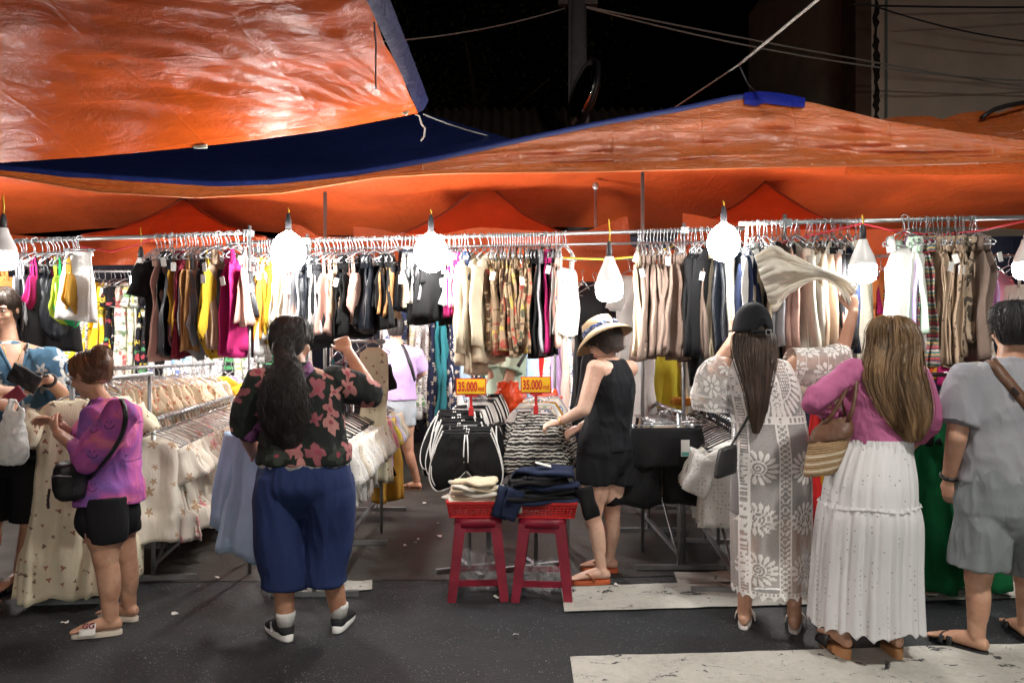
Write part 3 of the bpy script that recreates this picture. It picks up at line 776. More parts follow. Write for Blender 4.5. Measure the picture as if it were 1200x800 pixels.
K['fl_brown'] = floral('fl_brown', (.33, .23, .145), [(.05, .03, .02), (.35, .04, .03), (.04, .06, .04), (.6, .45, .1)], .07, .55, 4, warp=.6)
K['fl_brown2'] = floral('fl_brown2', (.09, .05, .03), [(.45, .34, .22), (.45, .06, .05), (.55, .4, .25)], .075, .5, 4, warp=.6)
K['fl_babydoll'] = floral('fl_babydoll', (.74, .69, .61), [(.66, .16, .24), (.46, .26, .13), (.70, .30, .36)], .095, .36, 5, (.4, .2, .06), dens=.62, translucent=.12)
K['fl_babydoll2'] = floral('fl_babydoll2', (.76, .71, .62), [(.42, .25, .13), (.42, .25, .13)], .10, .32, 5, dens=.45, translucent=.12)
K['fl_ditsy'] = floral('fl_ditsy', (.75, .69, .52), [(.10, .035, .02), (.28, .05, .03)], .062, .21, 3, dens=.7, translucent=.12)
K['fl_russet'] = floral('fl_russet', (.60, .53, .40), [(.42, .08, .03), (.5, .16, .05), (.3, .12, .05)], .05, .38, 4, dens=.75)
K['stripe_pink'] = striped('stripe_pink', [(.75, .1, .2), (.78, .74, .7), (.8, .4, .1), (.75, .1, .25), (.78, .74, .7)], .012, 1)
K['stripe_multi'] = striped('stripe_multi', [(.4, .07, .05), (.1, .12, .14), (.45, .3, .12), (.05, .16, .18), (.5, .42, .34), (.12, .05, .1)], .011, 2, .015)
K['knit_dots'] = floral('knit_dots', (.42, .31, .22), [(.03, .025, .02)], .05, .22, 2)
K['knit_black'] = floral('knit_black', (.48, .37, .27), [(.015, .013, .012)], .085, .62, 4, warp=.9)
K['fl_multi'] = floral('fl_multi', (.78, .74, .62), [(.08, .25, .5), (.7, .45, .04), (.5, .05, .2), (.1, .4, .15)], .06, .42)
K['tribal'] = striped('tribal', [(.012, .012, .014), (.5, .48, .44), (.012, .012, .014), (.03, .03, .03), (.5, .48, .44)], .009, 2, .03)
# lacy cream knit with small holes
def eyelet(name, rgb, cell=.02, hole=.22, alpha=0.0, dark=.35):
    m, nt, b = newmat('cloth_'+name); t = NT(nt); co = t.coord(False)
    vo = t.n('ShaderNodeTexVoronoi'); vo.inputs['Scale'].default_value = 1/cell; vo.inputs['Randomness'].default_value = .45; t.lk(co, vo.inputs['Vector'])
    hm_ = t.math('LESS_THAN', vo.outputs['Distance'], hole)
    rg = t.n('ShaderNodeRGB'); rg.outputs[0].default_value = C(*rgb)
    col = t.mix(t.math('MULTIPLY', hm_, 1-dark), rg.outputs[0], C(rgb[0]*dark, rgb[1]*dark, rgb[2]*dark))
    fabric_finish(t, b, col, co, .35, .08, .9, True, 14, .12)
    MATS[name] = m; return m
K['eyelet'] = eyelet('eyelet', (.78, .77, .74), .022, .24); K['crochet'] = eyelet('crochet', (.74, .68, .58), .016, .26)

# ================================================================== garments
def prof_interp(tab, z):
    if z >= tab[0][0]: return tab[0][1:]
    for a, b in zip(tab, tab[1:]):
        if z >= b[0]:
            k = (a[0]-z)/(a[0]-b[0]+1e-9); return [a[i]+(b[i]-a[i])*k for i in range(1, len(a))]
    return tab[-1][1:]
def shell(mb, tab, fold=.015, seed=0, n=40, rows=20, m=0, hem=.012, k1=26, frill=0, front=0):
    """hanging cloth: tab rows are (z, half width, half thickness, x shift)"""
    r = random.Random(seed); p1, p2, p3, p4 = [r.uniform(0, 6.28) for _ in range(4)]
    z0, z1 = tab[0][0], tab[-1][0]; rings = []
    kk = k1*r.uniform(.8, 1.25)
    for i in range(rows+1):
        t = i/rows; z = z0+(z1-z0)*(t**1.0); hw, th, xs = prof_interp(tab, z); ring = []
        for j in range(n):
            q = 2*math.pi*j/n; cx, sy = math.cos(q), math.sin(q)
            x = math.copysign(abs(cx)**.75, cx)*hw; y = math.copysign(abs(sy)**.8, sy)*th
            f = fold*(t**.8)
            y += f*math.sin(kk*x+p1+1.3*t)+.5*f*math.sin(kk*2.2*x+p2)+.30*f*math.sin(kk*4.1*x+p4+2*t)+.014*math.sin(z*6+p3)+.004*math.sin(z*23+p1+x*20)
            if frill and t > frill: y += fold*1.1*math.sin(kk*3*x+p4)*(t-frill)/(1-frill)
            x2 = x+xs+.25*fold*math.sin(z*14+p3+math.copysign(1, cx))*t+.010*math.sin(z*5+p4)
            zz = z-(hem*math.sin(kk*x*.7+p2)*t if i == rows or t > .8 else 0)
            ring.append(V((x2, y+front, zz)))
        rings.append(ring)
    mb.rings(rings, m, True)
def sleeve(mb, p0, p1, r0, r1, flat=.45, seed=0, m=0, n=14):
    r = random.Random(seed); a = V(p0); b = V(p1); t = (b-a).normalized(); sd = V((-t.z, 0, t.x)) if abs(t.z) > .01 else V((0, 0, 1)); fr = V((0, 1, 0)); rings = []
    ph = r.uniform(0, 6); w_ = r.uniform(-.012, .012)
    for i in range(8):
        k = i/7; c = a.lerp(b, k)+V((0, w_*k*2+.008*math.sin(k*7+ph), 0)); rr = r0+(r1-r0)*k
        rings.append([c+sd*rr*math.cos(2*math.pi*j/n)*(1+.08*math.sin(k*9+ph))+fr*(rr*flat*math.sin(2*math.pi*j/n)*(1+.25*math.sin(3*2*math.pi*j/n+k*4+ph))+.012*k*math.sin(60*rr*math.cos(2*math.pi*j/n)+ph)) for j in range(n)])
    mb.rings(rings, m, True)
def garment_mb(kind, w, L, th=.02, seed=0, fold=.014):
    """hung from z=0 (the rail); w half width at shoulder, L overall length below the collar"""
    g = MB(); z0 = -.115; r = random.Random(seed*7+1)
    T = lambda *a: [(z0-q[0], q[1]*w, q[2]*th, q[3] if len(q) > 3 else 0) for q in a]
    if kind in ('t_shirt', 'blouse', 'shirt'):
        shell(g, T((0, .28, .5), (.02, .45, .7), (.055, .85, .9), (.075, .95, 1), (.2, .90, 1.1), (L, .98, 1.4)), fold, seed)
        ln = .2 if kind != 'shirt' else .52
        for s in (-1, 1): sleeve(g, (s*.82*w, 0, z0-.085), (s*(w*1.0+.05), 0, z0-.085-ln), .075, .07 if ln < .3 else .05, .3+th*6, seed+s)
    elif kind == 'cardigan':
        shell(g, T((0, .28, .5), (.03, .5, .8), (.07, .92, 1), (.3, .88, 1.2), (L, .95, 1.5)), fold, seed, rows=20)
        for s in (-1, 1): sleeve(g, (s*.86*w, .0, z0-.10), (s*(w*.95+.03), .01*s, z0-.10-min(.6, L*.7)), .07, .055, .35, seed+s)
    elif kind in ('camisole', 'bodysuit', 'tank_top'):
        d = .11 if kind != 'tank_top' else .06
        bw_ = .80 if kind != 'tank_top' else .62
        end = [(L, .92, 1.4)] if kind != 'bodysuit' else [(L*.72, .95, 1.2), (L*.86, .6, 1.0), (L, .16, .7)]
        shell(g, T((d, bw_-.1, .6), (d+.03, bw_, .9), (d+.12, .86, 1.1), (L*.5, .78, 1.0), *end), fold, seed, rows=14)
        for s in (-1, 1):
            q = .02 if kind == 'tank_top' else .006
            for f in (-1, 1):
                g.tube([V((s*w*.55, 0, z0+.002)), V((s*w*.52, f*th*.7, z0-d*.5)), V((s*w*.48, f*th*.6, z0-d-.02))], q, 6)
    elif kind == 'dress':
        shell(g, T((.0, .3, .5), (.04, .7, .8), (.08, .72, .9), (.3, .7, 1.2), (.42, .62, 1.2), (.7, .9, 1.7), (L, 1.15, 2.3)), fold*1.6, seed, rows=22)
        if r.random() < .5:
            for s in (-1, 1): sleeve(g, (s*.66*w, 0, z0-.07), (s*(w*.9), 0, z0-.26), .065, .075, .45, seed+s)
    elif kind == 'babydoll':
        shell(g, T((.0, .4, .6), (.03, .75, .9), (.08, .8, 1.1), (.2, .78, 1.3), (.26, .74, 1.4), (.45, .98, 2.0), (L-.16, 1.1, 2.4), (L-.145, 1.2, 2.7), (L, 1.3, 3.0)), fold*1.6, seed, rows=24, frill=.72, k1=24)
        for s in (-1, 1): sleeve(g, (s*.70*w, 0, z0-.06), (s*(w*1.10), 0, z0-.25), .07, .095, .34, seed+s, n=22)
    elif kind == 'shorts':
        z0 = -.085
        T = lambda *a: [(z0-q[0], q[1]*w, q[2]*th, q[3]*w) for q in a]
        shell(g, T((0, .86, .8, 0), (.035, .88, .9, 0), (.04, .9, 1.1, 0), (L*.5, 1.04, 1.7, 0)), fold*.7, seed, rows=10, hem=0)
        for s in (-1, 1): shell(g, T((L*.36, .50, 1.5, s*.50), (L*.5, .54, 1.7, s*.53), (L, .60, 1.9, s*.60)), fold*.8, seed+s, rows=9)
    elif kind in ('trousers',):
        z0 = -.085
        T = lambda *a: [(z0-q[0], q[1]*w, q[2]*th, q[3]*w) for q in a]
        shell(g, T((0, .8, .8, 0), (.04, .84, 1, 0), (.28, 1.0, 1.6, 0)), fold*.6, seed, rows=10, hem=0)
        for s in (-1, 1): shell(g, T((.22, .48, 1.5, s*.48), (.4, .52, 1.5, s*.50), (L, .50, 1.7, s*.52)), fold, seed+s, rows=14)
    elif kind == 'skirt':
        z0 = -.085
        T = lambda *a: [(z0-q[0], q[1]*w, q[2]*th, 0) for q in a]
        shell(g, T((0, .75, .8), (.05, .78, 1), (L*.4, .95, 1.8), (L, 1.15, 2.4)), fold*1.5, seed, rows=16)
    return g
HANG = {}
tag_w = plain('tag_card', (.62, .62, .60), .7)
def hanger_mesh(w, mat, clip=False):
    key = (round(w, 2), mat.name, clip)
    if key in HANG: return HANG[key]
    g = MB(); r = .0031
    arc = [V((.019*math.cos(a), 0, -.003+.019*math.sin(a))) for a in np.linspace(-.5, math.pi, 9)]
    hook = arc+[V((-.018, 0, -.012)), V((-.006, 0, -.032)), V((0, 0, -.045)), V((0, 0, -.075 if not clip else -.07))]
    g.tube(hook, r, 5)
    if not clip:
        g.tube([V((0, 0, -.073)), V((w*.35, 0, -.094)), V((w*.95, 0, -.150)), V((w*.9, 0, -.162)), V((0, 0, -.160)), V((-w*.9, 0, -.162)), V((-w*.95, 0, -.150)), V((-w*.35, 0, -.094)), V((0, 0, -.073))], r*1.5, 5)
    else:
        g.tube([V((-w, 0, -.07)), V((w, 0, -.07))], r*1.6, 6)
        for s in (-1, 1): g.box((s*w*.72, 0, -.085), (.022, .026, .045))
    me = g.mesh('hanger', mat); HANG[key] = me; return me
CATS = {'t_shirt': 't-shirt', 'tank_top': 'tank top', 'babydoll': 'dress', 'bodysuit': 'bodysuit'}
NAMES = {'babydoll': 'dress'}
COUNT = [0]
def hang(kind, mat, loc, rot, w=.2, L=.6, th=.02, label=None, group=None, hmat=None, fold=.019, tilt=0, seed=None, me=None):
    COUNT[0] += 1; s_ = COUNT[0] if seed is None else seed
    nm = NAMES.get(kind, kind)
    if me is None: me = garment_mb(kind, w, L, th, s_, fold).mesh(nm, mat)
    o = link(nm, me, None, loc); o.rotation_euler = (0, rad(tilt), rad(rot))
    tag(o, label, CATS.get(kind, kind), group)
    if seed is None and abs(rot-90) < 40 and rnd.random() < .22:
        zt_ = -.115-rnd.uniform(.06, .22); MB().box((-w*1.02-.006, rnd.uniform(-.01, .01), zt_), (.002, .030, .052), Matrix.Rotation(rnd.uniform(-.3, .3), 3, 'X')).build('paper_tag', tag_w, o, False)
    h = link('hanger', hanger_mesh(w*.92, hmat or hang_clear, kind in ('shorts', 'trousers', 'skirt')), o)
    return o
LAB = set()
def words(kind): return {'babydoll': 'dress', 't_shirt': 't-shirt', 'tank_top': 'tank top'}.get(kind, kind)
def row(items, rail, where, group, rep=1, dx=4.2):
    """items: (px, fabric key, colour words, kind, length px, turn, half width, thickness)
    rail(px) -> point on the rail. Each label names its neighbours, so it points to one garment."""
    n = len(items)
    for i, it in enumerate(items):
        px, key, cw, kind, Lp = it[:5]; rot = it[5] if len(it) > 5 and it[5] is not None else 90+rnd.uniform(-16, 16)
        w_ = it[6] if len(it) > 6 else .19; th = it[7] if len(it) > 7 else .011
        p = rail(px); L = Lp/FP*p.y
        prev = items[i-1][2]+' '+words(items[i-1][3]) if i else None; nxt = items[i+1][2]+' '+words(items[i+1][3]) if i < n-1 else None
        me_ = cw+' '+words(kind)
        if prev and nxt: lb = f'{me_} between {prev} and {nxt}, {where}'
        elif nxt: lb = f'{me_} at the left end beside {nxt}, {where}'
        else: lb = f'{me_} at the right end beside {prev}, {where}'
        if len(lb.split()) > 16: lb = f'{me_} right after {prev}, {where}'
        if len(lb.split()) > 16: print('LONG', lb)
        if lb in LAB: print('DUP', lb)
        LAB.add(lb)
        hang(kind, K[key], p, rot, w_, L, th, lb, group, hang_clear)
        for q in range(1, rep):       # matching pieces hung side by side
            hang(kind, K[key], rail(px+dx*q)+V((0, rnd.uniform(-.03, .03), 0)), rot+rnd.uniform(-12, 12), w_, L*rnd.uniform(.93, 1.05), th, lb, group, hang_clear)
def railfn(a, b):
    a, b = V(a), V(b)
    def f(px):
        # point of the rail seen in photo column px
        k0, k1 = 0., 1.
        d = b-a; t_ = (X(1, 1)*0+((px-600)/FP)*a.y-a.x)/(d.x-((px-600)/FP)*d.y)
        return a+d*t_
    return f
def rail_thing(a, b, label, r=.014, posts=(), brackets=True):
    a, b = V(a), V(b)
    e = empty('clothes_rail', a, label, 'clothes rail'); 
    g = MB(); g.tube([V((0, 0, 0)), b-a], r, 10); g.build('rail', steel, e)
    for k in posts:
        p = (b-a)*k; g = MB(); g.tube([V((p.x, p.y+.03, -a.z)), V((p.x, p.y+.03, p.z+.05))], .012, 8); g.build('post', steel, e)
        g = MB(); g.box((p.x, p.y+.016, p.z), (.05, .06, .04)); g.build('clamp', steel_dark, e, False)
    return e
LA, LB = P(-70, 286, 4.85), P(296, 273, 4.85)
CA, CB = P(268, 285, 5.05), P(872, 268, 5.05)
RA, RB = P(866, 262, 4.5), P(1330, 252, 4.5)
rail_thing(LA, LB, 'left upper clothes rail crossing above the swimsuits and camisoles', .012, (.06, .985))
rail_thing(CA, CB, 'middle upper clothes rail behind the two glaring bulbs', .012, (.15, .885))
rail_thing(RA, RB, 'right upper clothes rail holding cardigans and knit tops', .013, (.12, .97))
rail_thing(P(290, 293, 5.25), P(860, 283, 5.25), 'thin second rail just behind the middle upper rail', .009, (.02, .97))
for px, Y_, z_ in ((381, 5.6, 225), (753, 5.4, 200), (698, 7.4, 218)):
    g = MB(); z = CZ-(z_-HY)/FP*Y_
    g.tube([V((0, 0, 0)), V((0, 0, z))], .013, 8)
    if px == 698: g.ell((0, 0, z), (.03, .03, .04))
    tag(g.build('canopy_pole', steel, None, True, (X(px, Y_), Y_, 0)), {381: 'thin steel canopy pole right of the first glaring bulb', 753: 'thin steel canopy pole above the straw hat', 698: 'knobbed canopy pole further back under the canopy'}[px], 'pole')
# cords between rails
K['rope_red'] = plain('rope_red', (.6, .04, .06), .6); K['rope_yellow'] = MATS['cord_yellow']
def rope(pts, mat, label): tag(MB().tube(pts, .006, 6).build('rope', mat), label, 'rope')
rope([P(918, 284, 4.46), P(960, 274, 4.46), P(1010, 262, 4.44), P(1052, 272, 4.46), P(1100, 276, 4.46), P(1150, 270, 4.47), P(1215, 256, 4.47)], K['rope_red'], 'pink red rope slung along under the right upper rail')
rope([P(640, 297, 5.0), P(660, 302, 5.0), P(712, 304, 4.9), P(760, 299, 5.0), P(790, 288, 5.05)], K['rope_yellow'], 'yellow rope looped behind the low hanging bulb')
rope([P(95, 289, 5.0), P(130, 295, 5.0), P(165, 286, 4.95), P(186, 275, 4.86)], K['rope_red'], 'thin red cord sagging under the left upper rail')

# --- left rail: swimsuits
lr = railfn(LA, LB)
row([(-6, 'fl_green', 'leafy green', 'camisole', 95), (6, 'satin', 'long black', 'tank_top', 100, 60), (20, 'orange', 'orange', 'bodysuit', 112, 70), (28, 'grey', 'pale grey', 'bodysuit', 100), (40, 'black', 'black', 'bodysuit', 92, 28, .13), (50, 'magenta', 'magenta', 'bodysuit', 70, 86),
     (58, 'black', 'black', 'camisole', 108, 60), (66, 'satin', 'dark satin', 'bodysuit', 95, 40, .13), (75, 'lime', 'lime green', 'bodysuit', 80, 66, .11), (81, 'green', 'bright green', 'bodysuit', 82, 60, .11), (86, 'mustard', 'mustard', 'bodysuit', 70)],
    lr, 'left swimsuit rail', 'swimwear on the left upper rail', 2)
hang('skirt', K['white'], lr(96)+V((0, -.03, 0)), 8, .10, .42, .022, 'white skirt facing out at the right end of the swimsuits', 'swimwear on the left upper rail')
# --- left rail: bodysuits and tops
row([(184, 'black', 'long black', 'dress', 118, 60, .12), (194, 'blush', 'blush', 'tank_top', 122), (200, 'satin', 'black satin', 'tank_top', 120), (207, 'dusty', 'dusty pink', 'bodysuit', 120), (213, 'mustard', 'mustard', 'bodysuit', 112), (219, 'maroon', 'maroon', 'tank_top', 120), (226, 'caramel', 'caramel', 'camisole', 112),
     (232, 'grey', 'grey', 'bodysuit', 124), (239, 'blush', 'pale blush', 'bodysuit', 100, 55, .15), (247, 'charcoal', 'charcoal', 'bodysuit', 118), (254, 'yellow', 'yellow', 'bodysuit', 124), (260, 'beige', 'beige', 'tank_top', 112), (267, 'satin', 'black satin', 'camisole', 76, 30, .17), (277, 'magenta', 'magenta', 'tank_top', 122, 74, .16), (286, 'blush', 'plain blush', 'camisole', 84)],
    lr, 'left tops rail', 'tops crowded on the left upper rail', 2)
cr = railfn(CA, CB)
row([(297, 'charcoal', 'charcoal', 'bodysuit', 112), (304, 'white', 'white', 'tank_top', 118), (311, 'tangerine', 'tangerine', 'tank_top', 96), (317, 'yellow', 'yellow', 'bodysuit', 100), (324, 'cream', 'cream', 'bodysuit', 96), (331, 'white', 'plain white', 'tank_top', 92, 60), (341, 'blush', 'blush', 'tank_top', 96), (349, 'grey', 'grey', 'tank_top', 92), (357, 'satin', 'black satin', 'tank_top', 96), (364, 'white', 'bright white', 'camisole', 92), (372, 'satin', 'glossy black', 'camisole', 106, 45, .16), (382, 'charcoal', 'charcoal', 'tank_top', 100, 55), (392, 'blush', 'pale pink', 'camisole', 92, 60),
     (400, 'beige', 'beige', 'bodysuit', 90), (407, 'black', 'black', 'tank_top', 80), (414, 'black', 'matte black', 'camisole', 92, 60), (422, 'blush', 'blush pink', 'bodysuit', 86, 50), (431, 'satin', 'satin black', 'tank_top', 88), (439, 'black', 'plain black', 'tank_top', 82, 40), (448, 'black', 'jet black', 'tank_top', 84), (455, 'caramel', 'caramel', 'camisole', 70), (463, 'charcoal', 'dark grey', 'tank_top', 58, 40), (471, 'cream', 'cream', 'camisole', 60),
     (480, 'white', 'clean white', 'tank_top', 58), (490, 'satin', 'wrinkled black', 'shorts', 70, 30, .14), (500, 'satin', 'gathered black', 'shorts', 68, 15, .13), (513, 'black', 'long black', 'shorts', 86, 40), (521, 'white', 'white', 'camisole', 60), (527, 'stripe_pink', 'pink striped', 'tank_top', 64), (534, 'magenta', 'magenta', 'tank_top', 72), (541, 'navy', 'navy', 'tank_top', 70)],
    cr, 'middle rail', 'tops crowded on the middle upper rail', 2)
cream_lab = 'cream long sleeved cardigan at the front of the patterned camisoles'
for px, rt_, L_ in ((549, 72, 128), (556, 66, 140), (564, 58, 120), (573, 62, 128)):
    hang('cardigan', K['cream'], cr(px)+V((0, -.02, 0)), rt_, .17, L_/FP*5.05, .022, cream_lab, 'cream cardigans on the middle upper rail')
pat_lab = 'brown patterned camisole packed tightly on the middle upper rail'
for i, px in enumerate(range(577, 625, 3)):
    hang('camisole', K['fl_brown' if i % 3 != 1 else 'fl_brown2'], cr(px), 90+rnd.uniform(-20, 10), .19, (112+rnd.uniform(-8, 8))/FP*5.05, .020, pat_lab if i % 3 != 1 else 'dark brown camisole with tan print, packed on the middle upper rail', 'patterned camisoles on the middle upper rail', fold=.018)
row([(626, 'black', 'black', 'tank_top', 122), (632, 'grey', 'grey', 'tank_top', 118), (637, 'black', 'slim black', 'tank_top', 122), (642, 'magenta', 'magenta', 'tank_top', 116), (648, 'blush', 'blush', 'camisole', 112), (653, 'fl_multi', 'confetti print', 'camisole', 104), (660, 'white', 'bright white', 'camisole', 100, 55)],
    cr, 'right of patterned camisoles', 'tops right of the patterned camisoles', 2, 3)
tp_lab = ('taupe ribbed camisole in the tight row right of the low bulb', 'pale taupe cami in the tight row right of the low bulb')
for i, px in enumerate(range(750, 818, 4)):
    hang('camisole', K['taupe' if i % 2 else 'taupe2'], cr(px), 90+rnd.uniform(-14, 14), .19, (118+rnd.uniform(-10, 14))/FP*5.05, .020, tp_lab[0 if i % 2 else 1], 'taupe camisoles on the middle upper rail', fold=.02)
row([(748, 'cream', 'cream', 'camisole', 122), (816, 'black', 'lacy black', 'cardigan', 152, 62), (824, 'black', 'long black', 'cardigan', 160, 55), (834, 'cream', 'cream', 'tank_top', 150), (842, 'satin', 'shiny black', 'cardigan', 156, 70), (850, 'offwhite', 'off white', 'cardigan', 146), (858, 'satin', 'straight black', 'tank_top', 146), (864, 'navy', 'navy', 'cardigan', 140)],
    cr, 'rail end by bulb', 'long tops by the black cardigans', 2)
# --- right rail
rr_ = railfn(RA, RB)
row([(874, 'navy', 'navy', 'cardigan', 146), (882, 'white', 'white', 'cardigan', 140, 65), (890, 'grey', 'grey', 'cardigan', 150), (899, 'cream', 'cream', 'cardigan', 156, 60), (910, 'black', 'black', 'cardigan', 146, 60), (919, 'blush', 'blush', 'cardigan', 150), (927, 'offwhite', 'off white', 'cardigan', 160), (935, 'black', 'long black', 'dress', 168, 50), (945, 'beige', 'beige', 'cardigan', 160), (952, 'pinklace', 'pale lace', 'dress', 180, 60), (960, 'charcoal', 'charcoal', 'cardigan', 150), (968, 'crochet', 'crochet', 'cardigan', 186, 60), (976, 'blush', 'pale blush', 'cardigan', 160), (984, 'navy', 'dark navy', 'cardigan', 150), (993, 'pinklace', 'lacy pink', 'dress', 190, 55), (1003, 'crochet', 'cream crochet', 'cardigan', 190, 60)],
    rr_, 'right cardigan rail', 'cardigans on the right upper rail', 2)
hang('tank_top', K['white'], rr_(1050)+V((0, -.10, 0)), 4, .155, .62, .022, 'white scoop necked tank top facing out above the blonde woman', None)
row([(1058, 'mint', 'mint', 'tank_top', 120), (1064, 'lilac', 'lilac', 'tank_top', 150), (1070, 'stripe_multi', 'striped', 'tank_top', 156, 76, .17), (1078, 'stripe_multi', 'second striped', 'tank_top', 158, 82, .17), (1086, 'beige', 'beige', 'tank_top', 148), (1094, 'knit_black', 'patterned cream', 'tank_top', 130, 45, .15), (1104, 'knit_dots', 'dotted knit', 'tank_top', 144, 62), (1112, 'knit_dots', 'spotted knit', 'tank_top', 146, 66), (1120, 'beige', 'beige knit', 'tank_top', 138, 66), (1128, 'knit_black', 'black patterned', 'tank_top', 136, 60), (1136, 'taupe2', 'taupe knit', 'tank_top', 140), (1144, 'knit_black', 'cream patterned', 'tank_top', 124, 40, .14)],
    rr_, 'right knit rail', 'knit tops on the right upper rail', 2)

# --- hanging far behind: patterned dresses
def back_row(items, Y, py, where, group, lo=None):
    row(items, lambda px: P(px, py, Y+.0), where, group, 2, 5.6)
rail_thing(P(-20, 318, 8.1), P(360, 318, 8.1), 'low rear rail of flowered dresses at left', .012, (.05, .9))
rail_thing(P(430, 318, 8.2), P(745, 318, 8.2), 'rear rail of long dark floral dresses in the middle', .012, (.05, .97))
B = [('leopard', 'leopard'), ('fl_black', 'black floral'), ('fl_yellow', 'yellow floral'), ('leopard', 'spotted'), ('fl_yellow', 'golden floral'), ('fl_yellow', 'yellow bloom'), ('fl_black', 'dark floral'), ('fl_red', 'red floral'), ('fl_green', 'leafy'), ('fl_black', 'black bloom'), ('fl_white', 'blue white'), ('black', 'black'), ('fl_blue', 'blue floral'), ('fl_blue', 'pale blue'), ('fl_white', 'white floral'), ('leopard', 'monochrome'), ('fl_green', 'green floral'), ('leopard', 'speckled'), ('fl_black', 'dark bloom'), ('fl_green', 'fern print'), ('leopard', 'mottled'), ('fl_red', 'red bloom'), ('fl_black', 'night floral'), ('leopard', 'dappled'), ('fl_navy', 'navy floral'), ('fl_red', 'poppy print')]
back_row([(66+i*11.5, k, c, 'dress', 178+rnd.uniform(-12, 12), None, .2, .024) for i, (k, c) in enumerate(B)], 8.1, 318, 'rear left', 'flowered dresses on the rear left rail')
B = [('fl_white', 'white print'), ('fl_red', 'red print'), ('fl_navy', 'navy floral'), ('fl_green', 'leaf print'), ('leopard', 'grey speckled'), ('fl_navy', 'dark navy'), ('teal', 'teal'), ('fl_navy', 'starry navy'), ('fl_white', 'pale print'), ('skyblue', 'pale blue'), ('fl_navy', 'daisy navy'), ('fl_green', 'green print'), ('teal', 'plain teal'), ('fl_white', 'blue print'), ('fl_red', 'rose print'), ('fl_white', 'ink print')]
back_row([(452+i*10.5, k, c, 'dress', 158+rnd.uniform(-10, 14), None, .2, .024) for i, (k, c) in enumerate(B)], 8.2, 318, 'rear middle', 'long dresses on the rear middle rail')
B = [('skyblue', 'sky blue'), ('red', 'red'), ('fl_multi', 'confetti'), ('lilac', 'lilac'), ('pinklace', 'pale lace'), ('fl_white', 'grey print'), ('pinklace', 'cream lace')]
back_row([(622+i*9, k, c, 'dress', 150+rnd.uniform(-8, 14), None, .2, .024) for i, (k, c) in enumerate(B)], 8.2, 318, 'behind price signs', 'long dresses behind the price signs')
hang('dress', K['charcoal'], P(697, 322, 6.1), 12, .16, 1.05, .03, 'long charcoal sleeveless dress facing out behind the straw hat')
hang('dress', K['black'], P(683, 318, 6.3), 60, .16, 1.0, .03, 'long black dress half hidden left of the charcoal dress')
hang('dress', K['white'], P(738, 305, 5.9), 40, .17, 1.1, .03, 'long white dress lit by the low hanging bulb')
hang('dress', K['white'], P(757, 303, 5.7), 70, .17, 1.15, .03, 'second white dress between the low bulb and the taupe camisoles')
rail_thing(P(640, 303, 6.1), P(900, 303, 6.1), 'rear rail holding the charcoal and white dresses', .011, (.04, .97))
row([(760, 'denim', 'blue denim', 'trousers', 190, 70), (768, 'white', 'white', 'trousers', 188, 60), (782, 'lemon', 'lemon yellow', 'dress', 186, 25, .17, .03), (797, 'cream', 'cream', 'dress', 150), (806, 'white', 'plain white', 'dress', 170), (816, 'black', 'black', 'dress', 180)], lambda px: P(px, 322, 6.3), 'behind taupe row', 'long clothes behind the taupe camisoles')
rail_thing(P(985, 300, 6.0), P(1300, 300, 6.0), 'rear rail at the far right behind the knit tops', .011, (.1, .9))
row([(1024, 'magenta', 'magenta', 'camisole', 50), (1032, 'orange', 'orange', 'blouse', 100, 50), (1040, 'stripe_multi', 'banded', 'dress', 150), (1150, 'mustard', 'mustard', 'camisole', 60, 40), (1158, 'lilac', 'lilac', 'tank_top', 70), (1168, 'pink', 'pink', 'blouse', 60, 30), (1182, 'offwhite', 'off white', 'camisole', 66), (1192, 'grey', 'grey', 'camisole', 80)], lambda px: P(px, 300, 6.0), 'far right rail', 'tops on the far right rear rail')
row([(1092, 'white', 'white', 'skirt', 60, 30, .12), (1084, 'red', 'red', 'skirt', 60, 30, .12), (1100, 'tangerine', 'tangerine', 'skirt', 60, 40, .1), (1112, 'magenta', 'magenta', 'skirt', 66, 30, .12), (1128, 'fl_russet', 'dotted beige', 'dress', 110, 20, .15), (1144, 'fl_babydoll2', 'beige flower', 'dress', 110, 20, .15)][1:], lambda px: P(px, 372, 5.8), 'low far right', 'colourful skirts low at far right')
rail_thing(P(1060, 372, 5.8), P(1290, 372, 5.8), 'low rear rail with red and magenta skirts at right', .011, (.02, .97))
row([(396, 'teal', 'teal', 'camisole', 90), (404, 'maroon', 'maroon', 'dress', 110), (412, 'skyblue', 'blue', 'dress', 110), (420, 'black', 'black', 'dress', 120, 40), (430, 'black', 'long black', 'dress', 140, 30)], lambda px: P(px, 400, 5.9), 'behind raised hand', 'clothes low behind the middle rail')
hang('dress', K['fl_ditsy'], P(437, 388, 5.6), 10, .14, .95, .03, 'cream dress with tiny dots facing out left of the lilac shirt')
rail_thing(P(380, 400, 5.9), P(452, 400, 5.9), 'short low rail beside the lilac shirt', .011, (.1, .92))
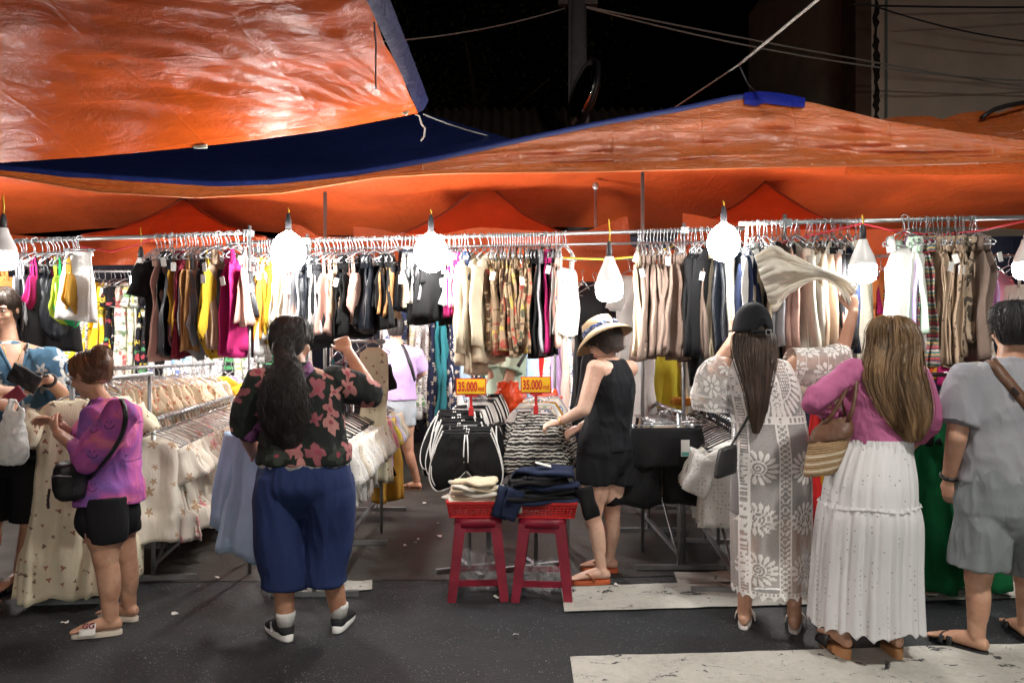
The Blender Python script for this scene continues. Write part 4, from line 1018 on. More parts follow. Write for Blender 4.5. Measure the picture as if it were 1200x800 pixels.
# ================================================================== floor racks
def rack(a, b, h, label, posts=2, width=.5, lower=True, mat=None):
    """a, b: floor points of the two ends; the rail runs between them at height h"""
    mat = mat or steel; a, b = V(a), V(b); d = (b-a); L = d.length; u = d.normalized(); s = V((u.y, -u.x, 0))
    e = empty('garment_rack', a, label, 'garment rack')
    MB().tube([-u*.05+V((0, 0, h)), d+u*.05+V((0, 0, h))], .014, 10).build('rail', mat, e)
    for k in range(posts):
        p = d*(k/(posts-1))
        MB().tube([p+V((0, 0, .02)), p+V((0, 0, h))], .014, 8).build('post', mat, e)
        MB().bar(p-s*width/2+V((0, 0, .018)), p+s*width/2+V((0, 0, .018)), .03, .03).build('foot_bar', mat, e, False)
    if lower:
        MB().bar(V((0, 0, .10)), d+V((0, 0, .10)), .025, .025).build('lower_bar', mat, e, False)
        MB().tube([V((0, 0, .05)), d*.32+V((0, 0, .45))], .010, 6).build('brace', mat, e)
    return e
def pack(n, a, b, h, kind, mats, label_fn, group, w=.2, L=.6, th=.02, hmat=None, jit=12, fold=.016, lj=.03, base=0):
    a, b = V(a), V(b); u = (b-a); ang = math.degrees(math.atan2(u.y, u.x))
    for i in range(n):
        p = a.lerp(b, (i+.5)/n)-u.normalized()*.10+V((rnd.uniform(-.006, .006), 0, h)); mk = mats[i % len(mats)]
        hang(kind, K[mk], p, ang-90+base+rnd.uniform(-jit, jit), w, L+rnd.uniform(-lj, lj), th, label_fn(i, mk), group, hmat, fold)
# rack A: white flowered babydoll dresses (front left)
A0, A1 = V((-2.17, 4.75, 0)), V((-2.50, 7.0, 0))
rack(A0, A1, .97, 'steel rack of white flowered dresses left of the dark flowered shirt')
bl_ = {'fl_babydoll': 'white dress with pink and brown flowers, packed on the front left rack', 'fl_babydoll2': 'white dress with sparse brown flowers, packed on the front left rack'}
pack(26, A0, A1, .97, 'babydoll', ['fl_babydoll2', 'fl_babydoll', 'fl_babydoll'], lambda i, m: bl_[m], 'flowered dresses on the front left rack', .21, .62, .017, jit=13, fold=.020)
# rack B behind: beige with russet print
B0, B1 = V((-2.98, 5.7, 0)), V((-2.80, 7.3, 0))
rack(B0, B1, 1.25, 'taller steel rack of beige printed dresses behind the white ones', mat=steel_dark)
pack(24, B0, B1, 1.25, 'babydoll', ['fl_russet'], lambda i, m: 'beige dress with small russet print, packed on the rear left rack', 'beige printed dresses on the rear left rack', .20, .8, .016, jit=13, fold=.020)
hang('blouse', K['yellow'], B1+V((.12, .0, 1.25)), 40, .15, .32, .025, 'bright yellow blouse at the far end of the beige printed dresses')
hang('blouse', K['lilac'], B1+V((.16, .12, 1.25)), 60, .15, .34, .025, 'lilac blouse peeking out behind the yellow blouse')
# long cream ditsy dresses beside the tie dye woman
D0, D1 = V((-2.42, 4.32, 0)), V((-2.54, 5.0, 0))
rack(D0+V((-.0, 0, 0)), D1+V((0, .5, 0)), 1.22, 'short steel rack of long cream dresses behind the tie-dye shirt', 2, .4, False, steel_dark)
def long_dress(seed, w=.2):
    g = MB(); z0 = -.10; th = .03
    tab = [(z0, .11, .02, 0), (z0-.05, .17, .04, 0), (z0-.12, .185, .05, 0), (z0-.30, .165, .05, 0), (z0-.5, .175, .075, 0), (z0-.80, .205, .09, -.03), (z0-.815, .225, .105, -.03), (z0-1.06, .25, .12, -.05)]
    shell(g, tab, .026, seed, n=64, rows=34, frill=.72, k1=30)
    for k in range(3):   # ruffles at the collar
        ring = []
        for hgt, rr in ((-.0, 1.0), (-.035, 1.22)):
            ring.append([V(((.11+.03*k)*rr*math.cos(q), (.03+.012*k)*rr*math.sin(q)+.008*math.sin(9*q+k), z0-.012-.05*k+hgt+.004*math.sin(13*q))) for q in np.linspace(0, 2*math.pi, 48)])
        g.grid(ring)
    for s in (-1, 1): sleeve(g, (s*.15, -.02, z0-.07), (s*.24, -.03, z0-.22), .07, .085, .7, seed+s)
    return g.mesh('dress', K['fl_ditsy'])
for i, (dx, dy, ro) in enumerate(((0, 0, 18), (.02, .10, 6), (.05, .22, 12), (.02, .34, 5))):
    o = hang('dress', K['fl_ditsy'], D0+V((dx, dy, 1.22)), ro, .2, 1.0, .03, ['long cream dotted dress with ruffled collar, nearest the tie-dye shirt', 'long cream dotted dress close behind the ruffled front one'][min(i, 1)] if i < 2 else 'cream dotted dress deep in the short rack of long dresses', 'long cream dresses on the short rack', me=long_dress(40+i))
# rack C: white tops on black hangers
C0, C1 = V((-1.12, 4.45, 0)), V((-1.16, 6.75, 0))
rack(C0, C1, 1.03, 'steel rack of white tops on black hangers in the middle aisle', 3)
seqC0 = ['eyelet', 'white', 'eyelet', 'crochet', 'eyelet', 'white', 'eyelet', 'offwhite', 'eyelet', 'eyelet', 'crochet', 'white', 'pink', 'offwhite', 'cream', 'lemon', 'blush', 'skyblue', 'lilac', 'mint', 'offwhite', 'cream']
seqC = seqC0[:8]+['eyelet', 'white', 'eyelet', 'crochet', 'eyelet', 'white', 'offwhite', 'eyelet']+seqC0[8:]
labC = {'eyelet': 'white eyelet blouse on a black hanger, middle aisle rack', 'white': 'plain white blouse on a black hanger, middle aisle rack', 'crochet': 'cream crochet blouse on a black hanger, middle aisle rack', 'offwhite': 'off white blouse on a black hanger, middle aisle rack', 'cream': 'plain cream blouse on a black hanger, middle aisle rack', 'pink': 'pink blouse on a black hanger, middle aisle rack', 'lemon': 'lemon yellow blouse on a black hanger, middle aisle rack', 'blush': 'blush blouse on a black hanger, middle aisle rack', 'skyblue': 'pale blue blouse on a black hanger, middle aisle rack', 'lilac': 'lilac blouse on a black hanger, middle aisle rack', 'mint': 'mint green blouse at the far end of the middle aisle rack'}
pack(30, C0, C1, 1.03, 'blouse', seqC, lambda i, m: labC[m], 'blouses on the middle aisle rack', .19, .50, .017, hang_black, 12)
pc = plain('mustard_cloth', (.5, .25, .02), .9)
hang('skirt', K['mustard'], V((-1.02, 6.45, .74)), 40, .12, .5, .04, 'mustard cloth hanging low under the pastel blouses')
# pale blue shirt and white top held out at the near end
hang('shirt', K['skyblue'], V((-1.33, 4.12, 1.12)), -28, .19, .70, .035, 'pale blue long sleeved shirt hanging left of the navy trousers', None, hang_black, tilt=6)
hang('blouse', K['white'], V((-1.27, 4.24, 1.05)), -20, .19, .62, .03, 'white top hanging just behind the pale blue shirt', None, hang_black, tilt=3)
hang('shirt', K['black'], V((-1.36, 4.30, 1.12)), -28, .185, .56, .03, 'black edged dark shirt just behind the pale blue one', None, hang_black, tilt=6)
MB_ = MB(); MB_.tube([V((-1.62, 4.2, 1.10)), V((-1.12, 4.3, 1.10))], .012, 8)
# rack D: grey hangers with black shorts
D0, D1 = V((1.06, 4.98, 0)), V((1.02, 7.0, 0))
rack(D0, D1, 1.0, 'steel rack with black shorts in front, right of the straw hat woman', 3, .56)
for i in range(16):
    y = 5.1+i*.115
    mk = ['black', 'grey', 'charcoal', 'beige', 'black', 'grey', 'white', 'charcoal'][i % 8]
    nmx = {'black': 'black shorts deep in the rack behind the front pair', 'grey': 'grey shorts deep in the rack behind the black pair', 'charcoal': 'charcoal shorts deep in the rack behind the black pair', 'beige': 'beige shorts deep in the rack behind the black pair', 'white': 'white shorts deep in the rack behind the black pair'}[mk]
    hang('shorts', K[mk], V((1.05-.002*i, y, 1.0)), rnd.uniform(-10, 10), .2, .42, .024, nmx, 'shorts on the steel rack', hang_clear)
hang('shorts', K['beige'], V((1.0, 5.0, 1.0)), 22, .20, .44, .024, 'beige shorts showing left of the large black pair', 'shorts on the steel rack')
fs = hang('shorts', K['navy'] if False else K['black'], V((.925, 4.84, 1.0)), 4, .285, .47, .034, 'large black shorts with white paper tag at the rack front', 'shorts on the steel rack')
g = MB(); g.box((.12, -.088, -.20), (.052, .003, .10)); g.build('price_tag', plain('tag_white', (.75, .75, .72), .6), fs, False)
g = MB(); g.box((.12, -.0905, -.235), (.044, .002, .022)); g.build('tag_band', plain('tag_teal', (.1, .4, .36), .6), fs, False)
# rack E: black hangers with white blouses
E0, E1 = V((1.28, 4.5, 0)), V((1.50, 6.8, 0))
rack(E0, E1, .98, 'steel rack of white blouses on black hangers behind the lace dress', 3, .5)
labE = {'white': 'plain white blouse on a black hanger, rack behind the lace dress', 'eyelet': 'white eyelet blouse on a black hanger, rack behind the lace dress', 'offwhite': 'off white blouse on a black hanger, rack behind the lace dress'}
pack(28, E0, E1, .98, 'blouse', ['eyelet', 'white', 'eyelet', 'offwhite', 'white'], lambda i, m: labE[m], 'blouses on the rack behind the lace dress', .19, .50, .020, hang_black, 12)
g = MB(); g.box((0, 0, .02), (.22, .2, .04)); g.box((0, 0, .045), (.20, .18, .012))
tag(g.build('folded_shirt', K['tangerine'], None, True, (1.28, 5.7, .99)), 'folded yellow shirt lying over the black hangers on the right', 'shirt')
# rack F: green dress and black hangers behind the blonde woman
F0, F1 = V((2.15, 4.55, 0)), V((3.0, 4.75, 0))
rack(F0, F1, 1.25, 'low rack of dark clothes and a green dress behind the blonde woman', 2, .5)
def green_dress(seed):
    g = MB(); z0 = -.12
    tab = [(z0, .10, .03, 0), (z0-.06, .16, .05, 0), (z0-.3, .17, .07, 0), (z0-.7, .20, .09, 0), (z0-1.1, .22, .11, 0)]
    shell(g, tab, .03, seed, n=56, rows=26, k1=24); return g.mesh('dress', K['emerald'])
hang('dress', K['emerald'], V((2.28, 4.42, 1.28)), 8, .17, 1.0, .04, 'long emerald green dress nearest the blonde hair', 'emerald dresses on the low right rack', hang_black, me=green_dress(1))
hang('dress', K['emerald'], V((2.62, 4.50, 1.28)), -12, .17, 1.0, .04, 'long emerald green dress nearest the man in grey', 'emerald dresses on the low right rack', hang_black, me=green_dress(2))
for i in range(9):
    hang('blouse', K['black' if i % 3 else 'charcoal'], V((2.25+i*.085, 4.60+i*.02, 1.25)), 80+rnd.uniform(-14, 14), .17, .5, .022, 'black top crowded behind the emerald dresses' if i % 3 else 'charcoal top crowded behind the emerald dresses', 'dark tops behind the emerald dresses', hang_black)
sc_ = MB(); pts = []
for j in range(7):
    t_ = j/6; pts.append([V((2.52+.5*u_, 4.50+.10*math.sin(t_*math.pi)-.05, 1.30+.05*math.sin(u_*9+t_*3)-.09*(abs(t_-.5)*2)**2)) for u_ in np.linspace(0, 1, 16)])
sc_.grid(pts); o = sc_.build('scarf', K['magenta']); o.modifiers.new('thickness', 'SOLIDIFY').thickness = .006
tag(o, 'magenta scarf thrown over the low right rack', 'scarf')
# colourful clothes behind the straw tote
for i, (px, k, c) in enumerate(((962, 'yellow', 'yellow'), (969, 'magenta', 'magenta'), (976, 'lilac', 'lilac'), (955, 'red', 'red'))):
    hang('dress', K[k], P(px, 430, 4.75), 80, .16, .95, .025, f'{c} dress low between the lace dress and the white skirt', 'bright dresses between lace dress and white skirt')
rail_thing(P(935, 430, 4.75), P(1000, 430, 4.75), 'short low rail of bright dresses behind the straw tote', .011, (.1, .9))

# ================================================================== stools, baskets, piles
def stool(x, y, rz, label, h=.455):
    e = empty('stool', (x, y, 0), label, 'stool', 'red plastic stools'); e.rotation_euler = (0, 0, rad(rz))
    top, bot = .115, .158
    g = MB(); r_ = []
    for z, q in ((h-.05, .138), (h-.012, .136), (h, .128), (h-.004, .06), (h-.004, .01)):
        ring = []
        for j in range(32):
            a = 2*math.pi*j/32; cx, sy = math.cos(a), math.sin(a); k = q/max(abs(cx)**.35 if abs(cx) > abs(sy) else abs(sy)**.35, .1); k = q*(1/(abs(cx)**5+abs(sy)**5)**.2)
            ring.append(V((k*cx, k*sy, z)))
        r_.append(ring)
    g.rings(r_, 0, True); g.build('seat', maroonp, e)
    for sx in (-1, 1):
        for sy in (-1, 1):
            g = MB(); a = V((sx*top, sy*top, h-.03)); b = V((sx*bot, sy*bot, 0))
            # angle section leg: two flanges
            w0, w1 = .062, .046
            g.bar(a-V((sx*.031, 0, 0))+V((sx*.015, sy*.012, 0)), b-V((sx*.022, 0, 0))+V((sx*.010, sy*.010, 0)), w0, .006, w1, .006, up=(0, sy, 0))
            g.bar(a-V((0, sy*.031, 0))+V((sx*.012, sy*.014, 0)), b-V((0, sy*.022, 0))+V((sx*.010, sy*.009, 0)), .006, w0-.008, .006, w1-.008, up=(0, sy, 0))
            g.build('leg', maroonp, e, False)
    def at(z): return top+(bot-top)*(1-z/h)
    for (ax, z) in (('x', .10), ('y', .10)):
        for s in (-1, 1):
            q = at(z); g = MB()
            if ax == 'x': g.bar(V((-q, s*q, z)), V((q, s*q, z)), .010, .034)
            else: g.bar(V((s*q, -q, z)), V((s*q, q, z)), .010, .034)
            g.build('stretcher', maroonp, e, False)
    for s in (-1, 1):
        q = at(h-.06); 
        for ax in 'xy':
            g = MB()
            if ax == 'x': g.bar(V((-q, s*(q+.003), h-.052)), V((q, s*(q+.003), h-.052)), .008, .05)
            else: g.bar(V((s*(q+.003), -q, h-.052)), V((s*(q+.003), q, h-.052)), .008, .05)
            g.build('apron', maroonp, e, False)
    return e
S1, S2 = (X(560, 4.52), 4.52), (X(636, 4.50), 4.50)
stool(*S1, 3, 'red plastic stool under the cream clothes, left of the pair')
st2 = stool(*S2, -4, 'red plastic stool under the dark clothes, right of the pair')
def basket(x, y, z, rz, label, tagged=False):
    e = empty('basket', (x, y, z), label, 'basket', 'red plastic baskets'); e.rotation_euler = (0, 0, rad(rz))
    W, D, H = .155, .115, .085; tw = 1.10
    g = MB(); g.box((0, 0, .004), (2*W*.98, 2*D*.98, .008)); g.build('base', redp, e, False)
    def wall(p, q, nx):
        g = MB(); a0, a1 = V(p), V(q)
        up = lambda a: V((a.x*tw, a.y*tw, H))
        for i in range(nx+1):
            a = a0.lerp(a1, i/nx); g.bar(a, up(a), .0045 if 0 < i < nx else .012, .006)
        for j in range(6):
            k = .06+j*.17; aa = a0.lerp(up(a0), k); bb = a1.lerp(up(a1), k); g.bar(aa, bb, .0056, .005 if 0 < j < 5 else .012)
        g.build('lattice_side', redp, e, False)
    c = [V((-W, -D, .002)), V((W, -D, .002)), V((W, D, .002)), V((-W, D, .002))]
    for i in range(4): wall(c[i], c[(i+1) % 4], 16 if i % 2 == 0 else 12)
    g = MB(); q = [V((p.x*tw, p.y*tw, H)) for p in c]
    for i in range(4): g.bar(q[i], q[(i+1) % 4], .018, .012)
    g.build('rim', redp, e, False)
    if tagged:
        g = MB(); g.box((-W*.93, -D*1.08, .05), (.028, .003, .042)); g.build('white_tag', MATS['tag_white'], e, False)
basket(S1[0], S1[1], .457, 3, 'red lattice basket full of cream clothes')
basket(S2[0]+.02, S2[1], .457, -4, 'red lattice basket full of dark clothes, white tag at its corner', True)
def folded(name, x, y, z, w, d, t_, mat, rz, label, cat, group, seed, over=0):
    r = random.Random(seed); ph = [r.uniform(0, 6.3) for _ in range(6)]; rings = []; n = 44
    for zz, q in ((0, .86), (t_*.12, .97), (t_*.5, 1.03), (t_*.85, .98), (t_, .86), (t_*1.06, .5), (t_*1.08, .1)):
        ring = []
        for j in range(n):
            a = 2*math.pi*j/n; cx, sy = math.cos(a), math.sin(a); k = q*(1/(abs(cx)**4+abs(sy)**4)**.25)
            k *= 1+.06*math.sin(3*a+ph[0])+.04*math.sin(7*a+ph[1]+zz*90)+.02*math.sin(13*a+ph[2])
            dz = .006*math.sin(2*a+ph[3])+.005*math.sin(5*a+ph[4])
            e_ = max(0, (abs(cx)*k-1.0)); dz -= over*e_*1.2
            ring.append(V((w*k*cx, d*k*sy, zz+dz*(q > .3))))
        rings.append(ring)
    g = MB(); g.rings(rings); o = g.build(name, mat, None, True, (x, y, z)); o.rotation_euler = (rad(r.uniform(-2, 2)), rad(r.uniform(-3, 3)), rad(rz)); tag(o, label, cat, group); return o
rnd2 = random.Random(5)
for i in range(6):
    folded('folded_shirt', S1[0]-.02+rnd2.uniform(-.02, .02), S1[1]+rnd2.uniform(-.02, .02), .535+i*.019, .165-.010*i+rnd2.uniform(-.01, .01), .125, .024, K['cream' if i % 2 else 'offwhite'], rnd2.uniform(-14, 14),
           'topmost cream top folded on the left basket' if i == 5 else ('cream top folded in the pile on the left basket' if i % 2 else 'off white top folded in the pile on the left basket'), 'shirt', 'cream tops piled on the left basket', i)
for i in range(9):
    folded('folded_shirt', S2[0]-.0+rnd2.uniform(-.03, .03), S2[1]+rnd2.uniform(-.02, .02), .535+i*.020, .215-.008*i+rnd2.uniform(-.015, .015), .14, .027, K[('navy', 'black', 'charcoal', 'satin')[i % 4]], rnd2.uniform(-14, 14),
           'topmost black top folded on the right basket' if i == 8 else {0: 'navy top folded in the pile on the right basket', 1: 'black top folded in the pile on the right basket', 2: 'charcoal top folded in the pile on the right basket', 3: 'satin black top folded in the pile on the right basket'}[i % 4], 'shirt', 'dark tops piled on the right basket', i+50, .5)
tagm2 = MATS['tag_white']
g = MB(); g.box((0, 0, .002), (.09, .07, .004), Matrix.Rotation(.25, 3, 'Y')); tag(g.build('paper_label', tagm2, None, False, (S2[0]-.0, S2[1]-.06, .748)), 'white paper label lying on the pile of dark tops', 'label')
# drooping sleeves off the dark pile
for i, (dx, s) in enumerate(((-.20, -1), (.225, 1), (-.15, -1))):
    g = MB(); sleeve(g, (0, 0, 0), (s*.05, -.02, -.16), .05, .045, .5, 90+i)
    o = tag(g.build('draped_shirt', K['navy' if i != 1 else 'black'], None, True, (S2[0]+dx, S2[1]-.08-.05*(i == 2), .62)), ['navy top drooping off the left side of the dark pile', 'black top drooping off the right side of the dark pile', 'navy top drooping over the front left of the dark pile'][i], 'top')
# clear bags under the stools
def clear_plastic():
    m, nt, b = newmat('clear_plastic'); t = NT(nt); co = t.coord(False)
    b.inputs['Base Color'].default_value = C(.75, .77, .8); b.inputs['Roughness'].default_value = .14
    nz = t.noise(co, 26, 4, .6, 1).outputs[0]; t.lk(t.bump(nz, .9, .02), b.inputs['Normal'])
    t.lk(t.mr(nz, .45, .65, .05, .30), b.inputs['Alpha']); b.inputs['Specular IOR Level'].default_value = .9; return m
clearm = clear_plastic()
def crumple(x, y, z, r3, mat, label, seed, nm='plastic_bag'):
    off_ = V((seed*3.3, seed, 1)); g = MB(); g.ell((0, 0, 0), (1, 1, 1), n=40, k=26)
    g.v = [tuple((V((p[0]*r3[0], p[1]*r3[1], p[2]*r3[2])))*(1+.38*mnoise.noise(V(p)*2.2+off_)+.22*mnoise.noise(V(p)*5+off_)+.1*mnoise.noise(V(p)*11+off_))) for p in g.v]
    return tag(g.build(nm, mat, None, True, (x, y, z)), label, 'plastic bag')
crumple(S1[0]+.02, S1[1]+.02, .135, (.12, .12, .11), clearm, 'crumpled clear plastic bag under the left stool', 1)
crumple(S2[0]+.0, S2[1]+.02, .10, (.12, .12, .085), clearm, 'crumpled clear plastic bag under the right stool', 2)

# ================================================================== shorts displays with price signs
signy = plain('sign_yellow', (.85, .52, .01), .4, 0, .04); signr = plain('sign_red', (.55, .02, .012), .4, 0, .04)
def price_sign(px, py, Y, label, rz=0, foot=.1):
    p = P(px, py, Y); e = empty('price_sign', p, label, 'price sign', 'red and yellow price signs'); e.rotation_euler = (0, 0, rad(rz))
    w_, h_ = .186, .103
    MB().box((0, 0, 0), (w_, .006, h_)).build('board', signr, e, False)
    MB().box((0, -.004, .002), (w_-.012, .004, h_-.014)).build('yellow_face', signy, e, False)
    def fit(txt, x0, x1, z0, z1, bold):
        me = text_mesh(txt, .06, .0008, bold); me.materials.append(signr); xs = [v.co.x for v in me.vertices]; zs = [v.co.z for v in me.vertices]
        kx, kz = (x1-x0)/(max(xs)-min(xs)), (z1-z0)/(max(zs)-min(zs))
        for v in me.vertices: v.co.x = x0+(v.co.x-min(xs))*kx; v.co.z = z0+(v.co.z-min(zs))*kz
        link('price_text', me, e, (0, -.0070, .002))
    fit('35.000', -.080, .038, -.030, .030, .0018); fit('vnd', .042, .080, -.028, .004, .0010)
    MB().bar(V((0, .008, -h_/2+.02)), V((0, .008, -h_/2-foot)), .016, .008).build('stem', redp, e, False)
    MB().box((0, .004, -h_/2-.003), (.075, .014, .016)).build('clip', redp, e, False)
    MB().box((0, .01, -h_/2-foot), (.03, .03, .05)).build('clamp', redp, e, False)
price_sign(552, 453, 4.82, 'price sign reading 35.000vnd above the black piped shorts', 2)
price_sign(628, 451, 4.80, 'price sign reading 35.000vnd above the patterned shorts', -2)
def round_stand(x, y, h, label, r=.17):
    e = empty('display_stand', (x, y, 0), label, 'display stand', 'round display stands for shorts')
    MB().tube([V((0, 0, .02)), V((0, 0, h+.16))], .013, 8).build('pole', steel, e)
    MB().tube([V((r*math.cos(a), r*math.sin(a), h)) for a in np.linspace(0, 2*math.pi, 33)], .008, 6, 0, False).build('ring', steel, e)
    for a in (0, 2.09, 4.19):
        MB().tube([V((0, 0, h-.05)), V((r*math.cos(a), r*math.sin(a), h))], .006, 6).build('spoke', steel, e)
    for a in (.4, .4+math.pi/2):
        MB().bar(V((-.22*math.cos(a), -.22*math.sin(a), .015)), V((.22*math.cos(a), .22*math.sin(a), .015)), .028, .026).build('foot_bar', steel, e, False)
    return e
D1c, D2c = V((X(550, 4.98), 4.98, 0)), V((X(628, 5.02), 5.02, 0))
round_stand(D1c.x, D1c.y, .93, 'round steel stand carrying the black piped shorts'); round_stand(D2c.x, D2c.y, .93, 'round steel stand carrying the patterned shorts')
pipe_w = plain('white_piping', (.75, .75, .74), .8)
def piped_shorts(seed, mat, pip, w=.205, L=.37):
    """rounded running shorts with contrast piping; outline in XZ, hung from z=0"""
    g = MB(); n = 48; rr = random.Random(seed)
    out = []
    half = [(0, -.03), (.60, -.035), (.72, -.06), (.92, -.17), (1.02, -.27), (.98, -.34), (.80, -.385), (.45, -.365), (.16, -.30), (.0, -.265)]
    # dense outline of the right half by Catmull-Rom
    pts = []
    for i in range(len(half)-1):
        p0, p1, p2, p3 = half[max(i-1, 0)], half[i], half[i+1], half[min(i+2, len(half)-1)]
        for k in range(6):
            t = k/6; f = lambda a, b, c, d: .5*((2*b)+(-a+c)*t+(2*a-5*b+4*c-d)*t*t+(-a+3*b-3*c+d)*t**3)
            pts.append((f(p0[0], p1[0], p2[0], p3[0]), f(p0[1], p1[1], p2[1], p3[1])))
    pts.append(half[-1]); sc = L/.385
    outl = [(x*w, z*sc) for x, z in pts]+[(-x*w, z*sc) for x, z in reversed(pts[1:-1])]
    cxy = (0, -.19*sc); rings = []
    for side, lv in ((-1, (.12, .45, .8, .96)), (1, (.96, .8, .45, .12))):
        for q in lv:
            ring = []
            for (x, z) in outl:
                xx, zz = cxy[0]+(x-cxy[0])*q, cxy[1]+(z-cxy[1])*q
                b = .030*math.sqrt(max(0, 1-q*q))+.004
                y = side*b*(.6+.8*min(1, -zz/.2))+.007*math.sin(xx*42+seed)+.005*math.sin(xx*80+zz*20+seed*2)
                ring.append(V((xx, y, zz)))
            rings.append(ring)
        if side == -1: rings.append([V((x, .004*math.sin(x*42+seed), z)) for x, z in outl])
    g.rings(rings, 0, True)
    me = g.mesh('shorts', mat); o = link('shorts', me)
    if pip:
        h_ = MB(); m_ = len(outl)
        pp = [V((x*.985, -.012+.007*math.sin(x*42+seed), z*.985-.002)) for x, z in outl]
        side = [p for p in pp if True]
        k = len(pts)
        h_.tube([V(p) for p in pp[8:k-1]], .0052, 6); h_.tube([V(p) for p in pp[k+1:2*k-10]], .0052, 6)
        h_.build('piping', pipe_w, o)
        d_ = MB()
        for s in (-1, 1): d_.tube([V((s*.006, -.034, -.05)), V((s*.011, -.042, -.10)), V((s*.013, -.044, -.16)), V((s*.012, -.043, -.215))], .0042, 6)
        d_.build('drawstring', pipe_w, o)
        wb = MB(); wb.tube([V((x_, -.03*math.cos(x_/w*1.3)-.004, -.042)) for x_ in np.linspace(-w*.62, w*.62, 18)], .004, 6); wb.build('waist_seam', K['charcoal'], o)
    return o
def place(o, x, y, z, tilt, yaw): o.location = (x, y, z); o.rotation_euler = (rad(tilt), 0, rad(yaw))
grp = 'black shorts with white piping on the round stand'
FR = [('black shorts with white piping facing out at the front of the stand', 0, 0, 0)]
for i in range(9):
    o = piped_shorts(i, K['black'], True, .218-.004*i, .385)
    place(o, D1c.x-.004+(.014*(i % 3-1) if i else 0)-.010*i*(i > 3), D1c.y-.25+.034*i, .935+.013*i, -6-2.2*i, (0, 7, -8, 5, -13, 10, -18, 14, -24)[i])
    tag(o, 'black shorts with white piping facing out at the front of the stand' if i == 0 else 'black piped shorts layered behind the front pair on the left stand', 'shorts', grp)
for i, a in enumerate((58, 82, -62, -86, 112, -114)):
    o = piped_shorts(20+i, K['black'], True, .20, .37); q = rad(a); place(o, D1c.x+.18*math.sin(q), D1c.y+.02-.18*math.cos(q), .965, -8, a)
    tag(o, 'black piped shorts turned sideways on the left stand', 'shorts', grp)
for i in range(12):
    wh = i in (2, 5, 6, 9)
    o = piped_shorts(60+i, K['white'] if wh else K['black'], not wh, .17-.003*i, .26)
    place(o, D1c.x-.03+.012*i, D1c.y+.02+.020*i, 1.02+.009*i, -26, -20+3*i)
    tag(o, 'white shorts in the slanted stack on top of the left stand' if wh else 'black piped shorts in the slanted stack on top of the left stand', 'shorts', 'slanted stack of shorts on the left stand')
grp = 'patterned shorts on the round stand'
for i in range(7):
    o = piped_shorts(30+i, K['tribal'], False, .195-.003*i, .33)
    place(o, D2c.x+.012*(i % 3-1), D2c.y-.22+.036*i, .945+.014*i, -9-2*i, (3, -7, 9, -12, 13, -18, 20)[i])
    tag(o, 'black and white tribal striped shorts at the front of the stand' if i == 0 else 'black and white tribal striped shorts layered behind the front pair', 'shorts', grp)
for i, a in enumerate((60, 88, -64, -90)):
    o = piped_shorts(50+i, K['tribal'], False, .19, .33); q = rad(a); place(o, D2c.x+.17*math.sin(q), D2c.y+.02-.17*math.cos(q), .965, -8, a)
    tag(o, 'tribal striped shorts turned sideways on the right stand', 'shorts', grp)
MX = [('white', 'plain white'), ('fl_white', 'blue printed white'), ('grey', 'grey'), ('fl_multi', 'confetti print'), ('white', 'plain white'), ('fl_blue', 'blue flowered'), ('mustard', 'mustard'), ('fl_white', 'blue printed white'), ('offwhite', 'off white'), ('grey', 'grey')]
for i, (k_, c_) in enumerate(MX):
    o = piped_shorts(80+i, K[k_], False, .17, .25)
    place(o, D2c.x-.04+.010*i, D2c.y+.0+.022*i, 1.02+.009*i, -26, -16+4*i)
    tag(o, f'{c_} shorts in the slanted stack on top of the right stand', 'shorts', 'slanted stack of shorts on the right stand')
for k, c in ((0, D1c), (1, D2c)):
    crumple(c.x+.02, c.y-.02, 1.10, (.10, .07, .035), clearm, f'clear plastic wrapping crumpled on the shorts of the {"left" if k == 0 else "right"} stand', 11+k, 'plastic_wrap')
# orange carrier bags behind the signs
orb = plain('orange_plastic', (.85, .09, .02), .3, 0, .1, 5, .4, 20)
crumple(X(597, 5.5), 5.5, 1.04, (.10, .07, .12), orb, 'orange carrier bag standing between the two price signs', 5)
crumple(X(641, 5.45), 5.45, 1.02, (.09, .07, .10), orb, 'orange carrier bag behind the right price sign', 6)
tb = empty('side_table', (X(618, 5.5), 5.5, 0), 'low table behind the shorts stands carrying orange bags', 'table')
MB().box((0, 0, .90), (.6, .3, .03)).build('top', steel_dark, tb, False)
for sx in (-1, 1):
    for sy in (-1, 1): MB().box((sx*.27, sy*.12, .442), (.03, .03, .885)).build('leg', steel_dark, tb, False)
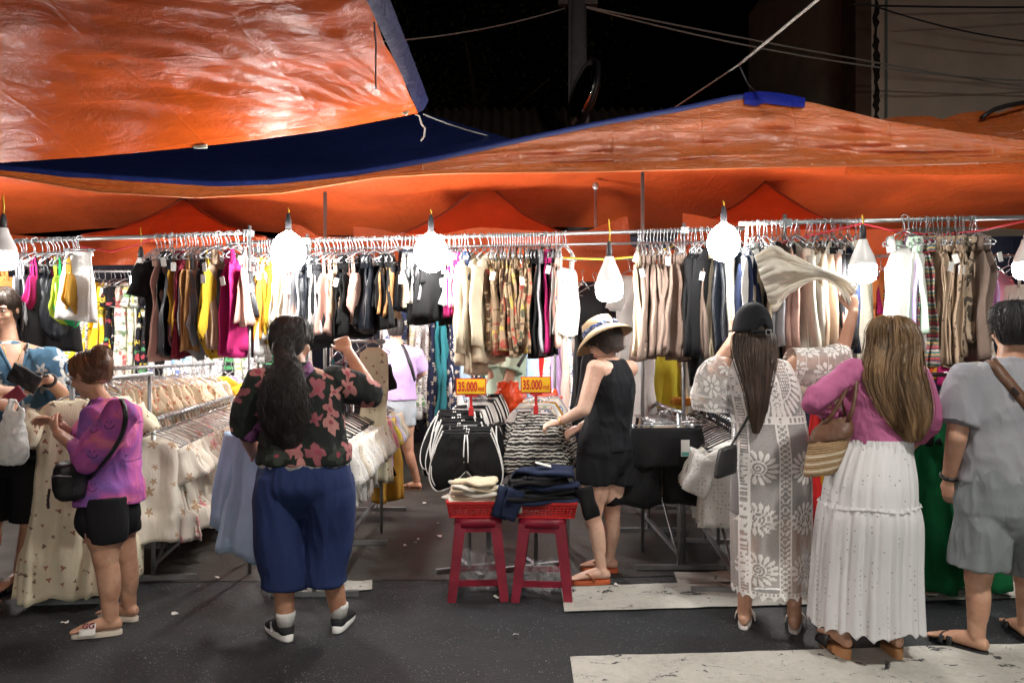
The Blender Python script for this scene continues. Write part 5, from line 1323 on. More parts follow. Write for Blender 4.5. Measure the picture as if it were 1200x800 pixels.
# ================================================================== people
def nv(*a): return V(a).normalized()
class Per:
    def __init__(s, label, Y, px, cat='person'):
        s.Y = Y; s.bx = X(px, Y); s.o = empty('person', (s.bx, Y, 0), label, cat); s.B = MB()
    def L(s, px, py, dy=0.0):
        y = s.Y+dy; return V((X(px, y)-s.bx, dy, CZ-(py-HY)/FP*y))
def frame(f):
    f = V((f[0], f[1], 0)).normalized(); return f, V((f.y, -f.x, 0)), V((0, 0, 1))     # front, right side, up
def head_prims(g, c, hf, hu, k=1.0):
    hf = V(hf).normalized(); hr = hf.cross(V(hu)).normalized(); hu = hr.cross(hf).normalized()
    def w(x, y, z): return c+(hr*x+hf*y+hu*z)*k
    ax = (hr, hf, hu); E = lambda p, r, **kw: g.ell(w(*p), tuple(q*k for q in r), ax, **kw)
    E((0, -.012, .030), (.073, .092, .085), n=28, k=18)
    E((0, .026, -.030), (.058, .062, .084), n=24, k=16)
    E((0, .058, -.090), (.027, .026, .022)); E((0, .02, -.075), (.050, .055, .034))
    for s in (-1, 1):
        E((s*.034, .058, -.028), (.026, .026, .028)); E((s*.074, -.008, -.008), (.010, .020, .031)); E((s*.012, .092, -.026), (.009, .010, .008))
        E((s*.030, .072, .028), (.026, .016, .009))
    g.cone(w(0, .080, .018), w(0, .103, -.020), .009*k, .0125*k)
    E((0, .088, -.053), (.022, .010, .006)); E((0, .086, -.064), (.018, .010, .007))
    return w, ax, hr, hf, hu
def hand_prims(g, wr_, d, n, side, curl=(25, 30, 20), k=1.0, spread=.06, thumb=(.75, .5)):
    """wr_ wrist, d towards the fingers, n out of the back of the hand, side: direction of the thumb"""
    d = V(d).normalized(); n = V(n); n = (n-d*n.dot(d)).normalized(); t = d.cross(n)
    if t.dot(V(side)) < 0: t = -t
    pl = .088*k
    g.loft([(wr_-d*.01, .025*k, .020*k, t, n), (wr_+d*.02*k, .031*k, .017*k, t, n), (wr_+d*pl*.6, .040*k, .015*k, t, n), (wr_+d*pl, .040*k, .012*k, t, n), (wr_+d*(pl+.008*k), .034*k, .008*k, t, n)], n=16)
    for i, ln in enumerate((.072, .080, .074, .058)):
        b = wr_+d*(pl-.006)*(1 if i < 3 else .95)+t*(.029-.0195*i)*k
        dd = (d+t*spread*(1.5-i)).normalized(); p = b; a = 0
        r0 = .0092*k
        for j, (fr, rr) in enumerate(((.45, 1.0), (.31, .92), (.24, .82))):
            a += rad(curl[j]*(1+.12*i)); v = (dd*math.cos(a)-n*math.sin(a)); q = p+v*ln*fr*k
            g.cone(p, q, r0*rr, r0*rr*.93, n=10); p = q
    b = wr_+d*.022*k+t*.022*k; v = (d*thumb[0]+t*.62-n*.25).normalized()
    p1 = b+v*.040*k; v2 = (d*.9+t*.22-n*thumb[1]).normalized(); p2 = p1+v2*.032*k; v3 = (d*1-t*.05-n*thumb[1]*1.3).normalized(); p3 = p2+v3*.026*k
    g.cone(b, p1, .0135*k, .0112*k, n=10); g.cone(p1, p2, .0108*k, .0095*k, n=10); g.cone(p2, p3, .0095*k, .0078*k, n=10)
def foot_prims(g, ank, heel, toe, k=1.0, z0=.012):
    h = V((heel[0], heel[1], z0)); t = V((toe[0], toe[1], z0)); u = (t-h).normalized(); L = (t-h).length; s = V((u.y, -u.x, 0)); up = V((0, 0, 1))
    g.loft([(h+u*.0+up*.026, .018*k, .022*k, s, up), (h+u*.03+up*.032, .031*k, .032*k, s, up), (h+u*L*.3+up*.038, .033*k, .038*k, s, up), (h+u*L*.55+up*.030, .038*k, .028*k, s, up), (h+u*L*.76+up*.020, .043*k, .018*k, s, up), (h+u*L*.88+up*.014, .040*k, .013*k, s, up)], n=18)
    for i, (off, ln) in enumerate(((-.030, .0), (-.012, .004), (.003, .0), (.017, -.007), (.029, -.016))):
        b = h+u*(L*.84)+s*off*k+up*.014; g.cone(b, h+u*(L*.985+ln)+s*off*1.06*k+up*.009, .0105*k, .0088*k, n=8)
    g.cone(V(ank), h+u*.045+up*.045, .033*k, .030*k); g.ell(V(ank)+s*.026*k-up*.005, (.012, .014, .014)); g.ell(V(ank)-s*.026*k-up*.005, (.012, .014, .014))
def limb(g, pts, rs, n=18):
    for (a, b), (r0, r1) in zip(zip(pts, pts[1:]), zip(rs, rs[1:])): g.cone(a, b, r0, r1, n=n)
def leg_prims(g, hip, knee, ank, back, r=(.088, .056, .035), calf=.054):
    g.cone(hip, knee, r[0], r[1], n=20); g.cone(knee, ank, r[1]*.92, r[2], n=20)
    m = V(knee).lerp(V(ank), .30)+V(back)*.016; ax = (V(ank)-V(knee)).normalized(); o = ax.orthogonal().normalized()
    g.ell(m, (calf-.006, calf-.006, .155), (o, ax.cross(o), ax)); m2 = V(hip).lerp(V(knee), .3); g.ell(m2, (r[0]*1.02, r[0]*1.02, .16))
    g.ell(V(knee)-V(back)*.010, (r[1]*.86, r[1]*.86, .075))
def torso(secs, fr):
    f, s, u = fr; return [(V(c)+f*off, a, b, s, f) for c, a, b, off in secs]
def resample(secs, n):
    """smooth sections along the axis"""
    out = []; m = len(secs)
    for i in range(n):
        k = i/(n-1)*(m-1); j = min(int(k), m-2); t = k-j
        def cr(idx):
            g_ = lambda q: secs[max(0, min(m-1, q))][idx]
            p0, p1, p2, p3 = g_(j-1), g_(j), g_(j+1), g_(j+2)
            return .5*((2*p1)+(-1*p0+p2)*t+(2*p0-5*p1+4*p2-p3)*t*t+(-1*p0+3*p1-3*p2+p3)*t**3)
        out.append((cr(0), cr(1), cr(2), secs[j][3], secs[j][4]))
    return out
def sleeve_prims(g, pts, rs, n=20):
    """open sleeve as lofted rings along a polyline"""
    pts = [V(p) for p in pts]; rings = []; m = len(pts)
    for i in range(m):
        t = (pts[min(i+1, m-1)]-pts[max(i-1, 0)]).normalized()
        a = t.cross(V((0, 1, 0.01))).normalized(); b = t.cross(a)
        rings.append((pts[i], rs[i], rs[i], a, b))
    g.loft(resample(rings, m*4), n=n)
    g.ell(pts[0], (rs[0],)*3)
    for i in range(1, m-1): g.ell(pts[i], (rs[i]*.98,)*3)
def bvh(o): return BVHTree.FromPolygons([v.co for v in o.data.vertices], [p.vertices for p in o.data.polygons])
def drape(per, objs, pts, lift=.005, back=False):
    """lay a strap on the surface of the given clothes: photo points are cast onto them from the eye's side"""
    trees = [bvh(o) for o in objs]; res = []; ns = []; eye = V((-per.bx, -per.Y, CZ))
    dense = []
    for a, b in zip(pts, pts[1:]):
        for i in range(6): dense.append((a[0]+(b[0]-a[0])*i/6, a[1]+(b[1]-a[1])*i/6))
    dense.append(pts[-1])
    for px, py in dense:
        tgt = per.L(px, py); d = (tgt-eye).normalized(); best = None
        for t in trees:
            if back: h = t.ray_cast(tgt+d*3, -d)
            else: h = t.ray_cast(eye, d)
            if h[0] is not None and (best is None or (h[3] < best[3])): best = h
        if best:
            nn = best[1]
            if (nn.dot(d) > 0) != back: nn = -nn
            res.append(best[0]+nn*lift); ns.append(nn)
    for _ in range(3):
        res = [res[0]]+[(res[i-1]+res[i]*2+res[i+1])/4 for i in range(1, len(res)-1)]+[res[-1]]
    return res, ns
def strands(g, secs, count, r=.0016, seed=0, spread=1.0, th=(0, 2*math.pi), tip=.75, wave=0.0, start=(0, .12), clump=0.0, top=.0):
    """hair strands following lofted sections"""
    rr = random.Random(seed); m = len(secs)
    for i in range(count):
        q = rr.uniform(*th); u_ = rr.random(); f0 = rr.uniform(.96, 1.035) if u_ < .80 else (rr.uniform(1.03, 1.10) if u_ < .95 else rr.uniform(1.1, 1.28)); wander = rr.gauss(0, .25) if u_ >= .95 else 0; k0 = rr.uniform(*start); k1 = rr.uniform(tip, 1.0); ph = rr.uniform(0, 6.3); dq = rr.gauss(0, .10)+wander; pts = []
        for j in range(12):
            k = (k0+(k1-k0)*j/11)*(m-1); a = min(int(k), m-2); t = k-a
            c = secs[a][0].lerp(secs[a+1][0], t); A = secs[a][1]+(secs[a+1][1]-secs[a][1])*t; Bq = secs[a][2]+(secs[a+1][2]-secs[a][2])*t
            s = secs[a][3]; f = secs[a][4]; qq = q+dq*j/11+wave*.35*math.sin(ph+j*1.3); ff = f0+wave*.10*math.sin(ph*2+j*1.7)
            pts.append(c+s*(A*ff*math.cos(qq))+f*(Bq*ff*math.sin(qq)))
        g.tube(pts, [r*(1 if x < 9 else .75-.25*(x-9)/2) for x in range(12)], 3, 0, False)
def hair(per, name, secs, mat, count, seed=0, extra=None, wave=0., n=40, r=.0016, voxel=.006, tip=.75, **kw):
    fine = resample(secs, 26); g = MB(); g.loft(fine, n=n)
    if extra: extra(g)
    def wf(p):
        return .004*mnoise.noise(V((p.x*60, p.y*60, p.z*7)))+(.010*wave*mnoise.noise(V((p.x*16, p.y*16, p.z*14))))
    h = remesh(g, name, mat, per.o, voxel, 2, wf)
    s = MB(); strands(s, fine, count, r, seed, wave=wave, tip=tip, **kw); s.build('hair_strands', mat, h)
    return h
def skull_cap(c, hf, hu, k=1.0, drop=-.05, grow=.012, front=.055):
    """sections of close hair from crown to nape, centred on the head"""
    hf = V(hf).normalized(); hr = hf.cross(V(hu)).normalized(); hu = hr.cross(hf).normalized()
    out = []
    for z, a, b, o in ((.122, .018, .022, -.015), (.112, .047, .058, -.015), (.085, .070, .086, -.015), (.045, .080, .096, -.018), (.005, .080, .088, -.030), (-.035, .072, .066, -.045), (-.075, .058, .046, -.052)):
        out.append((c+(hf*o+hu*z)*k, (a+grow*.4)*k, (b+grow*.4)*k, hr, hf))
    return out
eye_w = plain('eye_white', (.75, .73, .70), .25, 0, .02); iris = plain('iris', (.03, .018, .012), .2, 0, .02); browm = plain('brow_hair', (.03, .02, .015), .8); lipm = plain('lip', (.45, .14, .13), .45, 0, .05)
def face_parts(per, w, ax, k=1.0):
    for s in (-1, 1):
        g = MB(); g.ell(w(s*.031, .0745, .008), (.0125*k, .011*k, .0075*k), ax); g.ell(w(s*.031, .0808, .008), (.0058*k, .0055*k, .0058*k), ax, m=1); g.build('eye', [eye_w, iris], per.o)
        g = MB(); g.tube([w(s*.014, .090, .025), w(s*.030, .088, .031), w(s*.048, .074, .026)], [.003*k, .0032*k, .0015*k], 6); g.build('eyebrow', browm, per.o)
    g = MB(); g.ell(w(0, .0935, -.054), (.020*k, .0065*k, .0048*k), ax); g.ell(w(0, .0915, -.0635), (.017*k, .0065*k, .0058*k), ax); g.build('lips', lipm, per.o)
def skin_body(per, mat, voxel=.006): return remesh(per.B, 'body', mat, per.o, voxel, 6)
def sole_outline(heel, toe, w0, w1, n=24):
    h = V((heel[0], heel[1], 0)); t = V((toe[0], toe[1], 0)); u = (t-h).normalized(); L = (t-h).length; s = V((u.y, -u.x, 0)); out = []
    for j in range(n):
        a = 2*math.pi*j/n; x = math.cos(a); y = math.sin(a); k = (x+1)/2
        wd = w0+(w1-w0)*k-.006*math.sin(k*math.pi); out.append(h+u*(L*k*(1.02)-.01*L)+s*wd*math.copysign(abs(y)**.75, y))
    return out, u, s, h, L
def sandal(per, name, heel, toe, sole_mat, strap_mat, th=.022, style='slide', text=None, tmat=None, k=1.0, heelh=0.0):
    e = empty(name, (0, 0, 0)); e.parent = per.o
    out, u, s, h, L = sole_outline(heel, toe, .034*k, .045*k)
    g = MB(); z = th
    def lift(p): return heelh*max(0, 1-((p-h).dot(u)/L)*1.7) if heelh else 0
    g.rings([[p*1.0+V((0, 0, .002)) for p in out], [p+V((0, 0, .006+lift(p)*.0)) for p in out], [p+V((0, 0, z+lift(p))) for p in out], [h+(p-h)*.97+u*.003+V((0, 0, z+.003+lift(p))) for p in out]], 0, True)
    harden(g.build('sole', sole_mat, e))
    up = V((0, 0, 1))
    if style == 'slide':
        g = MB(); rows = []
        for kx in (.48, .56, .64, .72, .80):
            row_ = []
            for q in np.linspace(-.1, math.pi+.1, 14): row_.append(h+u*L*kx+s*(.050*k*math.cos(q))+up*(z+.045*max(-.1, math.sin(q))*(1.25-.6*(kx-.48)/.32)))
            rows.append(row_)
        g.grid(rows); o = g.build('strap', strap_mat, e); o.modifiers.new('t', 'SOLIDIFY').thickness = .006
        if text:
            tm = text_mesh(text, .038, .0008, .0012); tm.materials.append(tmat)
            c = h+u*L*.62+up*(z+.054); sgn = 1
            t_ = link('strap_text', tm, o)
            # local X of the lettering runs across the strap, lying on its upper outer side
            xax = u; nrm_ = (s*text_side(per)+up*.9).normalized(); zax = nrm_.cross(xax).normalized()*1
            if zax.z < 0: xax = -xax; zax = -zax
            M = Matrix((xax, -nrm_, zax)).transposed().to_4x4(); M.translation = h+u*L*.62+up*(z+.036)+s*text_side(per)*.036*k+nrm_*.012
            t_.matrix_local = M
    elif style == 'thong':
        b = h+u*L*.80+up*(z+.012); g = MB()
        g.tube([h+u*L*.80+s*(-.004)+up*z, b+up*.012, h+u*L*.60-s*.036*k+up*(z+.045), h+u*L*.42-s*.046*k+up*(z+.004)], .006, 8); g.tube([b+up*.012, h+u*L*.60+s*.036*k+up*(z+.045), h+u*L*.42+s*.046*k+up*(z+.004)], .006, 8); g.build('strap', strap_mat, e)
    elif style == 'cross':
        for sg in (-1, 1):
            g = MB(); rows = []
            for kx in (0, .03, .06, .09):
                rows.append([h+u*L*(.52+kx+.16*(sg*math.cos(q)*.5+.5))+s*(.047*k*math.cos(q))+up*(z+.046*max(-.08, math.sin(q))+.003*(sg > 0)) for q in np.linspace(-.1, math.pi+.1, 14)])
            g.grid(rows); o = g.build('strap', strap_mat, e); o.modifiers.new('t', 'SOLIDIFY').thickness = .005
    elif style == 'clog':
        g = MB(); rows = []
        for kx in (.45, .6, .75, .9):
            rows.append([h+u*L*kx+s*(.050*k*math.cos(q))+up*(z+.055*max(-.08, math.sin(q))*(1.2-.6*(kx-.45)/.45)) for q in np.linspace(-.1, math.pi+.1, 14)])
        g.grid(rows); o = g.build('strap', strap_mat, e); o.modifiers.new('t', 'SOLIDIFY').thickness = .005
        g = MB(); g.tube([h+u*(.045+.05*math.sin(q)*-1)+s*.043*math.cos(q)+up*(z+heelh+.085) for q in np.linspace(0, math.pi, 12)], .006, 6); g.build('ankle_strap', strap_mat, e)
    return e
def text_side(per): return getattr(per, 'tside', 1)
def sneaker(per, heel, toe, k=1.0):
    e = empty('shoe', (0, 0, 0)); e.parent = per.o
    out, u, s, h, L = sole_outline(heel, toe, .040*k, .052*k, 32); up = V((0, 0, 1))
    g = MB(); hz = lambda p: .036-.012*max(0, min(1, (p-h).dot(u)/L))
    g.rings([[h+(p-h)*.985+up*.003 for p in out], [p+up*.010 for p in out], [h+(p-h)*1.01-u*.002+up*hz(p) for p in out], [h+(p-h)*.97+u*.003+up*(hz(p)+.002) for p in out]], 0, True)
    g.build('sole', plain('sole_white', (.78, .78, .76), .5) if 'sole_white' not in MATS else MATS['sole_white'], e)
    g = MB()
    g.loft(resample([(h+u*.006+up*.042, .020*k, .024, s, up), (h+u*.035+up*.054, .038*k, .036, s, up), (h+u*L*.30+up*.060, .040*k, .044, s, up), (h+u*L*.5+up*.050, .044*k, .040, s, up), (h+u*L*.78+up*.038, .046*k, .026, s, up), (h+u*L*.97+up*.030, .026*k, .014, s, up)], 14), n=24)
    g.build('upper', plain('knit_upper', (.012, .012, .015), .8, 0, .3, 30) if 'knit_upper' not in MATS else MATS['knit_upper'], e)
    g = MB(); c = h+u*.054
    g.loft([(c+up*.060, .036, .040, s, u), (c+up*.115, .046, .048, s, u), (c+up*.135, .046, .047, s, u)], n=18); g.build('sock', K['white'], e)
    g = MB(); g.bar(h+u*L*.40-s*.0455+up*.032, h+u*L*.52-s*.040+up*.072, .020, .004, .012); g.build('side_flash', plain('flash_grey', (.4, .4, .42), .5), e, False)
    return e
def bag(name, g, mat, per=None, label=None, loc=None, voxel=.007, amp=.004):
    return remesh(g, name, mat, per, voxel, 3, wr(amp, 14, 10, 3))
def ribbon_obj(name, pts, ns, w_, th, mat, parent): 
    g = MB(); g.ribbon(pts, ns, w_, th); return g.build(name, mat, parent)
def kf(f): return frame(f)

# ------------------------------------------------------------------ 1. woman in dark flowered shirt, seen from behind
p = Per('woman seen from behind in dark flowered shirt and navy wide trousers, long black ponytail', 3.82, 358)
f, s, u = fr = frame((.12, 1))
L = p.L; B = p.B
hc = L(343, 400, .04); w, ax, hr, hf, hu = head_prims(B, hc, (.35, .9, -.12), (0, 0, 1))
pel = L(357, 560, .0); wai = L(355, 515); che = L(352, 470); shl = L(350, 440, .01); nk = L(346, 428, .01)
B.loft(resample(torso([(pel+V((0, 0, -.10)), .14, .10, 0), (pel, .21, .14, -.01), (pel+V((0, 0, .07)), .20, .135, 0), (wai, .175, .125, 0), (che, .175, .12, .0), (shl, .165, .085, 0), (nk+V((0, 0, .0)), .065, .06, 0)], fr), 18))
B.cone(nk+V((0, 0, -.02)), hc+V((0, -.01, -.07)), .058, .054)
ls, le, lw = L(302, 452, .0), L(290, 508, .04), L(297, 530, .27)
rs, re, rw = L(396, 447, .02), L(434, 458, .10), L(408, 412, .22)
for a, b, c_ in ((ls, le, lw), (rs, re, rw)): limb(B, (a, b), (.055, .046)); limb(B, (b, c_), (.045, .028)); B.ell(a, (.06, .06, .06))
hand_prims(B, lw, (lw-le), (-1, 0, .3), (1, 0, .6)); hand_prims(B, rw, V((-.35, .35, .55)), (.3, -1, .3), (-1, 0, .3), (35, 45, 30))
lh, rh = L(330, 570), L(385, 570)
lk, rk = L(331, 650), L(384, 645, .05); la, ra = V((L(336, 718).x, -.02, .09)), V((L(392, 705).x, .10, .09))
for h_, k_, a_ in ((lh, lk, la), (rh, rk, ra)): leg_prims(B, h_, k_, a_, (0, -1, 0), (.105, .066, .042), .060)
skin_body(p, skinC)
def foot_span(a, ang, L_=.235): d = V((math.sin(rad(ang)), math.cos(rad(ang)), 0)); return a-d*.055, a+d*(L_-.055)
for a_, an in ((la, -38), (ra, 4)): sneaker(p, *foot_span(a_, an, .262))
# trousers: wide, cropped at mid calf
g = MB()
g.loft(resample(torso([(pel+V((0, 0, -.19)), .06, .05, 0), (pel+V((0, 0, -.12)), .19, .12, 0), (pel+V((0, 0, -.04)), .232, .160, -.012), (pel+V((0, 0, .03)), .230, .155, -.012), (pel+V((0, 0, .12)), .205, .145, 0), (wai+V((0, 0, .01)), .19, .135, 0)], fr), 14), n=36)
for h_, k_, xo, zb, yb in ((lh, lk, -.012, 686, 0), (rh, rk, .012, 681, .05)):
    hem_ = L(334 if xo < 0 else 382, zb, yb)
    g.loft(resample([(h_+V((0, 0, .06)), .112, .142, s, f), (h_+V((xo, 0, -.06)), .117, .142, s, f), (k_+V((xo, -.01, .04)), .113, .120, s, f), (hem_+V((0, -.01, .06)), .103, .112, s, f), (hem_+V((0, -.01, 0)), .103, .112, s, f)], 16), n=32)
trousers1 = remesh(g, 'trousers', fabric('navy_crepe', (.018, .032, .105), rough=.85, bump=.25), p.o, .007, 9, wr(.011, 8, 2.0, 1))
# shirt
g = MB()
hemc = L(358, 541)
g.loft(resample(torso([(hemc, .232, .168, -.005), (hemc+V((0, 0, .07)), .228, .162, -.005), (wai, .212, .15, 0), (che+V((0, 0, -.02)), .207, .142, 0), (che+V((0, 0, .06)), .205, .128, 0), (shl+V((0, 0, .0)), .182, .098, 0), (nk+V((0, 0, -.015)), .095, .076, 0), (nk+V((0, 0, .006)), .072, .068, 0)], fr), 26), n=40)
sleeve_prims(g, [ls+V((.02, 0, .01)), ls.lerp(le, .55)+V((-.01, 0, 0)), le+V((-.002, 0, -.005))], (.082, .088, .082))
sleeve_prims(g, [rs+V((-.02, 0, .0)), rs.lerp(re, .55)+V((0, 0, -.01)), re+V((.0, .0, -.012)), re.lerp(rw, .04)], (.082, .082, .074, .064))
fl1 = floral('dark_bloom', (.016, .017, .018), [(.44, .17, .17), (.52, .24, .22), (.32, .10, .12), (.05, .06, .05), (.48, .20, .19)], .105, .60, 4, (.28, .06, .08), .75, (.016, .022, .018), dens=.62)
shirt1 = remesh(g, 'shirt', fl1, p.o, .007, 2, wr(.012, 8, 4.5, 2, .35))
# undershirt edge
g = MB(); q = L(346, 546); g.loft(torso([(hemc+V((-.006, 0, -.020)), .222, .160, -.003), (hemc+V((-.006, 0, .02)), .222, .160, -.003)], fr), n=36); g.build('undershirt', K['white'], p.o)
# sling strap and bag
pts, ns = drape(p, [shirt1], [(366, 427), (357, 437), (340, 460), (318, 486), (300, 505), (290, 516)])
purp = plain('purple_webbing', (.16, .045, .16), .7, 0, .15, 20)
st = ribbon_obj('bag_strap', pts, ns, .052, .004, purp, p.o)
g = MB(); i = 4; tq = (pts[5]-pts[3]).normalized(); g.bar(pts[3]+ns[3]*.006, pts[5]+ns[5]*.006, .062, .006); g.build('strap_buckle', plain('buckle_lilac', (.35, .2, .36), .4), st, False)
h1 = hairmat('black', (.005, .004, .004), (.028, .021, .019), .55)
hb = hc+V((0, 0, 0))
def cap1(g): g.loft(resample(skull_cap(hc, (.35, .9, -.12), (0, 0, 1), 1.0, grow=.020), 16), n=32)
tail = [(hc+V((-.005, -.05, .085)), .03, .03, s, f), (hc+V((-.005, -.085, .04)), .060, .045, s, f), (hc+V((-.015, -.112, -.03)), .042, .036, s, f), (L(336, 424, -.115), .050, .042, s, f), (L(333, 445, -.14), .088, .060, s, f), (L(332, 472, -.145), .108, .064, s, f), (L(333, 498, -.142), .100, .054, s, f), (L(336, 516, -.134), .070, .036, s, f), (L(338, 528, -.130), .03, .02, s, f)]
hh = hair(p, 'hair', tail, h1, 700, 1, cap1, wave=1.7, tip=.7)
g = MB(); strands(g, resample(skull_cap(hc, (.35, .9, -.12), (0, 0, 1), 1.0, grow=.022), 16), 300, .0015, 5, tip=.7); g.build('hair_strands', h1, hh)
face_parts(p, w, ax)

# ------------------------------------------------------------------ 2. woman in tie dye shirt, side view facing left
p = Per('woman in purple and pink tie-dye shirt and black shorts, hair clipped up, looking down', 3.92, 128)
f, s, u = fr = frame((-.93, .36)); L = p.L; B = p.B
hc = L(104, 439, .03); hfw = (-.88, .22, -.38); huu = (-.32, .12, .95)
w, ax, hr, hf, hu = head_prims(B, hc, hfw, huu, .95)
pel = L(126, 590); wai = L(128, 552); che = L(130, 508); shl = L(130, 482); nk = L(122, 467)
B.loft(resample(torso([(pel+V((0, 0, -.10)), .11, .10, 0), (pel, .140, .115, 0), (wai, .122, .100, .0), (che, .130, .095, 0), (shl, .130, .070, 0), (nk, .055, .052, 0)], fr), 18))
B.cone(nk+V((0, 0, -.03)), hc+V((.02, 0, -.06)), .048, .043)
# near (left) arm and far (right) arm
ls, le, lw = L(140, 486, -.15), L(103, 534, -.17), L(68, 508, -.02)
rs, re, rw = L(120, 484, .14), L(96, 528, .16), L(70, 497, .08)
for a, b, c_ in ((ls, le, lw), (rs, re, rw)): limb(B, (a, b), (.052, .042)); limb(B, (b, c_), (.041, .026)); B.ell(a, (.055, .055, .055))
hand_prims(B, lw, V((-.55, .35, .5)), (-.6, -.6, -.2), (0, .3, 1), (35, 40, 30), .92); hand_prims(B, rw, V((-.7, -.05, .25)), (-.2, .6, .8), (0, -.5, .8), (30, 35, 25), .92)
lh, rh = L(122, 600, -.08), L(134, 600, .08)
lk, rk = L(124, 655, -.08), L(146, 650, .10); la, ra = V((L(130, 700, -.06).x, -.06, .085)), V((L(149, 700, .12).x, .14, .085))
for h_, k_, a_ in ((lh, lk, la), (rh, rk, ra)): leg_prims(B, h_, k_, a_, (.9, -.2, 0), (.090, .060, .036), .056)
def fspan(a, d, L_=.23): d = V((d[0], d[1], 0)).normalized(); return a-d*.05, a+d*(L_-.05)
F2 = (fspan(la, (-.93, -.25), .225), fspan(ra, (-.95, .2), .225))
for a_, (h_, t_) in zip((la, ra), F2): foot_prims(B, a_, h_, t_, .95, .026)
skin_body(p, skinA)
p.tside = 1
slm = plain('slide_cream', (.62, .55, .46), .6); slw = plain('slide_white', (.72, .70, .66), .6)
def leftside(u): return V((u.y, -u.x, 0))
for (h_, t_), tx in zip(F2, ('GG', None)):
    uu = (t_-h_); ss = V((uu.y, -uu.x, 0)); p.tside = 1 if ss.y < 0 else -1
    sandal(p, 'slide', h_, t_, slm, slw, .022, 'slide', tx, plain('slide_print', (.15, .03, .04), .6) if tx else None, .98)
g = MB()
g.loft(resample(torso([(pel+V((0, 0, -.17)), .10, .09, 0), (pel+V((0, 0, -.10)), .158, .128, 0), (pel+V((0, 0, -.02)), .154, .132, -.005), (wai+V((0, 0, -.03)), .115, .095, 0)], fr), 10), n=32)
for h_, zb, dx in ((lh, 634, 126), (rh, 622, 143)):
    e_ = L(dx, zb, h_.y); g.loft(resample([(h_+V((0, 0, .08)), .088, .116, s, f), (h_.lerp(e_, .5), .096, .112, s, f), (e_, .086, .090, s, f)], 8), n=26)
remesh(g, 'shorts', fabric('black_jersey', (.010, .010, .012), bump=.3), p.o, .007, 8, wr(.004, 8, 5, 4))
g = MB(); hemc = L(127, 588)
g.loft(resample(torso([(hemc, .172, .150, -.01), (hemc+V((0, 0, .08)), .166, .142, -.01), (wai, .154, .126, 0), (che, .160, .116, 0), (shl+V((0, 0, .01)), .155, .090, 0), (nk+V((0, 0, -.02)), .080, .068, 0), (nk+V((0, 0, .004)), .064, .060, 0)], fr), 22), n=38)
sleeve_prims(g, [ls+V((0, 0, .005)), ls.lerp(le, .6)+V((.01, 0, -.01)), le+V((.01, 0, -.005)), le.lerp(lw, .18)+V((.0, 0, -.01))], (.074, .080, .082, .082))
sleeve_prims(g, [rs, rs.lerp(re, .6), re.lerp(rw, .1)], (.084, .09, .088))
def tiedye():
    m, nt, b = newmat('cloth_tiedye'); t = NT(nt); co = t.coord(False)
    n1 = t.noise(co, 3.6, 4, .55, 1.1).outputs[0]; n2 = t.noise(t.vmath('ADD', co, (7, 3, 1)), 4.4, 3, .5, .8).outputs[0]
    col = t.ramp(n1, [(.28, (.10, .08, .32)), (.42, (.26, .10, .36)), (.52, (.44, .10, .36)), (.60, (.62, .16, .30)), (.72, (.66, .24, .26))])
    col = t.mix(t.mr(n2, .52, .68), col, C(.22, .12, .42))
    # small dark scribbles
    sp = t.n('ShaderNodeSeparateXYZ'); t.lk(co, sp.inputs[0]); cb = t.n('ShaderNodeCombineXYZ'); t.lk(sp.outputs[0], cb.inputs[0]); t.lk(sp.outputs[2], cb.inputs[1])
    vo = t.n('ShaderNodeTexVoronoi', voronoi_dimensions='2D'); vo.inputs['Scale'].default_value = 1; uv = t.vmath('SCALE', cb.outputs[0], scale=9); t.lk(uv, vo.inputs['Vector'])
    d = t.vmath('SUBTRACT', uv, vo.outputs['Position']); sd = t.n('ShaderNodeSeparateXYZ'); t.lk(d, sd.inputs[0])
    ring = t.math('MULTIPLY', t.math('LESS_THAN', t.math('ABSOLUTE', t.math('SUBTRACT', vo.outputs['Distance'], .20)), .025), t.math('LESS_THAN', sd.outputs[1], -.04))
    e1 = t.vmath('LENGTH', t.vmath('SUBTRACT', d, (.09, .09, 0))); 
    lengths = []
    for ex in (-.09, .09):
        nd = t.n('ShaderNodeVectorMath', operation='LENGTH'); t.lk(t.vmath('SUBTRACT', d, (ex, .09, 0)), nd.inputs[0]); lengths.append(t.math('LESS_THAN', nd.outputs['Value'], .035))
    sm = t.math('MAXIMUM', ring, t.math('MAXIMUM', *lengths))
    sc = t.n('ShaderNodeSeparateColor'); t.lk(vo.outputs['Color'], sc.inputs[0]); sm = t.math('MULTIPLY', sm, t.math('LESS_THAN', sc.outputs[0], .45))
    col = t.mix(t.math('MULTIPLY', sm, .75), col, C(.05, .02, .06))
    fabric_finish(t, b, col, co, .3, .1); return m
shirt2 = remesh(g, 'shirt', tiedye(), p.o, .007, 2, wr(.012, 8, 4.5, 5, .4))
pts, ns = drape(p, [shirt2], [(141, 466), (146, 478), (147, 492), (142, 510), (130, 530), (116, 548), (104, 560)])
ribbon_obj('bag_strap', pts, ns, .022, .004, leather_k, p.o)
g = MB(); bc = L(83, 562, -.19); g.loft(resample([(bc+V((0, 0, -.092)), .055, .035, s, f), (bc+V((0, 0, -.07)), .075, .05, s, f), (bc, .082, .055, s, f), (bc+V((.01, 0, .07)), .078, .050, s, f), (bc+V((.01, 0, .09)), .05, .03, s, f)], 12), n=26, ex=.8)
bag2 = bag('crossbody_bag', g, plain('nylon_black', (.010, .010, .011), .5, 0, .2, 14, .3), p.o)
g = MB(); g.tube([bc+V((-.04, -.088, .03)), bc+V((.0, -.096, .035)), bc+V((.05, -.082, .03))], .004, 6); g.build('zip', steel_dark, bag2)
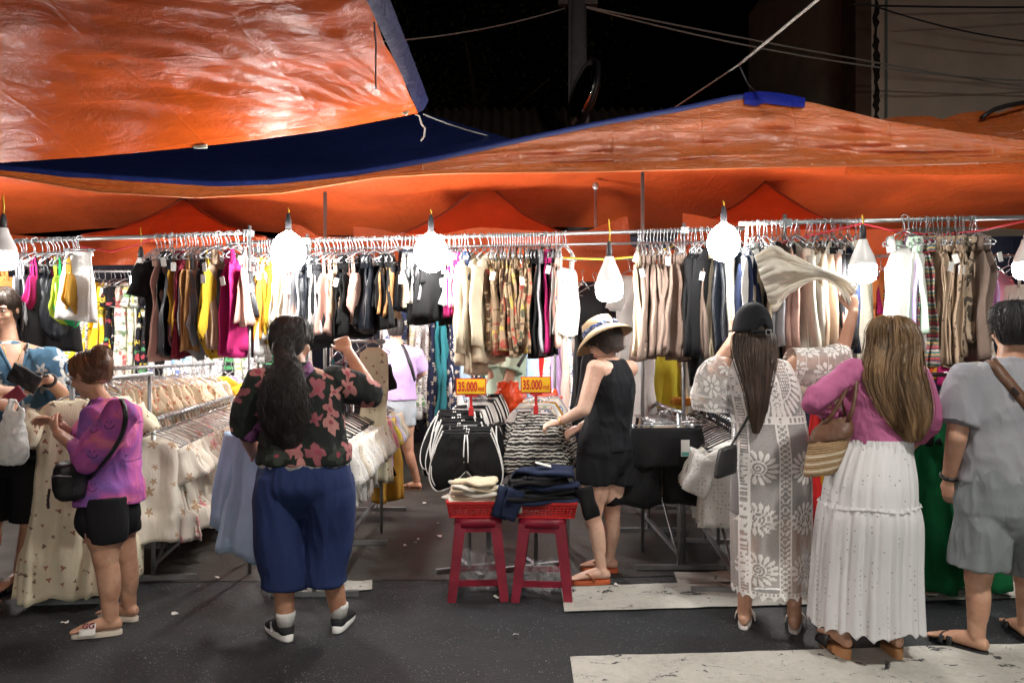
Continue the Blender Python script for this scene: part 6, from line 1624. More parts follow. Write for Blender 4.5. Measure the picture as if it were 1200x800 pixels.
g = MB(); g.tube([bc+V((-.06, -.07, -.03)), bc+V((-.062, -.08, -.08)), bc+V((-.06, -.078, -.12))], .006, 6); g.build('strap_end', leather_k, bag2)
hB = hairmat('brown', (.045, .022, .014), (.36, .18, .10), .42)
cap = skull_cap(hc, hfw, huu, .95, grow=.008); cap[-1] = (cap[-1][0]+hu*.008, .050, .036, cap[-1][3], cap[-1][4])
def bun(g): c = hc-hf*.105+hu*.066; g.ell(c, (.052, .052, .050)); g.ell(c-hu*.045-hf*.006, (.040, .050, .050))
hh = hair(p, 'hair', cap, hB, 420, 9, bun, tip=.9)
g = MB()
for i in range(70):
    a = rnd.uniform(0, 6.28); c = hc-hf*.105+hu*.066; v = V((rnd.gauss(0, 1), rnd.gauss(0, 1), rnd.gauss(0, .8))).normalized()
    q = v.orthogonal().normalized(); q2 = v.cross(q); g.tube([c+(q*math.cos(x)+q2*math.sin(x))*.053 for x in np.linspace(0, rnd.uniform(2, 4), 9)], .0013, 3)
for i in range(14):
    c = hc+V((.03, -.03, .05)); g.tube([c, c+V((rnd.uniform(.03, .09), rnd.uniform(-.05, 0), rnd.uniform(.0, .06))), c+V((rnd.uniform(.06, .13), rnd.uniform(-.06, .0), rnd.uniform(-.05, .08)))], .0010, 3)
g.build('hair_strands', hB, hh)
g = MB(); c = hc-hf*.07+hu*.075-hr*.03
for k in range(6): g.tube([c+V((.010*k-.02, -.012, .03)), c+V((.010*k-.022, -.028, .0)), c+V((.010*k-.02, -.015, -.03))], .003, 5)
g.build('hair_claw', blackp, p.o); face_parts(p, w, ax, .95)

# ------------------------------------------------------------------ 3. man in blue flowered shirt at left edge
p = Per('man at the left edge in open blue flowered shirt, dark shorts and black slides', 4.62, 16)
f, s, u = fr = frame((.22, -1)); L = p.L; B = p.B
hc = L(2, 362, -.02); w, ax, hr, hf, hu = head_prims(B, hc, (.25, -.93, -.30), (0, -.2, 1), 1.02)
pel = L(18, 535); wai = L(18, 490); che = L(17, 440); shl = L(15, 412); nk = L(10, 400, -.01)
B.loft(resample(torso([(pel+V((0, 0, -.10)), .13, .10, 0), (pel, .175, .13, 0), (wai, .165, .125, .02), (che, .19, .13, .02), (shl, .19, .09, 0), (nk, .062, .06, 0)], fr), 18))
B.cone(nk+V((0, 0, -.03)), hc+V((0, .02, -.07)), .060, .056)
ls, le, lw = L(58, 424, 0), L(80, 468, -.02), L(56, 444, -.26)
rs, re, rw = L(-28, 424, 0), L(-44, 474, -.05), L(-2, 456, -.28)
for a, b, c_ in ((ls, le, lw), (rs, re, rw)): limb(B, (a, b), (.056, .046)); limb(B, (b, c_), (.045, .029)); B.ell(a, (.062, .062, .06))
hand_prims(B, lw, V((-.9, -.1, -.15)), (0, -.5, .8), (0, -.6, .6), (25, 35, 25), 1.0); hand_prims(B, rw, V((.8, -.1, -.1)), (0, -.5, .8), (0, -.6, .6), (30, 35, 25), 1.0)
lh, rh = L(34, 545), L(0, 545); lk, rk = L(36, 612, -.03), L(-10, 612, .02); la, ra = V((L(24, 670).x, .0, .085)), V((L(-20, 670).x, .05, .085))
for h_, k_, a_ in ((lh, lk, la), (rh, rk, ra)): leg_prims(B, h_, k_, a_, (0, 1, 0), (.09, .058, .038), .055)
F3 = (fspan(la, (-.15, -1), .26), fspan(ra, (-.3, -1), .26))
for a_, (h_, t_) in zip((la, ra), F3): foot_prims(B, a_, h_, t_, 1.02, .024)
skin_body(p, skinA)
e3 = None
for i, (h_, t_) in enumerate(F3):
    sl = sandal(p, 'slide', h_, t_, blackp, leather_k, .02, 'slide')
    if i == 0:
        uu = (t_-h_).normalized(); tm = text_mesh('OVA', .040, .0008, .0014); tm.materials.append(MATS['slide_white'])
        t_o = link('strap_text', tm, sl); sa = V((uu.y, -uu.x, 0)); q = h_+uu*.26*.66; 
        n_ = (uu*.55+V((0, 0, .84))).normalized(); M = Matrix((-sa, -n_, n_.cross(-sa)*-1 if False else (-sa).cross(-n_))).transposed().to_4x4(); M.translation = V((q.x, q.y, .082)); t_o.matrix_local = M
g = MB()
g.loft(resample(torso([(pel+V((0, 0, -.10)), .185, .15, 0), (pel, .192, .15, 0), (wai+V((0, 0, -.02)), .178, .14, .01)], fr), 8), n=32)
for h_, k_ in ((lh, lk), (rh, rk)): g.loft(resample([(h_+V((0, 0, .06)), .105, .14, s, f), (h_.lerp(k_, .5), .112, .13, s, f), (h_.lerp(k_, .95), .108, .115, s, f)], 8), n=26)
remesh(g, 'shorts', MATS['black_jersey'], p.o, .009, 3, wr(.004, 8, 5, 6))
g = MB(); hemc = L(18, 520)
g.loft(resample(torso([(hemc, .215, .165, .01), (wai, .205, .155, .015), (che, .215, .150, .02), (shl+V((0, 0, .0)), .20, .10, 0), (nk+V((0, 0, -.03)), .11, .075, 0), (nk+V((0, 0, -.005)), .078, .07, 0)], fr), 20), n=38)
sleeve_prims(g, [ls, ls.lerp(le, .6), ls.lerp(le, .92)], (.088, .096, .100)); sleeve_prims(g, [rs, rs.lerp(re, .6), rs.lerp(re, .92)], (.088, .096, .100))
fl3 = floral('blue_aloha', (.045, .11, .19), [(.58, .60, .58), (.50, .55, .55), (.62, .62, .58)], .125, .42, 5, (.18, .26, .32), .35, (.07, .155, .24), dens=.8)
shirt3 = remesh(g, 'shirt', fl3, p.o, .007, 2, wr(.010, 8, 4.5, 7))
# open collar: a wedge of chest, lapels and buttons
tr3 = bvh(shirt3)
def onto(px, py, lift=.003):
    eye = V((-p.bx, -p.Y, CZ)); d = (L(px, py)-eye).normalized(); h_ = tr3.ray_cast(eye, d)
    return (h_[0]+(-d)*lift) if h_[0] is not None else L(px, py, -.13)
g = MB(); rows = []
for k in np.linspace(0, 1, 9):
    y_ = 403+47*k; hw = 17*(1-k)+.6; cx_ = 15+8*k; rows.append([onto(cx_+hw*q, y_, .004) for q in np.linspace(-1, 1, 7)])
g.grid(rows); g.build('chest', skinA, p.o)
g = MB(); g.tube([onto(15+8*k+ (17*(1-k)+.6)*sg, 403+47*k, .008) for sg in (-1,) for k in np.linspace(0, 1, 12)], .007, 6); g.tube([onto(15+8*k+(17*(1-k)+.6), 403+47*k, .008) for k in np.linspace(0, 1, 12)]+[onto(24, 470, .006), onto(25, 500, .006)], .007, 6); g.build('placket', fl3, p.o)
g = MB(); g.tube([onto(3+24*k, 401+30*math.sin(k*math.pi), .008) for k in np.linspace(.02, .98, 16)], .0022, 6); g.build('necklace', goldm, p.o)
g = MB(); d = (lw-le).normalized(); c = lw-d*.02; a1 = d.orthogonal().normalized(); a2 = d.cross(a1)
g.tube([c+(a1*math.cos(x)+a2*math.sin(x))*.034 for x in np.linspace(0, 6.283, 20)], .010, 8); g.ell(c+V((0, -.03, .018)), (.02, .012, .02)); g.build('wrist_watch', blackp, p.o)
h3 = hairmat('dark', (.010, .007, .006), (.06, .04, .03))
cap = resample(skull_cap(hc, (.25, -.93, -.30), (0, -.2, 1), 1.02), 16); hair(p, 'hair', [cap[i] for i in range(0, 16, 3)], h3, 260, 3, tip=.7); face_parts(p, w, ax, 1.02)
# wallet held open
g = MB(); g.box((0, 0, 0), (.17, .02, .105), Matrix.Rotation(.5, 3, 'Y')); g.box((.01, -.012, .02), (.15, .012, .06), Matrix.Rotation(.5, 3, 'Y'))
wq = remesh(g, 'pouch', leather_k, None, .005, 2, wr(.004, 16, 16, 2)); wq.location = V((p.bx, p.Y, 0))+L(29, 443, -.33); tag(wq, 'black fabric pouch held open in the hands of the man in blue', 'pouch')

# ------------------------------------------------------------------ 4. person mostly beyond the left edge holding a white bag
p = Per('hands with a phone and white bag of a person cut off by left edge', 4.15, -62)
f, s, u = fr = frame((.9, .3)); L = p.L; B = p.B
hc = L(-52, 385); w, ax, hr, hf, hu = head_prims(B, hc, (.85, .2, -.3), (0, 0, 1))
pel = L(-62, 555); wai = L(-62, 510); che = L(-62, 455); shl = L(-62, 425); nk = L(-60, 415)
B.loft(resample(torso([(pel+V((0, 0, -.10)), .13, .10, 0), (pel, .17, .13, 0), (wai, .15, .12, 0), (che, .16, .12, 0), (shl, .16, .085, 0), (nk, .06, .058, 0)], fr), 18)); B.cone(nk+V((0, 0, -.03)), hc+V((0, 0, -.07)), .056, .052)
ls, le, lw = L(-52, 438, .14), L(-48, 492, .16), L(-8, 470, .10)
rs, re, rw = L(-66, 438, -.15), L(-56, 495, -.17), L(-10, 474, -.10)
for a, b, c_ in ((ls, le, lw), (rs, re, rw)): limb(B, (a, b), (.052, .042)); limb(B, (b, c_), (.041, .026)); B.ell(a, (.056, .056, .056))
hand_prims(B, lw, V((.85, -.1, .15)), (0, -.3, .9), (0, -.6, .6), (25, 35, 25), .95); hand_prims(B, rw, V((.85, .0, -.05)), (0, -.7, .6), (0, .2, .8), (38, 50, 30), .95)
lh, rh = L(-55, 570, .08), L(-68, 570, -.08); lk, rk = L(-55, 640, .08), L(-66, 640, -.08); la, ra = V((L(-58, 700).x, .08, .085)), V((L(-40, 700).x, -.03, .085))
for h_, k_, a_ in ((lh, lk, la), (rh, rk, ra)): leg_prims(B, h_, k_, a_, (-1, 0, 0))
F4 = (fspan(la, (1, .1), .24), fspan(ra, (1, -.1), .24))
for a_, (h_, t_) in zip((la, ra), F4): foot_prims(B, a_, h_, t_, 1, .022)
skin_body(p, skinA, .007)
for h_, t_ in F4: sandal(p, 'sandal', h_, t_, MATS['slide_cream'], MATS['slide_white'], .02, 'slide')
g = MB(); g.loft(resample(torso([(L(-62, 560), .19, .15, 0), (wai, .175, .14, 0), (che, .18, .14, 0), (shl, .17, .095, 0), (nk+V((0, 0, -.01)), .072, .068, 0)], fr), 16), n=32)
sleeve_prims(g, [ls, ls.lerp(le, .7)], (.078, .085)); sleeve_prims(g, [rs, rs.lerp(re, .7)], (.078, .085)); remesh(g, 't_shirt', K['charcoal'], p.o, .01, 3, wr(.005, 7, 4, 8))
g = MB(); g.loft(resample(torso([(pel+V((0, 0, -.12)), .18, .15, 0), (pel, .185, .15, 0), (wai, .16, .13, 0)], fr), 8), n=30)
for h_, k_ in ((lh, lk), (rh, rk)): g.loft([(h_, .10, .12, s, f), (k_, .10, .11, s, f)], n=24)
remesh(g, 'shorts', K['black'], p.o, .01, 3)
cap = resample(skull_cap(hc, (.85, .2, -.3), (0, 0, 1)), 16); hair(p, 'hair', [cap[i] for i in range(0, 16, 3)], h3, 120, 4, tip=.7); face_parts(p, w, ax)
g = MB(); g.box((0, 0, 0), (.075, .012, .14), Matrix.Rotation(.9, 3, 'Y'))
ph_ = g.build('phone', plain('phone_case', (.22, .03, .05), .35), None, False, V((p.bx, p.Y, 0))+L(14, 467, -.06)); ph_.modifiers.new('b', 'BEVEL').width = .005; tag(ph_, 'dark red phone in the hands at the left edge', 'phone')
# white carrier bag hanging from the near hand
def bagmat():
    m, nt, b = newmat('white_film'); t = NT(nt); co = t.coord(False); nz = t.noise(co, 16, 4, .6, .8).outputs[0]
    b.inputs['Base Color'].default_value = C(.78, .80, .78); b.inputs['Roughness'].default_value = .35; t.lk(t.bump(nz, .8, .02), b.inputs['Normal'])
    tr = t.n('ShaderNodeBsdfTranslucent'); tr.inputs[0].default_value = C(.75, .78, .76); mx = t.n('ShaderNodeMixShader'); mx.inputs[0].default_value = .35
    t.lk(b.outputs[0], mx.inputs[1]); t.lk(tr.outputs[0], mx.inputs[2]); t.lk(mx.outputs[0], nt.nodes['Material Output'].inputs[0]); return m
bm = bagmat(); c0 = V((p.bx, p.Y, 0))+L(14, 515, -.13)
g = MB(); X1, Y1, Z1 = V((1, 0, 0)), V((0, 1, 0)), V((0, 0, 1))
g.loft(resample([(V((.0, 0, -.125)), .03, .03, X1, Y1), (V((0, 0, -.11)), .065, .05, X1, Y1), (V((0, 0, -.04)), .085, .06, X1, Y1), (V((.0, 0, .03)), .07, .045, X1, Y1), (V((.01, 0, .10)), .05, .022, X1, Y1), (V((.01, 0, .15)), .028, .012, X1, Y1)], 20), n=40)
for q in (-1, 1): g.tube([V((.01+q*.028, 0, .09)), V((.02+q*.035, 0, .15)), V((.0+q*.008, .01, .205))], [.02, .016, .010], 8)
bg_ = remesh(g, 'carrier_bag', bm, None, .006, 2, wr(.010, 14, 10, 3, .3)); bg_.location = c0; tag(bg_, 'white plastic carrier bag hanging from a hand at the left edge', 'bag')
# ------------------------------------------------------------------ 5. person in lilac shirt, far aisle
p = Per('person in lilac t-shirt and pale denim shorts browsing at the far end of the aisle', 7.6, 466)
f, s, u = fr = frame((-.15, 1)); L = p.L; B = p.B
hc = L(463, 384, .02); w, ax, hr, hf, hu = head_prims(B, hc, (-.3, .95, 0), (0, 0, 1))
pel = L(466, 478); wai = L(467, 455); che = L(468, 426); shl = L(468, 410); nk = L(466, 403)
B.loft(resample(torso([(pel+V((0, 0, -.10)), .13, .10, 0), (pel, .17, .13, 0), (wai, .14, .12, 0), (che, .155, .12, 0), (shl, .15, .085, 0), (nk, .06, .058, 0)], fr), 18)); B.cone(nk+V((0, 0, -.03)), hc+V((0, 0, -.07)), .056, .052)
ls, le, lw = L(449, 416), L(445, 442, .05), L(452, 440, .3)
rs, re, rw = L(487, 416), L(494, 436, .1), L(486, 446, .36)
for a, b, c_ in ((ls, le, lw), (rs, re, rw)): limb(B, (a, b), (.05, .042)); limb(B, (b, c_), (.041, .026)); B.ell(a, (.056, .056, .056))
hand_prims(B, lw, (lw-le), (-1, 0, 0), (0, 0, 1)); hand_prims(B, rw, (rw-re), (1, 0, 0), (0, 0, 1))
lh, rh = L(459, 486), L(474, 486); lk, rk = L(459, 528), L(478, 526, .05); la, ra = V((L(461, 560).x, -.02, .09)), V((L(487, 556).x, .12, .10))
for h_, k_, a_ in ((lh, lk, la), (rh, rk, ra)): leg_prims(B, h_, k_, a_, (0, -1, 0))
F5 = (fspan(la, (-.2, 1), .24), fspan(ra, (-.9, .4), .24))
for a_, (h_, t_) in zip((la, ra), F5): foot_prims(B, a_, h_, t_, 1, .018)
skin_body(p, skinA, .008)
for h_, t_ in F5: sandal(p, 'sandal', h_, t_, leather_b, leather_b, .015, 'thong')
g = MB(); g.loft(resample(torso([(L(467, 468), .185, .145, 0), (wai, .165, .135, 0), (che, .175, .138, 0), (shl, .162, .095, 0), (nk+V((0, 0, -.0)), .072, .068, 0)], fr), 16), n=32)
sleeve_prims(g, [ls, ls.lerp(le, .75)], (.08, .088)); sleeve_prims(g, [rs, rs.lerp(re, .8)], (.08, .088)); sh5 = remesh(g, 't_shirt', K['lilac'], p.o, .009, 3, wr(.006, 7, 4, 8))
g = MB(); g.loft(resample(torso([(pel+V((0, 0, -.08)), .185, .14, 0), (pel, .185, .145, 0), (wai, .15, .13, 0)], fr), 8), n=30)
for h_, k_ in ((lh, lk), (rh, rk)): g.loft([(h_+V((0, 0, .02)), .098, .12, s, f), (h_.lerp(k_, .3), .10, .115, s, f)], n=24)
remesh(g, 'shorts', fabric('pale_denim', (.42, .48, .54)), p.o, .009, 3, wr(.004, 8, 6, 2))
cap = resample(skull_cap(hc, (-.3, .95, 0), (0, 0, 1)), 16); hair(p, 'hair', [cap[i] for i in range(0, 16, 3)], h1, 120, 4, tip=.9); face_parts(p, w, ax)
pts, ns = drape(p, [sh5], [(470, 402), (476, 414), (482, 430), (486, 446)]); ribbon_obj('bag_strap', pts, ns, .035, .004, leather_k, p.o)

# ------------------------------------------------------------------ 6. person in mint shirt behind the price signs
p = Per('person in pale mint shirt and grey trousers standing behind the price signs', 6.7, 592)
f, s, u = fr = frame((-.5, .8)); L = p.L; B = p.B
hc = L(590, 378, .02); w, ax, hr, hf, hu = head_prims(B, hc, (-.5, .8, 0), (0, 0, 1))
pel = L(590, 482); wai = L(592, 450); che = L(594, 420); shl = L(594, 402); nk = L(592, 396)
B.loft(resample(torso([(pel+V((0, 0, -.10)), .13, .10, 0), (pel, .17, .13, 0), (wai, .15, .12, 0), (che, .16, .12, 0), (shl, .16, .085, 0), (nk, .06, .058, 0)], fr), 18)); B.cone(nk+V((0, 0, -.03)), hc+V((0, 0, -.07)), .056, .052)
ls, le, lw = L(576, 410, -.05), L(578, 440, -.1), L(566, 462, .02)
rs, re, rw = L(606, 412, -.12), L(596, 445, -.18), L(584, 472, -.12)
for a, b, c_ in ((ls, le, lw), (rs, re, rw)): limb(B, (a, b), (.052, .044)); limb(B, (b, c_), (.043, .028)); B.ell(a, (.058, .058, .058))
hand_prims(B, lw, (lw-le), (-1, 0, 0), (0, 0, 1)); hand_prims(B, rw, (rw-re), (1, 0, 0), (0, 0, 1))
lh, rh = L(582, 490), L(600, 490); lk, rk = L(582, 540), L(600, 540); la, ra = V((L(583, 580).x, 0, .09)), V((L(600, 580).x, .05, .09))
for h_, k_, a_ in ((lh, lk, la), (rh, rk, ra)): leg_prims(B, h_, k_, a_, (0, -1, 0))
F6 = (fspan(la, (-.4, 1), .24), fspan(ra, (-.2, 1), .24))
for a_, (h_, t_) in zip((la, ra), F6): foot_prims(B, a_, h_, t_, 1, .018)
skin_body(p, skinA, .008)
for h_, t_ in F6: sandal(p, 'sandal', h_, t_, leather_b, leather_k, .015, 'slide')
g = MB(); g.loft(resample(torso([(L(591, 470), .195, .15, 0), (wai, .18, .14, 0), (che, .185, .14, 0), (shl, .17, .095, 0), (nk, .072, .068, 0)], fr), 16), n=32)
sleeve_prims(g, [ls, ls.lerp(le, .75)], (.082, .095)); sleeve_prims(g, [rs, rs.lerp(re, .7)], (.085, .10)); sh6 = remesh(g, 't_shirt', K['mint'], p.o, .009, 3, wr(.006, 7, 4, 18))
g = MB(); g.loft(resample(torso([(pel+V((0, 0, -.08)), .185, .14, 0), (pel, .185, .145, 0), (wai, .16, .13, 0)], fr), 8), n=30)
for h_, k_, a_ in ((lh, lk, la), (rh, rk, ra)): g.loft([(h_+V((0, 0, .02)), .098, .12, s, f), (k_, .08, .09, s, f), (a_, .07, .08, s, f)], n=24)
remesh(g, 'trousers', K['grey'], p.o, .009, 3, wr(.004, 8, 6, 2))
cap = resample(skull_cap(hc, (-.5, .8, 0), (0, 0, 1)), 16); hair(p, 'hair', [cap[i] for i in range(0, 16, 3)], h3, 120, 4, tip=.7); face_parts(p, w, ax)
pts, ns = drape(p, [sh6], [(618, 410), (610, 424), (600, 440), (592, 452)]); ribbon_obj('bag_strap', pts, ns, .03, .004, leather_k, p.o)

# ------------------------------------------------------------------ 7. woman with straw hat
p = Per('woman in straw hat, black sleeveless top and black shorts, reaching for the patterned shorts', 4.75, 708)
f, s, u = fr = frame((-.80, .60)); L = p.L; B = p.B
hfw = (-.68, .55, -.46); huu = (-.34, .26, .90)
hc = L(706, 400, .0); w, ax, hr, hf, hu = head_prims(B, hc, hfw, huu, .97)
pel = L(709, 530); wai = L(713, 490); che = L(716, 448); shl = L(716, 428, .0); nk = L(712, 418, .0)
B.loft(resample(torso([(pel+V((0, 0, -.10)), .12, .10, 0), (pel, .165, .135, 0), (wai, .135, .115, 0), (che, .15, .115, 0), (shl, .15, .082, 0), (nk, .058, .056, 0)], fr), 18)); B.cone(nk+V((0, 0, -.03)), hc+V((.02, -.01, -.06)), .052, .048)
ls, le, lw = L(698, 432, -.13), L(684, 480, -.19), L(657, 494, -.12)
rs, re, rw = L(737, 432, .13), L(712, 482, .17), L(680, 501, .10)
for a, b, c_ in ((ls, le, lw), (rs, re, rw)): limb(B, (a, b), (.053, .042)); limb(B, (b, c_), (.041, .026)); B.ell(a, (.056, .056, .056))
hand_prims(B, lw, V((-.9, .2, -.2)), (-.1, -.3, .9), (-.1, .5, .6), (25, 35, 25), .95); hand_prims(B, rw, V((-.85, .0, -.35)), (0, -.4, .8), (0, .4, .7), (30, 40, 25), .95)
lh, rh = L(700, 548, -.06), L(718, 548, .06); lk, rk = L(695, 606, -.08), L(717, 604, .10); la, ra = V((L(704, 660).x, -.06, .085)), V((L(719, 655).x, .17, .085))
for h_, k_, a_ in ((lh, lk, la), (rh, rk, ra)): leg_prims(B, h_, k_, a_, (.9, -.3, 0), (.086, .050, .030), .047)
F7 = (fspan(la, (-1, -.08), .235), fspan(ra, (-.95, .25), .235))
for a_, (h_, t_) in zip((la, ra), F7): foot_prims(B, a_, h_, t_, .97, .028)
skin_body(p, skinB)
orm = plain('sandal_orange', (.55, .12, .04), .6); orm2 = plain('sandal_strap', (.28, .10, .04), .5)
for h_, t_ in F7: sandal(p, 'flip_flop', h_, t_, orm, orm2, .025, 'thong')
blk7 = fabric('black_ponte', (.008, .009, .012), rough=.8, bump=.3)
g = MB(); g.loft(resample(torso([(pel+V((0, 0, -.17)), .06, .06, 0), (pel+V((0, 0, -.11)), .14, .12, 0), (pel, .182, .152, -.005), (pel+V((0, 0, .08)), .172, .14, 0), (wai, .15, .128, 0)], fr), 12), n=34)
for h_, zb, dx in ((lh, 565, 699), (rh, 566, 722)):
    e_ = L(dx, zb, h_.y); g.loft(resample([(h_+V((0, 0, .10)), .098, .125, s, f), (h_+V((0, 0, .0)), .108, .125, s, f), (e_, .108, .118, s, f)], 8), n=26)
remesh(g, 'shorts', blk7, p.o, .007, 2, wr(.011, 9, 3.5, 12))
g = MB(); g.loft(resample(torso([(L(710, 526), .185, .158, 0), (pel+V((0, 0, .09)), .176, .150, 0), (wai, .160, .136, 0), (che+V((0, 0, -.03)), .166, .136, 0), (che+V((0, 0, .05)), .150, .118, .0), (shl+V((0, 0, .005)), .116, .094, 0), (shl+V((0, 0, .035)), .098, .074, 0)], fr), 20), n=38)
top7 = remesh(g, 'tank_top', blk7, p.o, .006, 2, wr(.008, 9, 5, 13, .3))
h7 = hairmat('dark_bob', (.012, .008, .007), (.08, .055, .045), .45)
cap = skull_cap(hc, hfw, huu, .98, grow=.03); cap[-1] = (cap[-1][0]-hu*.02, .062, .05, cap[-1][3], cap[-1][4])
hh = hair(p, 'hair', cap, h7, 520, 14, wave=.5, tip=.85); face_parts(p, w, ax, .97)
g = MB()
for i in range(60):
    q = rnd.uniform(-1, 1); c = hc-hf*.07+hr*.06*q-hu*.06; g.tube([c, c-hf*rnd.uniform(.005, .03)-hu*.02, c-hf*rnd.uniform(.0, .045)-hu*rnd.uniform(.03, .055)+hr*rnd.uniform(-.02, .02)], [.002, .0016, .0006], 3)
g.build('hair_strands', h7, hh)
def strawmat():
    m, nt, b = newmat('straw'); t = NT(nt); co = t.coord(False)
    wv = t.n('ShaderNodeTexWave'); wv.inputs['Scale'].default_value = 60; wv.inputs['Distortion'].default_value = 2; wv.inputs['Detail'].default_value = 2; wv.bands_direction = 'Z'; t.lk(co, wv.inputs[0])
    nz = t.noise(co, 120, 3).outputs[0]
    t.lk(t.mix(t.math('MULTIPLY_ADD', wv.outputs[1], .5, t.math('MULTIPLY', nz, .5)), C(.24, .155, .08), C(.46, .34, .20)), b.inputs['Base Color']); b.inputs['Roughness'].default_value = .8
    t.lk(t.bump(wv.outputs[1], .4, .004), b.inputs['Normal']); return m
straw = strawmat()
he = empty('sun_hat', (0, 0, 0)); he.parent = p.o
hx, hy_, hz_ = hr, hf, hu; c0 = hc+hu*.055-hf*.012
def hp(r, a, z): return c0+hx*(r*math.cos(a)*.93)+hy_*(r*math.sin(a)*1.08)+hz_*z
g = MB(); prof = [(.178, -.055), (.160, -.030), (.128, -.008), (.102, .0), (.098, .012), (.094, .05), (.085, .078), (.06, .090), (.02, .092), (.001, .090)]
rings = [[hp(r, 2*math.pi*j/56, z+(.012*math.sin(2*2*math.pi*j/56+.6)*(r > .12)) ) for j in range(56)] for r, z in prof]
g.rings(rings, 0, False); o = g.build('straw_body', straw, he); o.modifiers.new('t', 'SOLIDIFY').thickness = .004
g = MB(); g.rings([[hp(r, 2*math.pi*j/48, z+.003*math.sin(j*1.3)) for j in range(48)] for r, z in ((.1045, .002), (.1035, .014), (.1005, .036), (.098, .037))], 0, False); g.build('band', floral('hat_band', (.02, .035, .10), [(.3, .34, .42), (.12, .16, .3)], .02, .4), he)
g = MB(); a0 = -1.2
for sg in (-1, 1): g.ell(hp(.108, a0+sg*.22, .018), (.020, .012, .013), (hx, hy_, hz_))
g.build('bow', MATS['cloth_hat_band'] if 'cloth_hat_band' in MATS else MATS['hat_band'], he)
g = MB(); d = (lw-le).normalized(); c = lw-d*.01; a1 = d.orthogonal().normalized(); a2 = d.cross(a1); g.tube([c+(a1*math.cos(x)+a2*math.sin(x))*.029 for x in np.linspace(0, 6.283, 18)], .004, 6); g.build('bracelet', goldm, p.o)

# ------------------------------------------------------------------ 8. woman in lace dress with cap
p = Per('woman from behind in sheer white lace dress and black cap, holding up a cream top', 3.97, 903)
f, s, u = fr = frame((-.08, 1)); L = p.L; B = p.B
hfw = (-.15, .98, .05); hc = L(880, 388, .03); w, ax, hr, hf, hu = head_prims(B, hc, hfw, (0, 0, 1), 1.0)
pel = L(903, 535); wai = L(900, 490); che = L(893, 452); shl = L(889, 427); nk = L(886, 415)
B.loft(resample(torso([(pel+V((0, 0, -.11)), .13, .10, 0), (pel, .175, .135, -.01), (wai, .135, .11, 0), (che, .15, .115, 0), (shl, .15, .082, 0), (nk, .06, .058, 0)], fr), 18)); B.cone(nk+V((0, 0, -.03)), hc+V((0, -.01, -.07)), .054, .050)
ls, le, lw = L(848, 430, .0), L(838, 432, .24), L(862, 392, .34)
rs, re, rw = L(934, 428, .0), L(983, 424, .10), L(1000, 366, .12)
for a, b, c_ in ((ls, le, lw), (rs, re, rw)): limb(B, (a, b), (.052, .042)); limb(B, (b, c_), (.041, .026)); B.ell(a, (.055, .055, .055))
hand_prims(B, lw, V((.1, .3, .9)), (-.5, -.8, 0), (1, 0, .2), (35, 45, 30), .96); hand_prims(B, rw, V((-.05, .1, .95)), (.25, -.95, .1), (-1, 0, .1), (38, 60, 40), .96)
lh, rh = L(883, 550), L(924, 550); lk, rk = L(879, 632), L(928, 632, .02); la, ra = V((L(872, 715).x, -.0, .085)), V((L(926, 715).x, -.06, .085))
for h_, k_, a_ in ((lh, lk, la), (rh, rk, ra)): leg_prims(B, h_, k_, a_, (0, -1, 0), (.092, .056, .034), .051)
F8 = (fspan(la, (.35, 1), .235), fspan(ra, (.42, 1), .235))
for a_, (h_, t_) in zip((la, ra), F8): foot_prims(B, a_, h_, t_, .97, .018)
skin_body(p, skinA)
wl8 = plain('sandal_white', (.70, .66, .63), .5)
for h_, t_ in F8: sandal(p, 'sandal', h_, t_, wl8, wl8, .014, 'cross')
# slip underneath
g = MB(); g.loft(resample(torso([(pel+V((0, 0, -.28)), .205, .15, 0), (pel+V((0, 0, -.08)), .20, .155, -.01), (pel+V((0, 0, .05)), .185, .145, -.01), (wai, .148, .122, 0), (che, .162, .125, 0), (che+V((0, 0, .06)), .15, .11, 0)], fr), 18), n=34)
remesh(g, 'slip', fabric('slip_grey', (.22, .21, .21), rough=.7), p.o, .008, 3)
# lace cloth: tulle with white motifs, generated from the cloth's own coordinates
def lace_mat():
    m, nt, b = newmat('lace'); t = NT(nt); at = t.n('ShaderNodeAttribute', attribute_name='lace'); co = t.coord(False)
    mesh_ = t.noise(co, 300, 2).outputs[0]
    b.inputs['Base Color'].default_value = C(.86, .83, .81); b.inputs['Roughness'].default_value = .9
    al = t.math('MAXIMUM', t.mr(mesh_, .3, .7, .24, .46), t.math('MULTIPLY', at.outputs['Fac'], .97))
    t.lk(al, b.inputs['Alpha'])
    t.lk(t.bump(at.outputs['Fac'], .6, .004), b.inputs['Normal']); return m
lacem = lace_mat()
def petals(x, z, cx, cz, R, n, ph=0.0, inner=.34, spin=0.0):
    dx, dz = x-cx, z-cz; r = np.hypot(dx, dz); a = np.arctan2(dz, dx)+ph+spin*r/R
    e = np.abs(np.mod(a*n/(2*np.pi), 1)-.5)*2            # 0 in the middle of a petal
    wid = np.clip(np.sin(np.clip((r-inner*R)/(R*(1-inner)), 0, 1)*np.pi)**.55, 0, 1)*.80
    return ((r > inner*R) & (r < R) & (e < wid)) 
def swirl(x, z, cx, cz, R):
    dx, dz = x-cx, z-cz; r = np.hypot(dx, dz); a = np.arctan2(dz, dx)
    return (r < R) & (np.mod(a/(2*np.pi)+r/R*2.1, 1) < .5)
